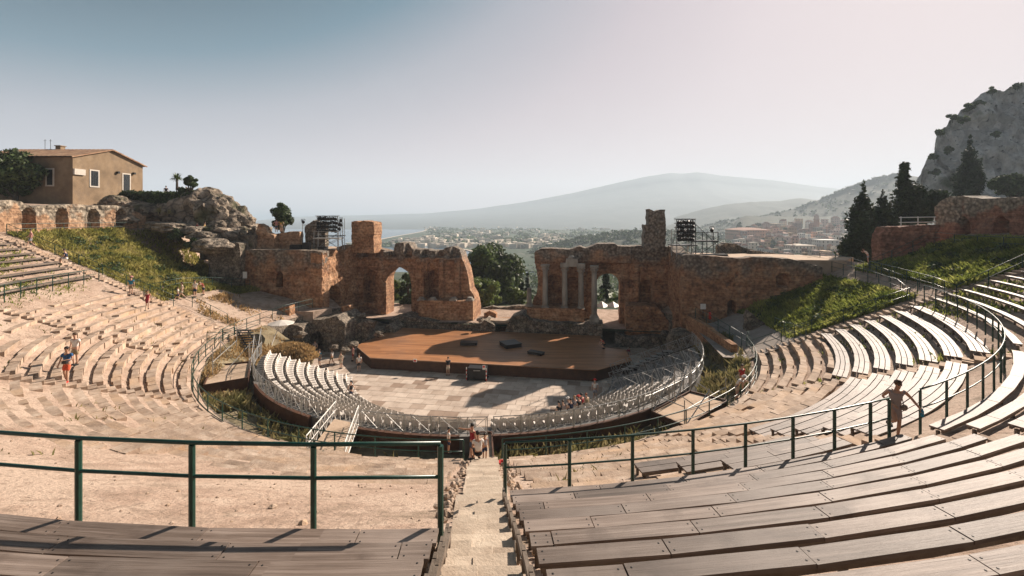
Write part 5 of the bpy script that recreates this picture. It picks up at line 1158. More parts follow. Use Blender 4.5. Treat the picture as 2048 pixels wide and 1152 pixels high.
# trees and plants on the left hill
tree('olive_tree', base_at(30, 57, 16), 6, crown(28, 350, 116, 100, 57, 46, .36, 31), 14000, .30, 'leaf_mid', 'large round green tree at the left edge, before the old house', tr=.35)
tree('small_tree', base_at(565, 61, 11.5), 4, crown(565, 436, 44, 46, 61, 22, .40, 33) + crown(564, 418, 22, 26, 61, 8, .5, 34), 3600, .26, 'leaf_dark', 'small dark tree standing alone on the terrace, left')
def spiky(px, py, d, r_, n, lab, m='leaf_mid', trunk=0, name='palm'):
    c = Vector(at(px, py, d)); root = thing(name, lab, 'plant', (c.x, c.y, c.z - trunk)); b = MB()
    for k in range(n):
        a, e = RNG.uniform(0, 2*pi), RNG.uniform(-.2, 1.3); dv = Vector((cos(a)*cos(e), sin(a)*cos(e), sin(e))) * r_ * RNG.uniform(.7, 1.1); s_ = Vector((-sin(a), cos(a), 0)) * r_ * .05
        mid = c + dv * .55 + Vector((0, 0, .06 * r_)); tip = c + dv + Vector((0, 0, -.25 * r_ * cos(e)))
        b.add([c - s_ * .5, c + s_ * .5, mid + s_, mid - s_, tip], [(0, 1, 2, 3), (3, 2, 4)], RNG.random())
    b.build('leaves', M[m], root)
    b = MB(); b.tube([(c.x, c.y, c.z - trunk - .3), c], [.16, .12], 7); b.build('stem', M['bark'], root)
spiky(354, 358, 61, 1.05, 110, 'spiky palm standing over the hedge end', trunk=1.2)
tree('shrub', base_at(380, 61, 17.6), 2, crown(382, 362, 26, 28, 61, 12, .42, 36) + crown(368, 382, 44, 24, 61, 12, .45, 37), 2600, .22, 'leaf_dark', 'dark shrub beside the spiky palm', cat='shrub')
spiky(318, 424, 58, .9, 60, 'grey agave on the pale ledge below the hedge', 'weed', .1, 'agave'); spiky(366, 414, 60, .9, 60, 'grey agave at the left of the rock outcrop', 'weed', .1, 'agave')
spiky(338, 428, 58, .8, 50, 'low grey agave between the ledge and the rocks', 'weed', .1, 'agave')
tree('shrub', base_at(350, 55.5, 12.6), 1.5, crown(350, 468, 46, 26, 55.5, 14, .5, 38), 3000, .2, 'leaf_dark', 'round dark bush at the top of the left grass slope', cat='shrub')
tree('shrub', base_at(384, 54, 11.6), 1.2, crown(384, 488, 26, 20, 54, 10, .5, 39), 1500, .2, 'leaf_dark', 'smaller dark bush below the round one on the left slope', cat='shrub')
# right hand trees
tree('cypress', base_at(1722, 54, 9), 11, column_crown(1728, 348, 535, 76, 54, 110, 41, -14, 1.0), 12000, .26, 'leaf_cypress', 'tall dark cypress in front of the town, leftmost of its group', tr=.3, limbs=False)
tree('cypress', base_at(1766, 56, 10), 9, column_crown(1766, 374, 500, 70, 56, 80, 42, 0, .9), 7500, .26, 'leaf_cypress', 'broad dark cypress between the tall cypress and the pine', tr=.3, limbs=False)
pine(1808, 326, 470, 92, 60, 'pointed layered conifer against the sky, right', 43, n=5200, tiers=12)
tree('broad_tree', base_at(1848, 60, 12), 6, crown(1846, 408, 104, 76, 60, 34, .38, 45), 9000, .30, 'leaf_cypress', 'dark dense tree below the left edge of the cliff', tr=.3)
tree('cypress', base_at(1940, 95, 17), 12, column_crown(1942, 256, 400, 54, 95, 90, 46, -4, 1.1), 7000, .42, 'leaf_cypress', 'dark cypress standing in front of the grey cliff', tr=.3, limbs=False)
tree('broad_tree', base_at(2020, 92, 17), 6, crown(2030, 372, 120, 50, 92, 30, .42, 47), 6000, .42, 'leaf_dark', 'low dark trees at the foot of the cliff, right edge', tr=.3)
# ---- the cliff
cr = [(1836, 402), (1842, 392), (1846, 362), (1850, 335), (1856, 318), (1872, 300), (1880, 292), (1876, 272), (1882, 261), (1893, 258), (1900, 240), (1920, 222), (1945, 203), (1960, 188), (1985, 182), (2010, 181), (2048, 166), (2100, 140), (2200, 110), (2350, 100)]
n, nr = 190, 120; D = 150.0; xs = np.interp(np.linspace(0, 1, n), np.linspace(0, 1, len(cr)), [c[0] for c in cr]); ys = np.interp(np.linspace(0, 1, n), np.linspace(0, 1, len(cr)), [c[1] for c in cr])
H = z_of(ys, D); X0 = (xs - PCX) / FPX * D; zb = 12.0; V = np.zeros((n, nr, 3)); tt = np.concatenate([np.linspace(0, 1, nr - 12), 1 + np.linspace(.08, 1, 12)])
for j, t in enumerate(tt):
    if t <= 1:
        hh = zb + (H - zb) * t; dep = D - (1 - t) ** 1.3 * 22
        q = fbm(X0 * .11, hh * .11, 2, 51, 5); q2 = np.abs(fbm(X0 * .22 + 9, hh * .05 + X0 * .1, 4, 53, 4)); k = min(1, (1 - t) * 5 + .15)
        V[:, j] = np.stack([X0 + 2.0 * q * k * 0, dep + (7.5 * q + 6 * q2) * k, hh + 1.2 * fbm(X0 * .35, 0 * X0, 7, 57, 3) * t], -1)
    else: V[:, j] = np.stack([(X0 + (t - 1) * 6) * (1 + (t - 1) * 50 / D), np.full(n, D + (t - 1) * 50), H - (H - zb) * (t - 1) * .8], -1)
b = MB(); b.grid(V); b.build('cliff', M['cliff'], kind='structure')
for i, (px, py) in enumerate(((1905, 236), (1935, 215), (1925, 240), (1985, 181), (2034, 172), (1880, 265), (1960, 205), (1868, 315), (1895, 300), (1990, 270), (1870, 345))):
    d = 149 if py < 240 else 141; tree('cliff_shrub', at(px, py + 8, d), 1.2, crown(px, py, 26, 14, d, 8, .5, 60 + i), 500, .5, 'leaf_mid', f'{ordn(i)} small shrub clinging to the grey cliff, counted from its left skyline', cat='shrub', group='shrubs on the cliff', tr=.1, limbs=False)
# ---- the town on its slope
def dtown(py): return np.interp(py, [425, 440, 470, 500, 540], [1000, 860, 620, 430, 270])
PX_, PY_ = np.meshgrid(np.linspace(1400, 1790, 40), np.linspace(428, 560, 30), indexing='ij'); Dm = dtown(PY_) + 2
Vt = np.stack([(PX_ - PCX) / FPX * Dm, Dm, ZC - (PY_ + 5 + 70 * smooth(1490, 1410, PX_) - HY) / FPX * Dm + 3 * fbm(PX_ * .05, PY_ * .1, 0, 3, 3)], -1)
b = MB(); b.grid(Vt); b.build('town_slope', M['hill'], smooth=True, kind='structure')
PAL = [('pale pink', (.56, .40, .34)), ('cream', (.62, .54, .44)), ('white', (.68, .65, .60)), ('ochre', (.52, .36, .22)), ('terracotta', (.44, .25, .17)), ('grey', (.40, .37, .34))]
for nme, c in PAL: M['town_' + nme] = mat('town_' + nme.replace(' ', '_'), [tuple(x * .85 for x in c), c], .15, .9, tone=.45)
M['town_roof'] = mat('town_roof', [(.30, .15, .10), (.42, .24, .17)], .2, .9, tone=.2)
g = np.random.default_rng(77); spots = []
for k in range(420):
    px = g.uniform(1474, 1708); py = g.uniform(446, 532)
    if px < 1560 and py < 452 + (1560 - px) * .12: continue
    if px < 1520 and py > 500: continue
    w = g.uniform(8, 17) * (1 if py > 465 else .8)
    if any(abs(px - q[0]) < (w + q[2]) * .40 and abs(py - q[1]) < 5.5 for q in spots): continue
    spots.append((px, py, w))
spots.sort(key=lambda q: q[1])
def town_house(px, py, wpx, hpx, c, roof, lab, rz=None, grp='houses of the hillside town', name='town_house'):
    d = float(dtown(py)); p = at(px, py + 3, d); w = wpx / FPX * d; h = hpx / FPX * d; dp = w * g.uniform(.7, 1.1); rz = g.uniform(-.5, .5) if rz is None else rz
    b = MB(); b.box((p[0], p[1] + dp / 2, p[2] - 6), (w, dp, h + 6), rz, bottom=True, tone=g.random()); ca, sa = cos(rz), sin(rz); fl = max(1, int(h / 3.2)); n = max(2, int(w / 3.4))
    for side in (0, 1):
        for i in range(n):
            for j in range(fl):
                u = (i + .5) / n - .5; z = p[2] + h * (j + .35) / fl
                if side == 0: q = [(u*w - .55, -dp/2 - .06), (u*w + .55, -dp/2 - .06)]
                else: q = [(-w/2 - .06, u*dp + .55), (-w/2 - .06, u*dp - .55)]
                a, e = [(p[0] + x*ca - y*sa, p[1] + dp/2 + x*sa + y*ca) for x, y in q]; hh = min(1.7, h / fl * .55); b.add([(*a, z), (*e, z), (*e, z + hh), (*a, z + hh)], [(0, 1, 2, 3)], -.45)
    o = b.build(name, M['town_' + c], label=lab, cat='house', group=grp)
    b = MB(); z = p[2] + h
    if roof == 'flat': b.box((p[0], p[1] + dp/2, z), (w * 1.02, dp * 1.02, .5), rz, bottom=True, tone=g.random()); b.build('roof', M['town_' + c], o)
    else: b.box((p[0], p[1] + dp/2, z), (w * 1.08, dp * 1.08, h * .22 + .8), rz, bottom=True, taper=.35, tone=g.random()); b.build('roof', M['town_roof'], o)
for px, py, w in spots:
    c = PAL[g.choice(6, p=[.27, .23, .14, .14, .12, .10])][0]; rf = 'flat' if g.random() < .5 else 'tiled'
    town_house(px, py, w, g.uniform(8, 14), c, rf, f'{c} town house with {"a flat" if rf == "flat" else "a tiled"} roof among the hillside town')
town_house(1508, 470, 62, 13, 'terracotta', 'tiled', 'long terracotta hotel block with tiled roof at the left of the town', 0.05)
town_house(1610, 505, 46, 16, 'cream', 'flat', 'wide cream building with rows of windows in the town below the cypress', .1); town_house(1662, 500, 34, 22, 'white', 'flat', 'tall white building with rows of windows beside the tall cypress', -.1)
d = float(dtown(462)); p = at(1633, 462, d); r = thing('bell_tower', 'slim terracotta bell tower rising above the town roofs', 'tower', (p[0], p[1], p[2] - 4))
b = MB(); b.box((p[0], p[1], p[2] - 4), (5.2, 5.2, 21), .2, bottom=True); b.build('shaft', M['town_terracotta'], r); b = MB(); b.box((p[0], p[1], p[2] + 17.2), (6.2, 6.2, 1), .2, bottom=True); b.box((p[0], p[1], p[2] + 18.1), (4.4, 4.4, 5), .2, bottom=True); b.box((p[0], p[1], p[2] + 23), (4.8, 4.8, 3), .2, bottom=True, taper=.1); b.build('belfry', M['town_pale pink'], r)
for i in range(26):
    px, py = g.uniform(1470, 1700), g.uniform(450, 525); d = float(dtown(py)) - 4; s = g.uniform(9, 16)
    tree('town_tree', at(px, py + s * .5, d), s / FPX * d, crown(px, py, s, s * g.uniform(.7, 1.4), d, 7, .5, 100 + i), 260, 1.3 + d * .0016, 'leaf_dark', 'dark tree among the houses of the hillside town', group='trees in the hillside town', tr=.4, limbs=False)
# coast town specks and woods on the plain
b = MB(); g2 = np.random.default_rng(5)
for k in range(900):
    px, py = g2.uniform(770, 1250), 452 + 46 * g2.random() ** 1.3
    if px < 850 and (py < 474 or py < 488 - (px - 770) * .15): continue
    if fbm(px * .02, py * .12, 0, 9, 3) < .02 and py < 483: continue
    d = (ZC - ZSEA) * FPX / (py - HY); p = at(px, py, d); b.box((p[0], p[1], ZSEA), (g2.uniform(5, 12), g2.uniform(5, 10), g2.uniform(4, 9)), g2.uniform(0, 3), bottom=True, tone=g2.random())
b.build('coast_town', M['town_cream'], kind='stuff', label='tiny pale buildings of the far coastal towns', cat='far town')
b = MB(); cl = []
for k in range(520):
    px, py = g2.uniform(740, 1250), 450 + 44 * g2.random() ** 1.2
    if px < 850 and (py < 476 or py < 490 - (px - 770) * .15): continue
    d = (ZC - ZSEA) * FPX / (py - HY); p = at(px, py, d); rr = g2.uniform(3, 9); cl.append(((p[0], p[1], ZSEA + 2), (rr * 2.0, rr, rr * .5)))
leaves(b, cl, 9000, 5.0); b.build('plain_woods', M['leaf_mid'], kind='stuff', label='dark patches of far woodland on the coastal plain', cat='woodland')
# trees along the crests of the nearer hills
b = MB(); cl = []
spur = [(1010, 530), (1040, 512), (1080, 497), (1140, 480), (1200, 469), (1260, 462), (1330, 459)]
for k in range(240):
    px = g2.uniform(1020, 1320); py = np.interp(px, [q[0] for q in spur], [q[1] for q in spur]) + g2.uniform(-1.5, 10) ; d = 640 - (py - np.interp(px, [q[0] for q in spur], [q[1] for q in spur])) * 6; rr = g2.uniform(2, 4.6); cl.append((at(px, py, d), (rr, rr, rr)))
hill = [(1390, 458), (1450, 441), (1520, 433), (1590, 418), (1650, 395), (1700, 374), (1755, 356), (1790, 349)]
for k in range(300):
    px = g2.uniform(1390, 1800); py = np.interp(px, [q[0] for q in hill], [q[1] for q in hill]) + g2.uniform(-.8, 3) ; rr = g2.uniform(2, 5); cl.append((at(px, py, 1148), (rr * 1.4, rr, rr)))
leaves(b, cl, 11000, 2.2); b.build('hill_woods', M['leaf_dark'], kind='stuff', label='woods along the crests of the nearer hills', cat='woodland')
# ---- grass : real blades, by the thousand
def blades(name, pts, zf, size, m, lab, cat='grass', lean=.4, per=1):
    pts = np.asarray(pts); n = len(pts); z = zf(pts[:, 0], pts[:, 1]); h = size * RNG.uniform(.45, 1.5, n) * (1 + .6 * fbm(pts[:, 0] * .5, pts[:, 1] * .5, 0, 71, 3)); a = RNG.uniform(0, 2*pi, n); w = h * RNG.uniform(.10, .22, n); lx, ly = RNG.normal(0, lean, n) * h, RNG.normal(0, lean, n) * h
    B = np.stack([pts[:, 0], pts[:, 1], z - .04], 1); s = np.stack([np.cos(a) * w, np.sin(a) * w, 0 * w], 1); T = B + np.stack([lx, ly, h], 1); Mi = B + np.stack([lx * .3, ly * .3, h * .55], 1)
    V = np.stack([B - s, B + s, Mi + s * .8, T, Mi - s * .8], 1).reshape(-1, 3); i = np.arange(n) * 5; b = MB(); b.n
    b.addq(V, np.stack([i, i+1, i+2, i+3], 1), RNG.random(n)); b.f += [tuple(x) for x in np.stack([i, i+3, i+4, i], 1)[:, :3].tolist()]; b.t += RNG.random(n).tolist()
    return b.build(name, M[m], kind='stuff', label=lab, cat=cat)
def sample_polar(R0, R1, t0, t1, n, dens=None):
    R = np.sqrt(RNG.uniform(R0*R0, R1*R1, n)); t = RNG.uniform(t0, t1, n); a = np.radians(t) + DEL; P_ = np.stack([CX + R*np.sin(a), CY - R*np.cos(a)], 1)
    if dens is not None: P_ = P_[RNG.random(n) < dens(P_[:, 0], P_[:, 1])]
    return P_
def zg(X, Y):
    R = np.hypot(X - CX, Y - CY); T = np.degrees(np.arctan2(X - CX, CY - Y) - DEL); return zcav(R, T, X, Y)
patch = lambda sc_, lo, hi, sd: (lambda x, y: smooth(lo, hi, fbm(x * sc_, y * sc_, 0, sd, 3)))
blades('grass', sample_polar(31.0, 45.6, -117, -91.6, 46000, lambda x, y: .35 + .65 * patch(.35, -.3, .1, 81)(x, y)), zg, .36, 'grass', 'yellow green grass covering the left slope')
blades('grass', sample_polar(26.5, 35.1, 70.2, 93, 28000, lambda x, y: .35 + .65 * patch(.35, -.3, .1, 82)(x, y)), zg, .40, 'grass_green', 'lush green grass on the lower right slope')
blades('grass', sample_polar(37.2, 45.0, 68.6, 88, 30000, lambda x, y: .35 + .65 * patch(.35, -.3, .1, 83)(x, y)), zg, .42, 'grass_green', 'lush green grass on the upper right slope')
def zdn(X, Y):
    R = np.hypot(X - CX, Y - CY); T = np.degrees(np.arctan2(X - CX, CY - Y) - DEL); return zditch(R, T, X, Y)
blades('grass', np.concatenate([sample_polar(20.3, 23.2, -52, 34, 5200, patch(.3, -.1, .3, 84)), sample_polar(20.2, 23.2, 44, 84, 9000, patch(.3, -.35, .1, 85)), sample_polar(20.6, 23.2, -58, -50, 900)]), zdn, .42, 'weed', 'tall dry weeds growing in the ditch below the railing')
blades('grass', np.concatenate([sample_polar(35, 37.6, -86, -68, 600), sample_polar(34.6, 45, 44, 67, 9000, patch(.4, -.2, .2, 86)), sample_polar(24, 34, 44, 67, 1500, patch(.5, .05, .3, 88)), sample_polar(36, 45, -89, -62, 5000, patch(.4, -.3, .1, 87))]), zg, .22, 'grass_green', 'green grass tufts growing under the open plank benches')
blades('grass', np.concatenate([sample_polar(24.2, 36, -88, -24, 5200, patch(.45, .18, .34, 89)), sample_polar(24.2, 33, 3, 20, 1200, patch(.5, .15, .35, 90)), sample_polar(24, 40, .98, 1.7, 50, patch(.8, .0, .2, 91))]), zg, .16, 'weed', 'small dry tufts scattered over the stone seats')
M['dry'] = mat('dry_yellow_grass', [(.26, .17, .08), (.44, .30, .14), (.56, .42, .22)], .6, .9, tone=.3, trans=.3)
b = MB(); c = at(580, 682, 44.5); b.blob((c[0], c[1], 1.7), (2.4, 1.8, 1.15), 5, .2, 3); b.build('dry_mound', M['ditch'], kind='structure')
gx_ = RNG.uniform(-1.12, 1.12, (6500, 2)); gx_ = gx_[np.hypot(gx_[:, 0], gx_[:, 1]) < 1.12] * np.array([2.4, 1.8])
blades('dry_grass', gx_ + np.array([c[0], c[1]]), lambda X, Y: 1.7 + 1.15 * np.sqrt(np.clip(1 - ((X - c[0]) / 2.4) ** 2 - ((Y - c[1]) / 1.8) ** 2, 0, 1)), .24, 'dry', 'dry golden grass on the mound beside the parasol')
# loose stones on the dirt
b = MB()
for k in range(260):
    R, t = RNG.uniform(29, 38.5), RNG.choice([RNG.uniform(-60, -3), RNG.uniform(-14, -1.6), RNG.uniform(1.6, 12)]); p = pol(R, t); s = RNG.uniform(.015, .05) * (2.2 if RNG.random() < .08 else 1)
    b.blob((p[0], p[1], cone(R) - .42 + .10 * float(fbm(p[0] * .35, p[1] * .35, 0, 21, 4)) + s * .2), (s, s * .9, s * .7), k, .5, 1, RNG.random())
for k in range(150):
    R = RNG.uniform(24, 39); p = pol(R, RNG.choice([-1, 1]) * degrees((.74 + abs(RNG.normal(0, .13))) / R)); s = RNG.uniform(.04, .13); b.blob((p[0], p[1], cone(R) - .34), (s, s * .9, s * .8), k, .5, 1, RNG.random())
b.build('loose_stones', M['stone'], kind='stuff', label='loose stones scattered over the dusty slope', cat='stones')

# scrub on the hillside below the stage building
b = MB(); cl = []; g3 = np.random.default_rng(15)
for k in range(420):
    s_, w_ = g3.uniform(-90, 120), 34 + 300 * g3.random() ** 1.5; x, y, _ = st(s_, w_); z = float(zback(np.array(x), np.array(y)))
    rr = g3.uniform(.8, 2.2) * (1 + w_ / 160); cl.append(((x, y, z + rr * .4), (rr * 1.3, rr * 1.3, rr * .8)))
leaves(b, cl, 26000, .9); b.build('hillside_scrub', M['leaf_mid'], kind='stuff', label='green scrub covering the hillside behind the stage walls', cat='scrub')

# darker leafy clumps among the grass
b = MB(); cl = []
for n_, (R0, R1, t0, t1) in ((46, (32.5, 44, -110, -93)), (40, (27, 34.6, 71.5, 91)), (40, (37.6, 44.2, 70, 87))):
    for k in range(n_):
        R, t = g3.uniform(R0, R1), g3.uniform(t0, t1); x, y, _ = pol(R, t); z = float(zg(np.array(x), np.array(y))); rr = g3.uniform(.25, .7); cl.append(((x, y, z + rr * .25), (rr * 1.3, rr * 1.3, rr * .6)))
leaves(b, cl, 12000, .17); b.build('weed_clumps', M['leaf_mid'], kind='stuff', label='leafy green weed clumps dotted over the grass slopes', cat='weeds')

blades('dry_grass', np.concatenate([sample_polar(20.2, 23.2, -98, -58, 5200, patch(.4, -.3, .2, 95)), sample_polar(23.4, 30, -108, -93, 2600, patch(.4, -.1, .3, 96))]), lambda X, Y: np.where(np.hypot(X - CX, Y - CY) < 23.3, zdn(X, Y), zg(X, Y)), .30, 'dry', 'dry golden grass on the bank at the left end of the stand')

# woods over the nearer hills, and the trodden ground behind the stage walls
for nm, k_, n_, sz, lab in (('wooded_spur', 620, 15000, 2.0, 'dense green woods covering the spur behind the stage walls'), ('town_hill', 620, 9000, 3.6, 'woods covering the hill above the town')):
    V = RIDGES[nm]; b = MB(); cl = []
    for q in range(k_):
        i, j = g3.integers(2, V.shape[0] - 2), int(25 - 18 * g3.random() ** 1.4); p = V[i, j] + g3.random() * (V[i + 1, j] - V[i, j]); rr = g3.uniform(1.8, 4.2) * (1.5 if nm == 'town_hill' else 1); cl.append(((p[0], p[1], p[2] + rr * .3), (rr * 1.5, rr * 1.3, rr * .8)))
    leaves(b, cl, n_, sz); b.build('hill_woods', M['leaf_dark'], kind='stuff', label=lab, cat='woodland')
Sg2, Wg2 = np.meshgrid(np.linspace(-26, 26, 60), np.linspace(12.5, 27, 18), indexing='ij'); X2 = CX + Sg2 * TX + Wg2 * NX; Y2 = CY + Sg2 * TY + Wg2 * NY
b = MB(); b.grid(np.stack([X2, Y2, zback(X2, Y2) + .12 - .5 * smooth(24, 27, Wg2)], -1)); b.build('back_court', M['dirt'], smooth=True, kind='structure')
# ------------------------------------------------------------------ lighting rigs, signs and people
def can_mesh():
    b = MB(); b.tube([(0, .32, 0), (0, .10, 0), (0, -.20, 0), (0, -.26, 0)], [.10, .17, .19, .21], 9); b.beam((-.22, 0, .02), (-.22, 0, .34), .03, .05); b.beam((.22, 0, .02), (.22, 0, .34), .03, .05); b.beam((-.22, 0, .34), (.22, 0, .34), .03, .05); return b
q = can_mesh().build('spotlight', M['black']); CAN = q.data; CANO = Vector(q.location); bpy.data.objects.remove(q)
def can(root, p, yaw, pitch=.45):
    o = bpy.data.objects.new('spotlight', CAN); COL.objects.link(o); o.parent = root
    o.matrix_local = Matrix.Translation(Vector(p) - root.location) @ Matrix.Rotation(yaw, 4, 'Z') @ Matrix.Rotation(pitch, 4, 'X') @ Matrix.Translation(CANO)
def rig(px0, px1, ys, d, zb, n, lab, yaw, side=None):
    x0, x1 = at(px0, 0, d)[0], at(px1, 0, d)[0]; root = thing('lighting_rig', lab, 'lighting rig', ((x0+x1)/2, d, zb), 'stage lighting rigs')
    b = MB(); zt_ = z_of(ys[0], d) + .35
    for x in (x0, x1):
        for y in (d + .25, d + 2.0): b.tube([(x, y, zb), (x, y, zt_ if y < d + 1 else zt_ - 1.2)], .05, 6)
    b.tube([(x0, d + 2.0, zb + .3), (x0, d + .25, zt_ - .4)], .04, 6); b.tube([(x1, d + 2.0, zb + .3), (x1, d + .25, zt_ - .4)], .04, 6); b.tube([(x0, d + .25, zb + .2), (x1, d + .25, z_of(ys[-1], d) - .4)], .04, 6); b.tube([(x1, d + .25, zb + .2), (x0, d + .25, z_of(ys[-1], d) - .4)], .04, 6)
    for y in ys: b.tube([(x0 - .3, d + .2, z_of(y, d) + .34), (x1 + .3, d + .2, z_of(y, d) + .34)], .045, 6)
    b.build('frame', M['steel'], root)
    b = MB(); zp = z_of(ys[-1], d) - .75; b.box(((x0+x1)/2, d + 1.0, zp), (x1 - x0 + .8, 2.0, .10)); b.build('platform', M['dark_metal'], root)
    for y in ys:
        for k in range(n): can(root, (x0 + (x1 - x0) * (k + .5) / n + RNG.uniform(-.05, .05), d, z_of(y, d) + RNG.uniform(-.05, .05)), yaw + RNG.normal(0, .18), .42 + RNG.normal(0, .1))
    return root
r1 = rig(634, 674, (437, 445, 453, 461), 60.5, 11.05, 8, 'dark rig with rows of spotlights on steel scaffold, left terrace', .5)
for y in (440, 449): can(r1, at(682, y, 60.5), .3); can(r1, at(679, y + 8, 60.5), .3)
b = MB()
for px in (688, 604): b.tube([(at(px, 0, 60.5)[0], 60.7, 11.05), (at(px, 0, 60.5)[0], 60.7, z_of(437 if px > 650 else 446, 60.5))], .04, 6)
b.tube([at(604, 450, 60.7), at(634, 450, 60.7)], .04, 6); b.build('frame', M['steel'], r1); can(r1, at(606, 443, 60.5), .6)
b = MB(); c = at(657, 470, 59.6); b.box((c[0], c[1], 12.6), (3.4, 1.6, .14)); 
for sx in (-1.6, 1.6):
    for sy in (-.7, .7): b.tube([(c[0] + sx, c[1] + sy, 11.05), (c[0] + sx, c[1] + sy, 13.6)], .04, 6)
for sy in (-.7, .7): b.tube([(c[0] - 1.6, c[1] + sy, 11.1), (c[0] + 1.6, c[1] + sy, 12.6)], .03, 6); b.tube([(c[0] - 1.6, c[1] + sy, 13.5), (c[0] + 1.6, c[1] + sy, 13.5)], .03, 6)
b.build('walkway', M['steel'], r1)
r2 = rig(1355, 1388, (444, 452.5, 461, 469.5, 478), 51.5, 10.85, 7, 'dark tall rig of spotlights beside the slender tower, right terrace', -.3)
c = at(1410, 482, 51.5); b = MB(); b.box((c[0], 51.6, c[2]), (2.6, 1.4, .14))
for sx in (-1.25, 0, 1.25): b.tube([(c[0] + sx, 51.0, 10.85), (c[0] + sx, 51.0, c[2] + (1.9 if sx < 0 else 1.0))], .045, 6); b.tube([(c[0] + sx, 52.2, 10.85), (c[0] + sx, 52.2, c[2] + 1.0)], .045, 6)
b.tube([(c[0] - 1.25, 51.0, c[2] + 1.0), (c[0] + 1.25, 51.0, c[2] + 1.0)], .035, 6); b.tube([(c[0] - 1.25, 51.0, 10.9), (c[0] + 1.25, 51.0, c[2])], .035, 6); b.tube([(c[0] + 2.6, 51.2, 10.9), (c[0] - 1.25, 51.0, c[2] + 1.9)], .03, 6)
b.build('side_platform', M['dark_metal'], r2); can(r2, at(1424, 459, 51.5), -.5); b = MB(); b.tube([at(1424, 459, 51.6), (at(1424, 0, 51.6)[0], 51.6, c[2])], .04, 6); b.build('lamp_pole', M['steel'], r2)
def case(px, py, d, zb, sx, sz, lab, grp='black equipment cases on the terraces'):
    x = at(px, py, d)[0]; r = thing('equipment_case', lab, 'case', (x, d, zb), grp); b = MB(); b.box((x, d, zb + .05), (sx, .7, sz), RNG.uniform(-.3, .3), bottom=True); b.build('body', M['black'], r); b = MB(); b.box((x, d, zb), (sx * .8, .5, .06), 0, bottom=True); b.build('base', M['dark_metal'], r)
for a in ((592, 490, 58, 11.05, 1.3, .75, 'black case left of the left lighting rig'), (613, 488, 58.5, 11.05, .9, 1.0, 'tall black case beside the left lighting rig'), (646, 492, 58, 11.05, 1.0, .5, 'low black case at the foot of the left lighting rig'), (1372, 505, 50.2, 10.85, 1.4, .45, 'low black case at the foot of the right lighting rig'), (1418, 508, 50.4, 10.85, 1.6, .4, 'long low black case right of the right lighting rig'), (1442, 509, 50.8, 10.85, 1.2, .35, 'small black case nearest the low rubble wall, right')): case(*a)
def notice(px, py, d, w, h, lab):
    p = at(px, py, d); r = thing('notice_board', lab, 'sign', (p[0], d, p[2] - h - .9), 'white notice boards'); b = MB(); b.box((p[0], d - .03, p[2]), (w, .04, h)); b.build('panel', M['white_metal'], r); b = MB(); b.beam((p[0], d, p[2] + h/2), (p[0], d, p[2] - h/2 - 1.0), .06, .05); b.build('post', M['dark_metal'], r)
notice(1406, 613, 46.9, .55, .55, 'white notice board by the courtyard railing, right'); notice(490, 550, 55.5, .5, .8, 'white notice board at the foot of the left side hall')
p = at(1420, 634, 46.6); r = thing('fire_extinguisher', 'red fire extinguisher standing beside the right notice board', 'extinguisher', (p[0], p[1], 5.0)); b = MB(); b.lathe((p[0], p[1], 4.95), [(.12, 0), (.13, .08), (.13, .62), (.05, .74)], 10); b.build('cylinder', M['red'], r); b = MB(); b.box((p[0], p[1], 5.72), (.12, .06, .08)); b.beam((p[0] + .05, p[1], 5.7), (p[0] + .16, p[1], 5.3), .03, .03); b.build('valve', M['black'], r)
# ---- people
def cloth(name, c): M['c_' + name] = mat('cloth_' + name, [tuple(x * .8 for x in c), c], 9, .85, .2, 25, bdist=.01); return M['c_' + name]
for n_, c_ in dict(white=(.72, .68, .63), black=(.018, .018, .02), blue=(.03, .10, .24), teal=(.02, .20, .32), red=(.48, .03, .025), orange=(.62, .10, .04), darkred=(.28, .02, .03), brown=(.30, .245, .23), yellow=(.60, .38, .10), pink=(.55, .26, .24), grey=(.30, .30, .33), navy=(.02, .03, .07), denim=(.06, .09, .15), khaki=(.30, .23, .14), cream=(.60, .50, .38)).items(): cloth(n_, c_)
M['skin'] = mat('skin', [(.44, .26, .18), (.55, .34, .24)], 6, .55, spec=.35); M['skin_tan'] = mat('tanned_skin', [(.34, .18, .115), (.44, .25, .16)], 6, .55, spec=.35)
for n_, c_ in dict(brown=(.06, .035, .02), black=(.012, .01, .009), red=(.16, .05, .02), fair=(.25, .16, .08)).items(): M['hair_' + n_] = mat('hair_' + n_, [c_, tuple(x * 1.6 for x in c_)], 14, .6)
def grow(chains, xf, sub=1):
    """skinned limbs: chains of (point, radius); shared points join"""
    V, Rr, E, idx = [], [], [], {}
    for ch in chains:
        prev = None
        for p, r in ch:
            k = tuple(round(x, 4) for x in p)
            if k not in idx: idx[k] = len(V); V.append(p); Rr.append(r)
            if prev is not None and prev != idx[k]: E.append((prev, idx[k]))
            prev = idx[k]
    me = bpy.data.meshes.new('skeleton'); me.from_pydata([tuple(p) for p in V], E, []); o = bpy.data.objects.new('skeleton', me); COL.objects.link(o)
    o.modifiers.new('skin', 'SKIN'); s = me.skin_vertices[0].data
    for i, r in enumerate(Rr): s[i].radius = (r, r) if np.isscalar(r) else r
    s[0].use_root = True; o.modifiers[0].use_smooth_shade = True
    m = o.modifiers.new('sub', 'SUBSURF'); m.levels = sub; m.render_levels = sub
    dg = bpy.context.evaluated_depsgraph_get(); ev = o.evaluated_get(dg); m2 = ev.to_mesh(); n = len(m2.vertices)
    co = np.empty(n * 3); m2.vertices.foreach_get('co', co); F = [tuple(p.vertices) for p in m2.polygons]; ev.to_mesh_clear(); bpy.data.objects.remove(o); bpy.data.meshes.remove(me)
    return xf(co.reshape(-1, 3)), F
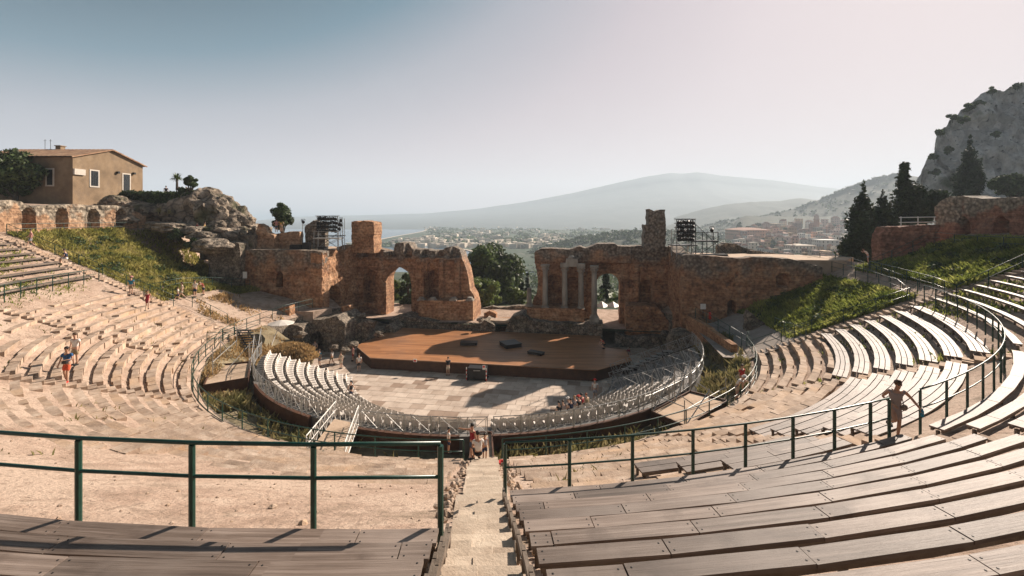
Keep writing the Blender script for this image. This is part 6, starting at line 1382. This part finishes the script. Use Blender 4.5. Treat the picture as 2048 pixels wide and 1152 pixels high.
POSES = dict(
    stand=dict(),
    walk=dict(kneeL=(-.09, .20, .50), ankL=(-.09, .30, .09), kneeR=(.09, .02, .48), ankR=(.09, -.28, .14), elbL=(-.25, -.14, 1.14), wrL=(-.23, -.06, .90), elbR=(.25, .10, 1.14), wrR=(.22, .28, .96)),
    hips=dict(elbL=(-.42, -.08, 1.18), wrL=(-.20, .06, .98), elbR=(.42, -.08, 1.18), wrR=(.20, .06, .98)),
    point=dict(elbR=(.40, .14, 1.38), wrR=(.58, .30, 1.40)),
    sit=dict(dz=-.44, pel=(0, 0, .93), kneeL=(-.12, .42, .92), ankL=(-.12, .46, .50), kneeR=(.12, .42, .92), ankR=(.12, .46, .50), elbL=(-.24, .10, 1.14), wrL=(-.14, .32, 1.00), elbR=(.24, .10, 1.14), wrR=(.14, .32, 1.00), chest=(0, .07, 1.25), neck=(0, .11, 1.46), head=(0, .16, 1.64), shL=(-.19, .10, 1.40), shR=(.19, .10, 1.40)),
    lean=dict(chest=(0, .16, 1.20), neck=(0, .32, 1.36), head=(0, .42, 1.50), shL=(-.18, .28, 1.32), shR=(.18, .28, 1.32), elbL=(-.26, .48, 1.22), wrL=(-.10, .58, 1.30), elbR=(.26, .48, 1.22), wrR=(.10, .58, 1.30)),
    crouch=dict(dz=-.42, kneeL=(-.16, .36, .86), ankL=(-.12, .05, .52), kneeR=(.16, .36, .86), ankR=(.12, .05, .52), chest=(0, .20, 1.18), neck=(0, .34, 1.36), head=(0, .42, 1.52), shL=(-.18, .30, 1.31), shR=(.18, .30, 1.31), elbL=(-.24, .46, 1.06), wrL=(-.12, .60, .88), elbR=(.24, .46, 1.06), wrR=(.12, .60, .88)),
    camera=dict(elbL=(-.30, .10, 1.14), wrL=(-.10, .28, 1.16), elbR=(.28, -.02, 1.13), wrR=(.30, .10, .90), kneeL=(-.09, .14, .50), ankL=(-.10, .14, .09), ankR=(.12, -.12, .09), kneeR=(.11, .02, .50)),
    descend=dict(kneeR=(.10, .24, .58), ankR=(.10, -.16, .42), kneeL=(-.07, .08, .50), ankL=(-.06, .02, .09), elbL=(-.38, .05, 1.22), wrL=(-.52, .20, .98), elbR=(.30, -.06, 1.18), wrR=(.14, .20, 1.04), chest=(0, .05, 1.24), neck=(0, .10, 1.46), head=(0, .16, 1.62), shL=(-.19, .08, 1.41), shR=(.18, .08, 1.41)),
)
def person(loc, h, yaw, pose, label, top, bottom, hair='brown', skin='skin', hat=None, dress=False, sleeves=True, long=False, shoe='black', group='visitors in the theatre', fine=False, extras=None, hair_long=False):
    P_ = dict(pel=(0, 0, .93), chest=(0, .01, 1.24), neck=(0, 0, 1.47), head=(0, .03, 1.64), shL=(-.19, 0, 1.41), shR=(.19, 0, 1.41), elbL=(-.25, -.02, 1.13), wrL=(-.26, .06, .88), elbR=(.25, -.02, 1.13), wrR=(.26, .06, .88), kneeL=(-.10, .02, .50), ankL=(-.10, -.02, .09), kneeR=(.10, .02, .50), ankR=(.10, -.02, .09), dz=0); P_.update(POSES[pose])
    k = h / 1.75; ca, sa = cos(yaw), sin(yaw); L0 = np.array(loc, float); dz = P_['dz']
    def xf(v):
        v = np.array(v, float).reshape(-1, 3) + np.array([0, 0, dz]); v = v * k; return np.stack([v[:, 0]*ca - v[:, 1]*sa, v[:, 0]*sa + v[:, 1]*ca, v[:, 2]], 1) + L0
    Q = {n_: np.array(v, float) for n_, v in P_.items() if n_ != 'dz'}; pel, chest, neck, head = Q['pel'], Q['chest'], Q['neck'], Q['head']
    hipL, hipR = pel + [-.09, 0, -.03], pel + [.09, 0, -.03]; T = lambda a, r: (tuple(a), r)
    up_ = head - neck; up_ = up_ / np.linalg.norm(up_); hc = neck + up_ * .17; fwd = np.array([0, 1., 0]) - up_ * up_[1]; fwd /= np.linalg.norm(fwd)
    foot = lambda a, kn: a + np.array([0, .15, -.055]) if abs(a[2] - .09) < .06 or pose == 'sit' else a + np.array([0, .13, -.09])
    ch = [[T(pel, (.15, .11)), T((pel + chest) / 2, (.135, .10)), T(chest, (.165, .115)), T(neck - up_ * .04, .075), T(neck + up_ * .03, .055), T(hc - up_ * .045 + fwd * .02, (.068, .075)), T(hc + up_ * .04, (.078, .095)), T(hc + up_ * .105, (.06, .075))]]
    for s in 'LR':
        sh, el, wr, hp, kn, an = Q['sh' + s], Q['elb' + s], Q['wr' + s], hipL if s == 'L' else hipR, Q['knee' + s], Q['ank' + s]; d_ = (wr - el); d_ = d_ / np.linalg.norm(d_)
        ch.append([T(chest, (.165, .115)), T(sh, .062), T((sh + el) / 2, .048), T(el, .04), T(el * .6 + wr * .4, .040), T(wr, .026), T(wr + d_ * .06, (.022, .04)), T(wr + d_ * .10, (.018, .036))])
        ch.append([T(pel, (.15, .11)), T(hp + [0, 0, -.05], .088), T(hp * .5 + kn * .5, .076), T(kn, .055), T(kn * .6 + an * .4, .056), T(an, .038), T(an + (0, 0, -.035) , .042)])
    V, F = grow(ch, xf, 1); root = thing('person', label, 'person', tuple(L0), group); b = MB(); b.addq(V, [], []); b.f = F; b.t = [.5] * len(F); body = b.build('body', M[skin], root, smooth=True)
    # fingers: five short bent chains on each hand, kept in the body's own mesh would vanish at this size, so only close figures get them
    if fine:
        for s in 'LR':
            el, wr = Q['elb' + s], Q['wr' + s]; d_ = (wr - el) / np.linalg.norm(wr - el); sd = np.cross(d_, [0, 0, 1.]) if abs(d_[2]) < .9 else np.array([0, 1., 0]); sd = sd / np.linalg.norm(sd); dn = np.cross(sd, d_); chs = []
            for i, ln in enumerate((.062, .074, .080, .072)):
                o_ = wr + d_ * .085 + sd * (.027 * (1.5 - i)); chs = [[T(o_, .010), T(o_ + d_ * ln * .5 - dn * .01, .0095), T(o_ + d_ * ln * .85 - dn * .035, .008)]]; v, f = grow(chs, xf, 1); m_ = MB(); m_.addq(v, [], []); m_.f = f; m_.t = [.5]*len(f); m_.build('finger', M[skin], root, smooth=True)
            o_ = wr + d_ * .03 + sd * .036; v, f = grow([[T(o_, .012), T(o_ + sd * .035 + d_ * .035, .011), T(o_ + sd * .04 + d_ * .065 - dn * .015, .009)]], xf, 1); m_ = MB(); m_.addq(v, [], []); m_.f = f; m_.t = [.5]*len(f); m_.build('thumb', M[skin], root, smooth=True)
        nose = hc + up_ * .015 + fwd * .105; m_ = MB(); m_.blob(xf([nose])[0], (.016 * k,) * 3, 1, .1, 1); m_.build('nose', M[skin], root)
        for sx in (-1, 1):
            sdv = np.cross(fwd, up_) * sx; m_ = MB(); m_.blob(xf([hc + up_ * .05 + fwd * .092 + sdv * .034])[0], (.024 * k, .014 * k, .016 * k), 1, .05, 1); m_.build('sunglass_lens' if fine == 2 else 'eye', M['black'], root)
            m_ = MB(); m_.blob(xf([hc + up_ * .02 + sdv * .082])[0], (.014 * k, .02 * k, .03 * k), 1, .1, 1); m_.build('ear', M[skin], root)
    def wear(name, chains, m):
        v, f = grow(chains, xf, 1); q = MB(); q.addq(v, [], []); q.f = f; q.t = [.5] * len(f); q.build(name, M['c_' + m], root, smooth=True)
    tch = [[T(pel + [0, 0, .02], (.165, .125)), T((pel + chest) / 2, (.155, .12)), T(chest, (.185, .135)), T(neck - up_ * .06, (.085, .085))]]
    if dress: tch = [[T(pel + [0, .04, -.43], (.20, .18)), T(pel + [0, .01, -.15], (.185, .155))] + tch[0]]
    for s in 'LR':
        sh, el = Q['sh' + s], Q['elb' + s]; e = sh * .45 + el * .55 if sleeves else sh * .9 + el * .1; tch.append([T(chest, (.185, .135)), T(sh, .075 if sleeves else .062), T(e, .066 if sleeves else .06)])
    wear('dress' if dress else 'shirt', tch, top)
    if not dress:
        bch = [[T(pel + [0, 0, .06], (.162, .122)), T(pel, (.168, .128))]]
        for s in 'LR':
            hp, kn, an = hipL if s == 'L' else hipR, Q['knee' + s], Q['ank' + s]; c_ = [T(pel, (.168, .128)), T(hp + [0, 0, -.05], .108), T(hp * .45 + kn * .55, .098)]
            if long: c_ += [T(kn, .078), T(an + [0, 0, .03], .062)]
            else: c_ += [T(hp * .15 + kn * .85, .094)]
            bch.append(c_)
        wear('trousers' if long else 'shorts', bch, bottom)
    m_ = MB()
    for s in 'LR':
        an = Q['ank' + s]; t_ = foot(an, 0); v = xf([an + [0, -.03, -.05], t_ + [0, .03, 0]]); m_.beam(v[0], v[1], .09 * k, .075 * k); m_.blob(v[1], (.048 * k, .06 * k, .045 * k), 1, .1, 1)
    m_.build('shoes', M['c_' + shoe], root)
    m_ = MB(); c_ = xf([hc + up_ * .062 - fwd * .022])[0]; m_.blob(c_, (.098 * k, .105 * k, .098 * k), 3, .18, 2)
    if hair_long: m_.blob(xf([hc - up_ * .05 - fwd * .06])[0], (.085 * k, .06 * k, .14 * k), 4, .2, 2)
    m_.build('hair', M['hair_' + hair], root, smooth=True)
    if hat:
        m_ = MB(); c_ = xf([hc + up_ * .085])[0]; m_.lathe(c_, [(.17 * k, 0), (.165 * k, .015 * k), (.108 * k, .025 * k), (.10 * k, .09 * k), (.04 * k, .12 * k)], 14); m_.build('hat', M['c_' + hat], root)
    if extras: extras(root, lambda p: tuple(xf([p])[0]), k, Q)
    return root
def ground_at(px, py, dz=-.36): return gp(px, py, dz)
def flr(px, py, z=0.015): return on_plane(px, py, z)
FACE = pi                                             # facing the camera
# the woman coming down the right stairs
def wx(root, f, k, Q):
    p = f(Q['wrL'] + np.array([-.03, .05, -.10])); r = thing('water_bottle', 'blue water bottle held by the woman in the brown dress', 'bottle', p); b = MB(); b.lathe((p[0], p[1], p[2] - .10), [(.036, 0), (.038, .03), (.036, .15), (.016, .20), (.016, .22)], 10); b.build('bottle_body', M['c_teal'], r); b = MB(); b.lathe((p[0], p[1], p[2] + .121), [(.018, 0), (.018, .025)], 8); b.build('cap', M['white'], r)
    b = MB(); c = f((-.18, .10, .94)); b.blob(c, (.10 * k, .07 * k, .10 * k), 3, .12, 2); b.tube([f((-.17, .10, 1.0)), f((-.10, .15, 1.24)), f((.12, .06, 1.46))], .012, 5); b.build('waist_bag', M['leg_wood'], root)
p = pol(34.7, 19.95, 0); person((p[0], p[1], cone(34.7) - .20), 1.70, FACE - .25, 'descend', 'woman in a sleeveless brown dress and sunglasses stepping down beside the right railing', 'brown', 'brown', 'brown', 'skin_tan', dress=True, sleeves=False, fine=2, extras=wx)
def mx_(root, f, k, Q):
    b = MB(); c = f((-.10, .30, 1.08)); b.box(c, (.22, .14, .16), .2); b.tube([f((-.12, .26, 1.14)), f((-.08, .10, 1.40)), f((.06, -.05, 1.47))], .012, 5); b.build('camera_bag', M['black'], root)
p = gp(134, 752, -.30); person((p[0], p[1], p[2]), 1.84, FACE + .2, 'camera', 'man in blue shirt and red shorts walking down the left seats with a camera', 'blue', 'orange', 'black', 'skin_tan', shoe='red', fine=1, extras=mx_)
p = gp(128, 741, -.25); person((p[0] - .25, p[1] + .9, p[2] + .25), 1.82, FACE, 'stand', 'man in white shirt hidden behind the man in red shorts', 'white', 'khaki', 'brown')
# family at the central entrance
p = pol(24.1, -1.35); person((p[0], p[1] + .1, cone(24) - .30), 1.68, FACE - .9, 'point', 'woman in a red tank top and denim shorts at the central railing', 'darkred', 'denim', 'black', 'skin_tan', sleeves=False, fine=1)
p = on_plane(897, 904, cone(23.8) - .3); person((p[0], p[1], cone(23.8) - .34), 1.22, -1.2, 'stand', 'boy in white shirt and dark shorts standing at the gate of the railing', 'white', 'navy', 'black', 'skin_tan')
p = pol(24.3, .0); person((p[0], p[1], cone(24.4) - .34), 1.22, FACE + .5, 'stand', 'boy in grey vest standing beside the seated man in white', 'grey', 'navy', 'black', 'skin_tan', sleeves=False)
p = pol(25.3, -.62); person((p[0], p[1], cone(25.3) - .34), 1.78, .25, 'sit', 'man in white shirt sitting on the central stairs, seen from behind', 'white', 'black', 'black', 'skin_tan', fine=1)
p = gp(1002, 912, -.33); b = MB(); b.box((p[0], p[1], p[2] + .02), (.36, .22, .10), .3, bottom=True); b.blob((p[0] + .1, p[1], p[2] + .12), (.10, .08, .06), 2, .3, 1); r = b.build('backpack', M['c_red'], label='red bag lying beside the central stairs', cat='bag')
# left slope
for (x, y, h, yaw, pose, lab, top, bot, kw) in [
    (295, 610, 1.62, FACE + .6, 'walk', 'woman in a dark red dress walking over the left stone rows', 'darkred', 'darkred', dict(dress=True, sleeves=False, hair='brown', hair_long=True)),
    (262, 583, 1.70, 0.3, 'stand', 'person with pink hat and blue top on the left stairs', 'teal', 'khaki', dict(hat='pink')),
    (356, 594, 1.30, 1.9, 'walk', 'child in white shirt on the left path', 'white', 'navy', {}), (364, 591, 1.68, 2.2, 'walk', 'woman in pale top holding the child on the left path', 'cream', 'cream', dict(hair_long=True)),
    (390, 588, 1.75, FACE, 'stand', 'man in white shirt and dark shorts on the left path', 'white', 'navy', {}), (407, 584, 1.66, FACE - .5, 'lean', 'woman in red top bending on the left path', 'darkred', 'navy', {}),
    (62, 487, 1.66, 2.4, 'walk', 'person in pink top climbing the far left stairs', 'pink', 'grey', {})]:
    p = gp(x, y, -.32); person(p, h, yaw, pose, lab, top, bot, **kw)
p = gp(133, 524, -.1); person(p, 1.75, 2.0, 'sit', 'person in navy shirt sitting on the far left stairs', 'navy', 'white')
for (x, y, d, h, yaw, pose, lab, top, bot, kw) in [
    (395, 472, 57.5, 1.75, 1.8, 'walk', 'person in red top walking below the rock outcrop', 'red', 'black', {}), (410, 471, 57.5, 1.66, 1.6, 'stand', 'person in yellow top walking below the rock outcrop', 'yellow', 'cream', {}),
    (478, 456, 60.8, 1.72, .2, 'stand', 'person in teal shirt at the viewpoint below the rocks', 'teal', 'denim', {}), (489, 456, 60.9, 1.68, -.4, 'hips', 'person in pale top at the viewpoint below the rocks', 'cream', 'white', {}), (498, 456, 60.8, 1.74, 0, 'stand', 'person in black shirt at the viewpoint edge', 'black', 'black', {}),
    (553, 464, 60.2, 1.70, .5, 'hips', 'person in red top on the terrace by the small dark tree', 'pink', 'denim', {}), (562, 464, 60.2, 1.70, .2, 'hips', 'person in yellow top on the terrace by the small dark tree', 'yellow', 'khaki', {}),
    (332, 396, 65.2, 1.72, .5, 'stand', 'person in black behind the end of the hedge', 'black', 'black', {}), (358, 398, 64, 1.70, .4, 'stand', 'person in pink under the spiky palm', 'pink', 'khaki', {}), (372, 398, 64, 1.70, -.3, 'stand', 'person in white under the dark shrub by the palm', 'white', 'denim', {}),
    (1736, 526, 51.5, 1.74, .9, 'lean', 'man in white shirt leaning on the railing beside the tall cypress', 'white', 'grey', {}), (1762, 513, 49, 1.68, 2.5, 'stand', 'woman in white top with red hair on the right stairs', 'white', 'cream', dict(hair='red', hair_long=True))]:
    p = at(x, y, d); person(p, h, yaw, pose, lab, top, bot, **kw)
# orchestra and stage
for (x, y, z, h, yaw, pose, lab, top, bot, kw) in [
    (639, 733, .02, 1.74, 2.6, 'stand', 'man in blue shirt standing in the orchestra passage, left', 'teal', 'grey', {}), (664, 730, .02, 1.66, 1.4, 'walk', 'woman in white top walking left of the stage', 'white', 'khaki', {}), (682, 737, .02, 1.66, 2.8, 'stand', 'woman in cream dress with a bag left of the stage', 'cream', 'cream', dict(dress=True)),
    (706, 722, .02, 1.68, 2.2, 'stand', 'woman in pink top at the left corner of the stage', 'pink', 'darkred', {}), (718, 743, .02, 1.74, .3, 'stand', 'man in white shirt and black shorts at the left corner of the stage', 'white', 'black', {}),
    (896, 751, .02, 1.78, .1, 'lean', 'person in black top leaning on the front edge of the stage', 'black', 'cream', {}), (1209, 697, HS + .01, 1.75, 1.9, 'crouch', 'technician in red shirt crouching at the right back of the stage', 'red', 'black', {}),
    (1252, 716, .02, 1.75, -1.5, 'crouch', 'technician with dark clothes crouching behind the stage corner, right', 'darkred', 'black', {}), (630, 712, .02, 1.7, .5, 'stand', 'person in pale trousers in the shade of the left foundations', 'brown', 'denim', dict(long=True))]:
    person(flr(x, y, z), h, yaw, pose, lab, top, bot, **kw)
R = 13.1; p = pol(R, -55.8, zt(13.0)); person((p[0], p[1], zt(12.6) - .05), 1.68, FACE - .5, 'walk', 'woman in black top and shorts on the aisle steps by the white chairs', 'black', 'navy', 'black', 'skin', sleeves=False, hair_long=True)
for i, (th, ri, top, hr, lab, kw) in enumerate([(24, 1, 'black', 'black', 'seated visitor in black with dark hair, lowest of the group on the right stand', {}), (25.5, 1, 'brown', 'brown', 'seated visitor in brown on the right stand', {}), (28.5, 1, 'navy', 'black', 'seated visitor in navy on the right stand', {}), (30.5, 0, 'white', 'brown', 'seated visitor in white with a cap on the right stand', dict(hat='white')),
                                             (32, 1, 'black', 'brown', 'seated visitor in black with a red cap on the right stand', dict(hat='red')), (33.5, 0, 'grey', 'fair', 'seated visitor in grey with fair hair on the right stand', {}), (35.5, 1, 'khaki', 'red', 'seated visitor in khaki with red hair on the right stand', {}), (37, 0, 'darkred', 'black', 'seated visitor in dark red on the right stand', {})]):
    R = 12.3 + .78 * ri + .36; p = pol(R, th, zt(12.3 + .78 * ri)); person((p[0], p[1], p[2] + .02), 1.74, radians(th) + DEL, 'sit', lab, top, 'black', hr, group='visitors seated on the right stand', **kw)
p = flr(1190, 799); person(p, 1.72, 2.9, 'stand', 'visitor with red hat and white shirt standing by the right stand', 'white', 'grey', hat='red')
p = gp(1474, 790, -.30); person(p, 1.76, FACE + .7, 'lean', 'man in white shirt and white hat at the inner railing, right', 'white', 'cream', hat='white')
p = gp(1484, 772, -.30); person(p, 1.74, FACE + .4, 'stand', 'person in red top behind the man with the white hat', 'red', 'navy', hair='brown')
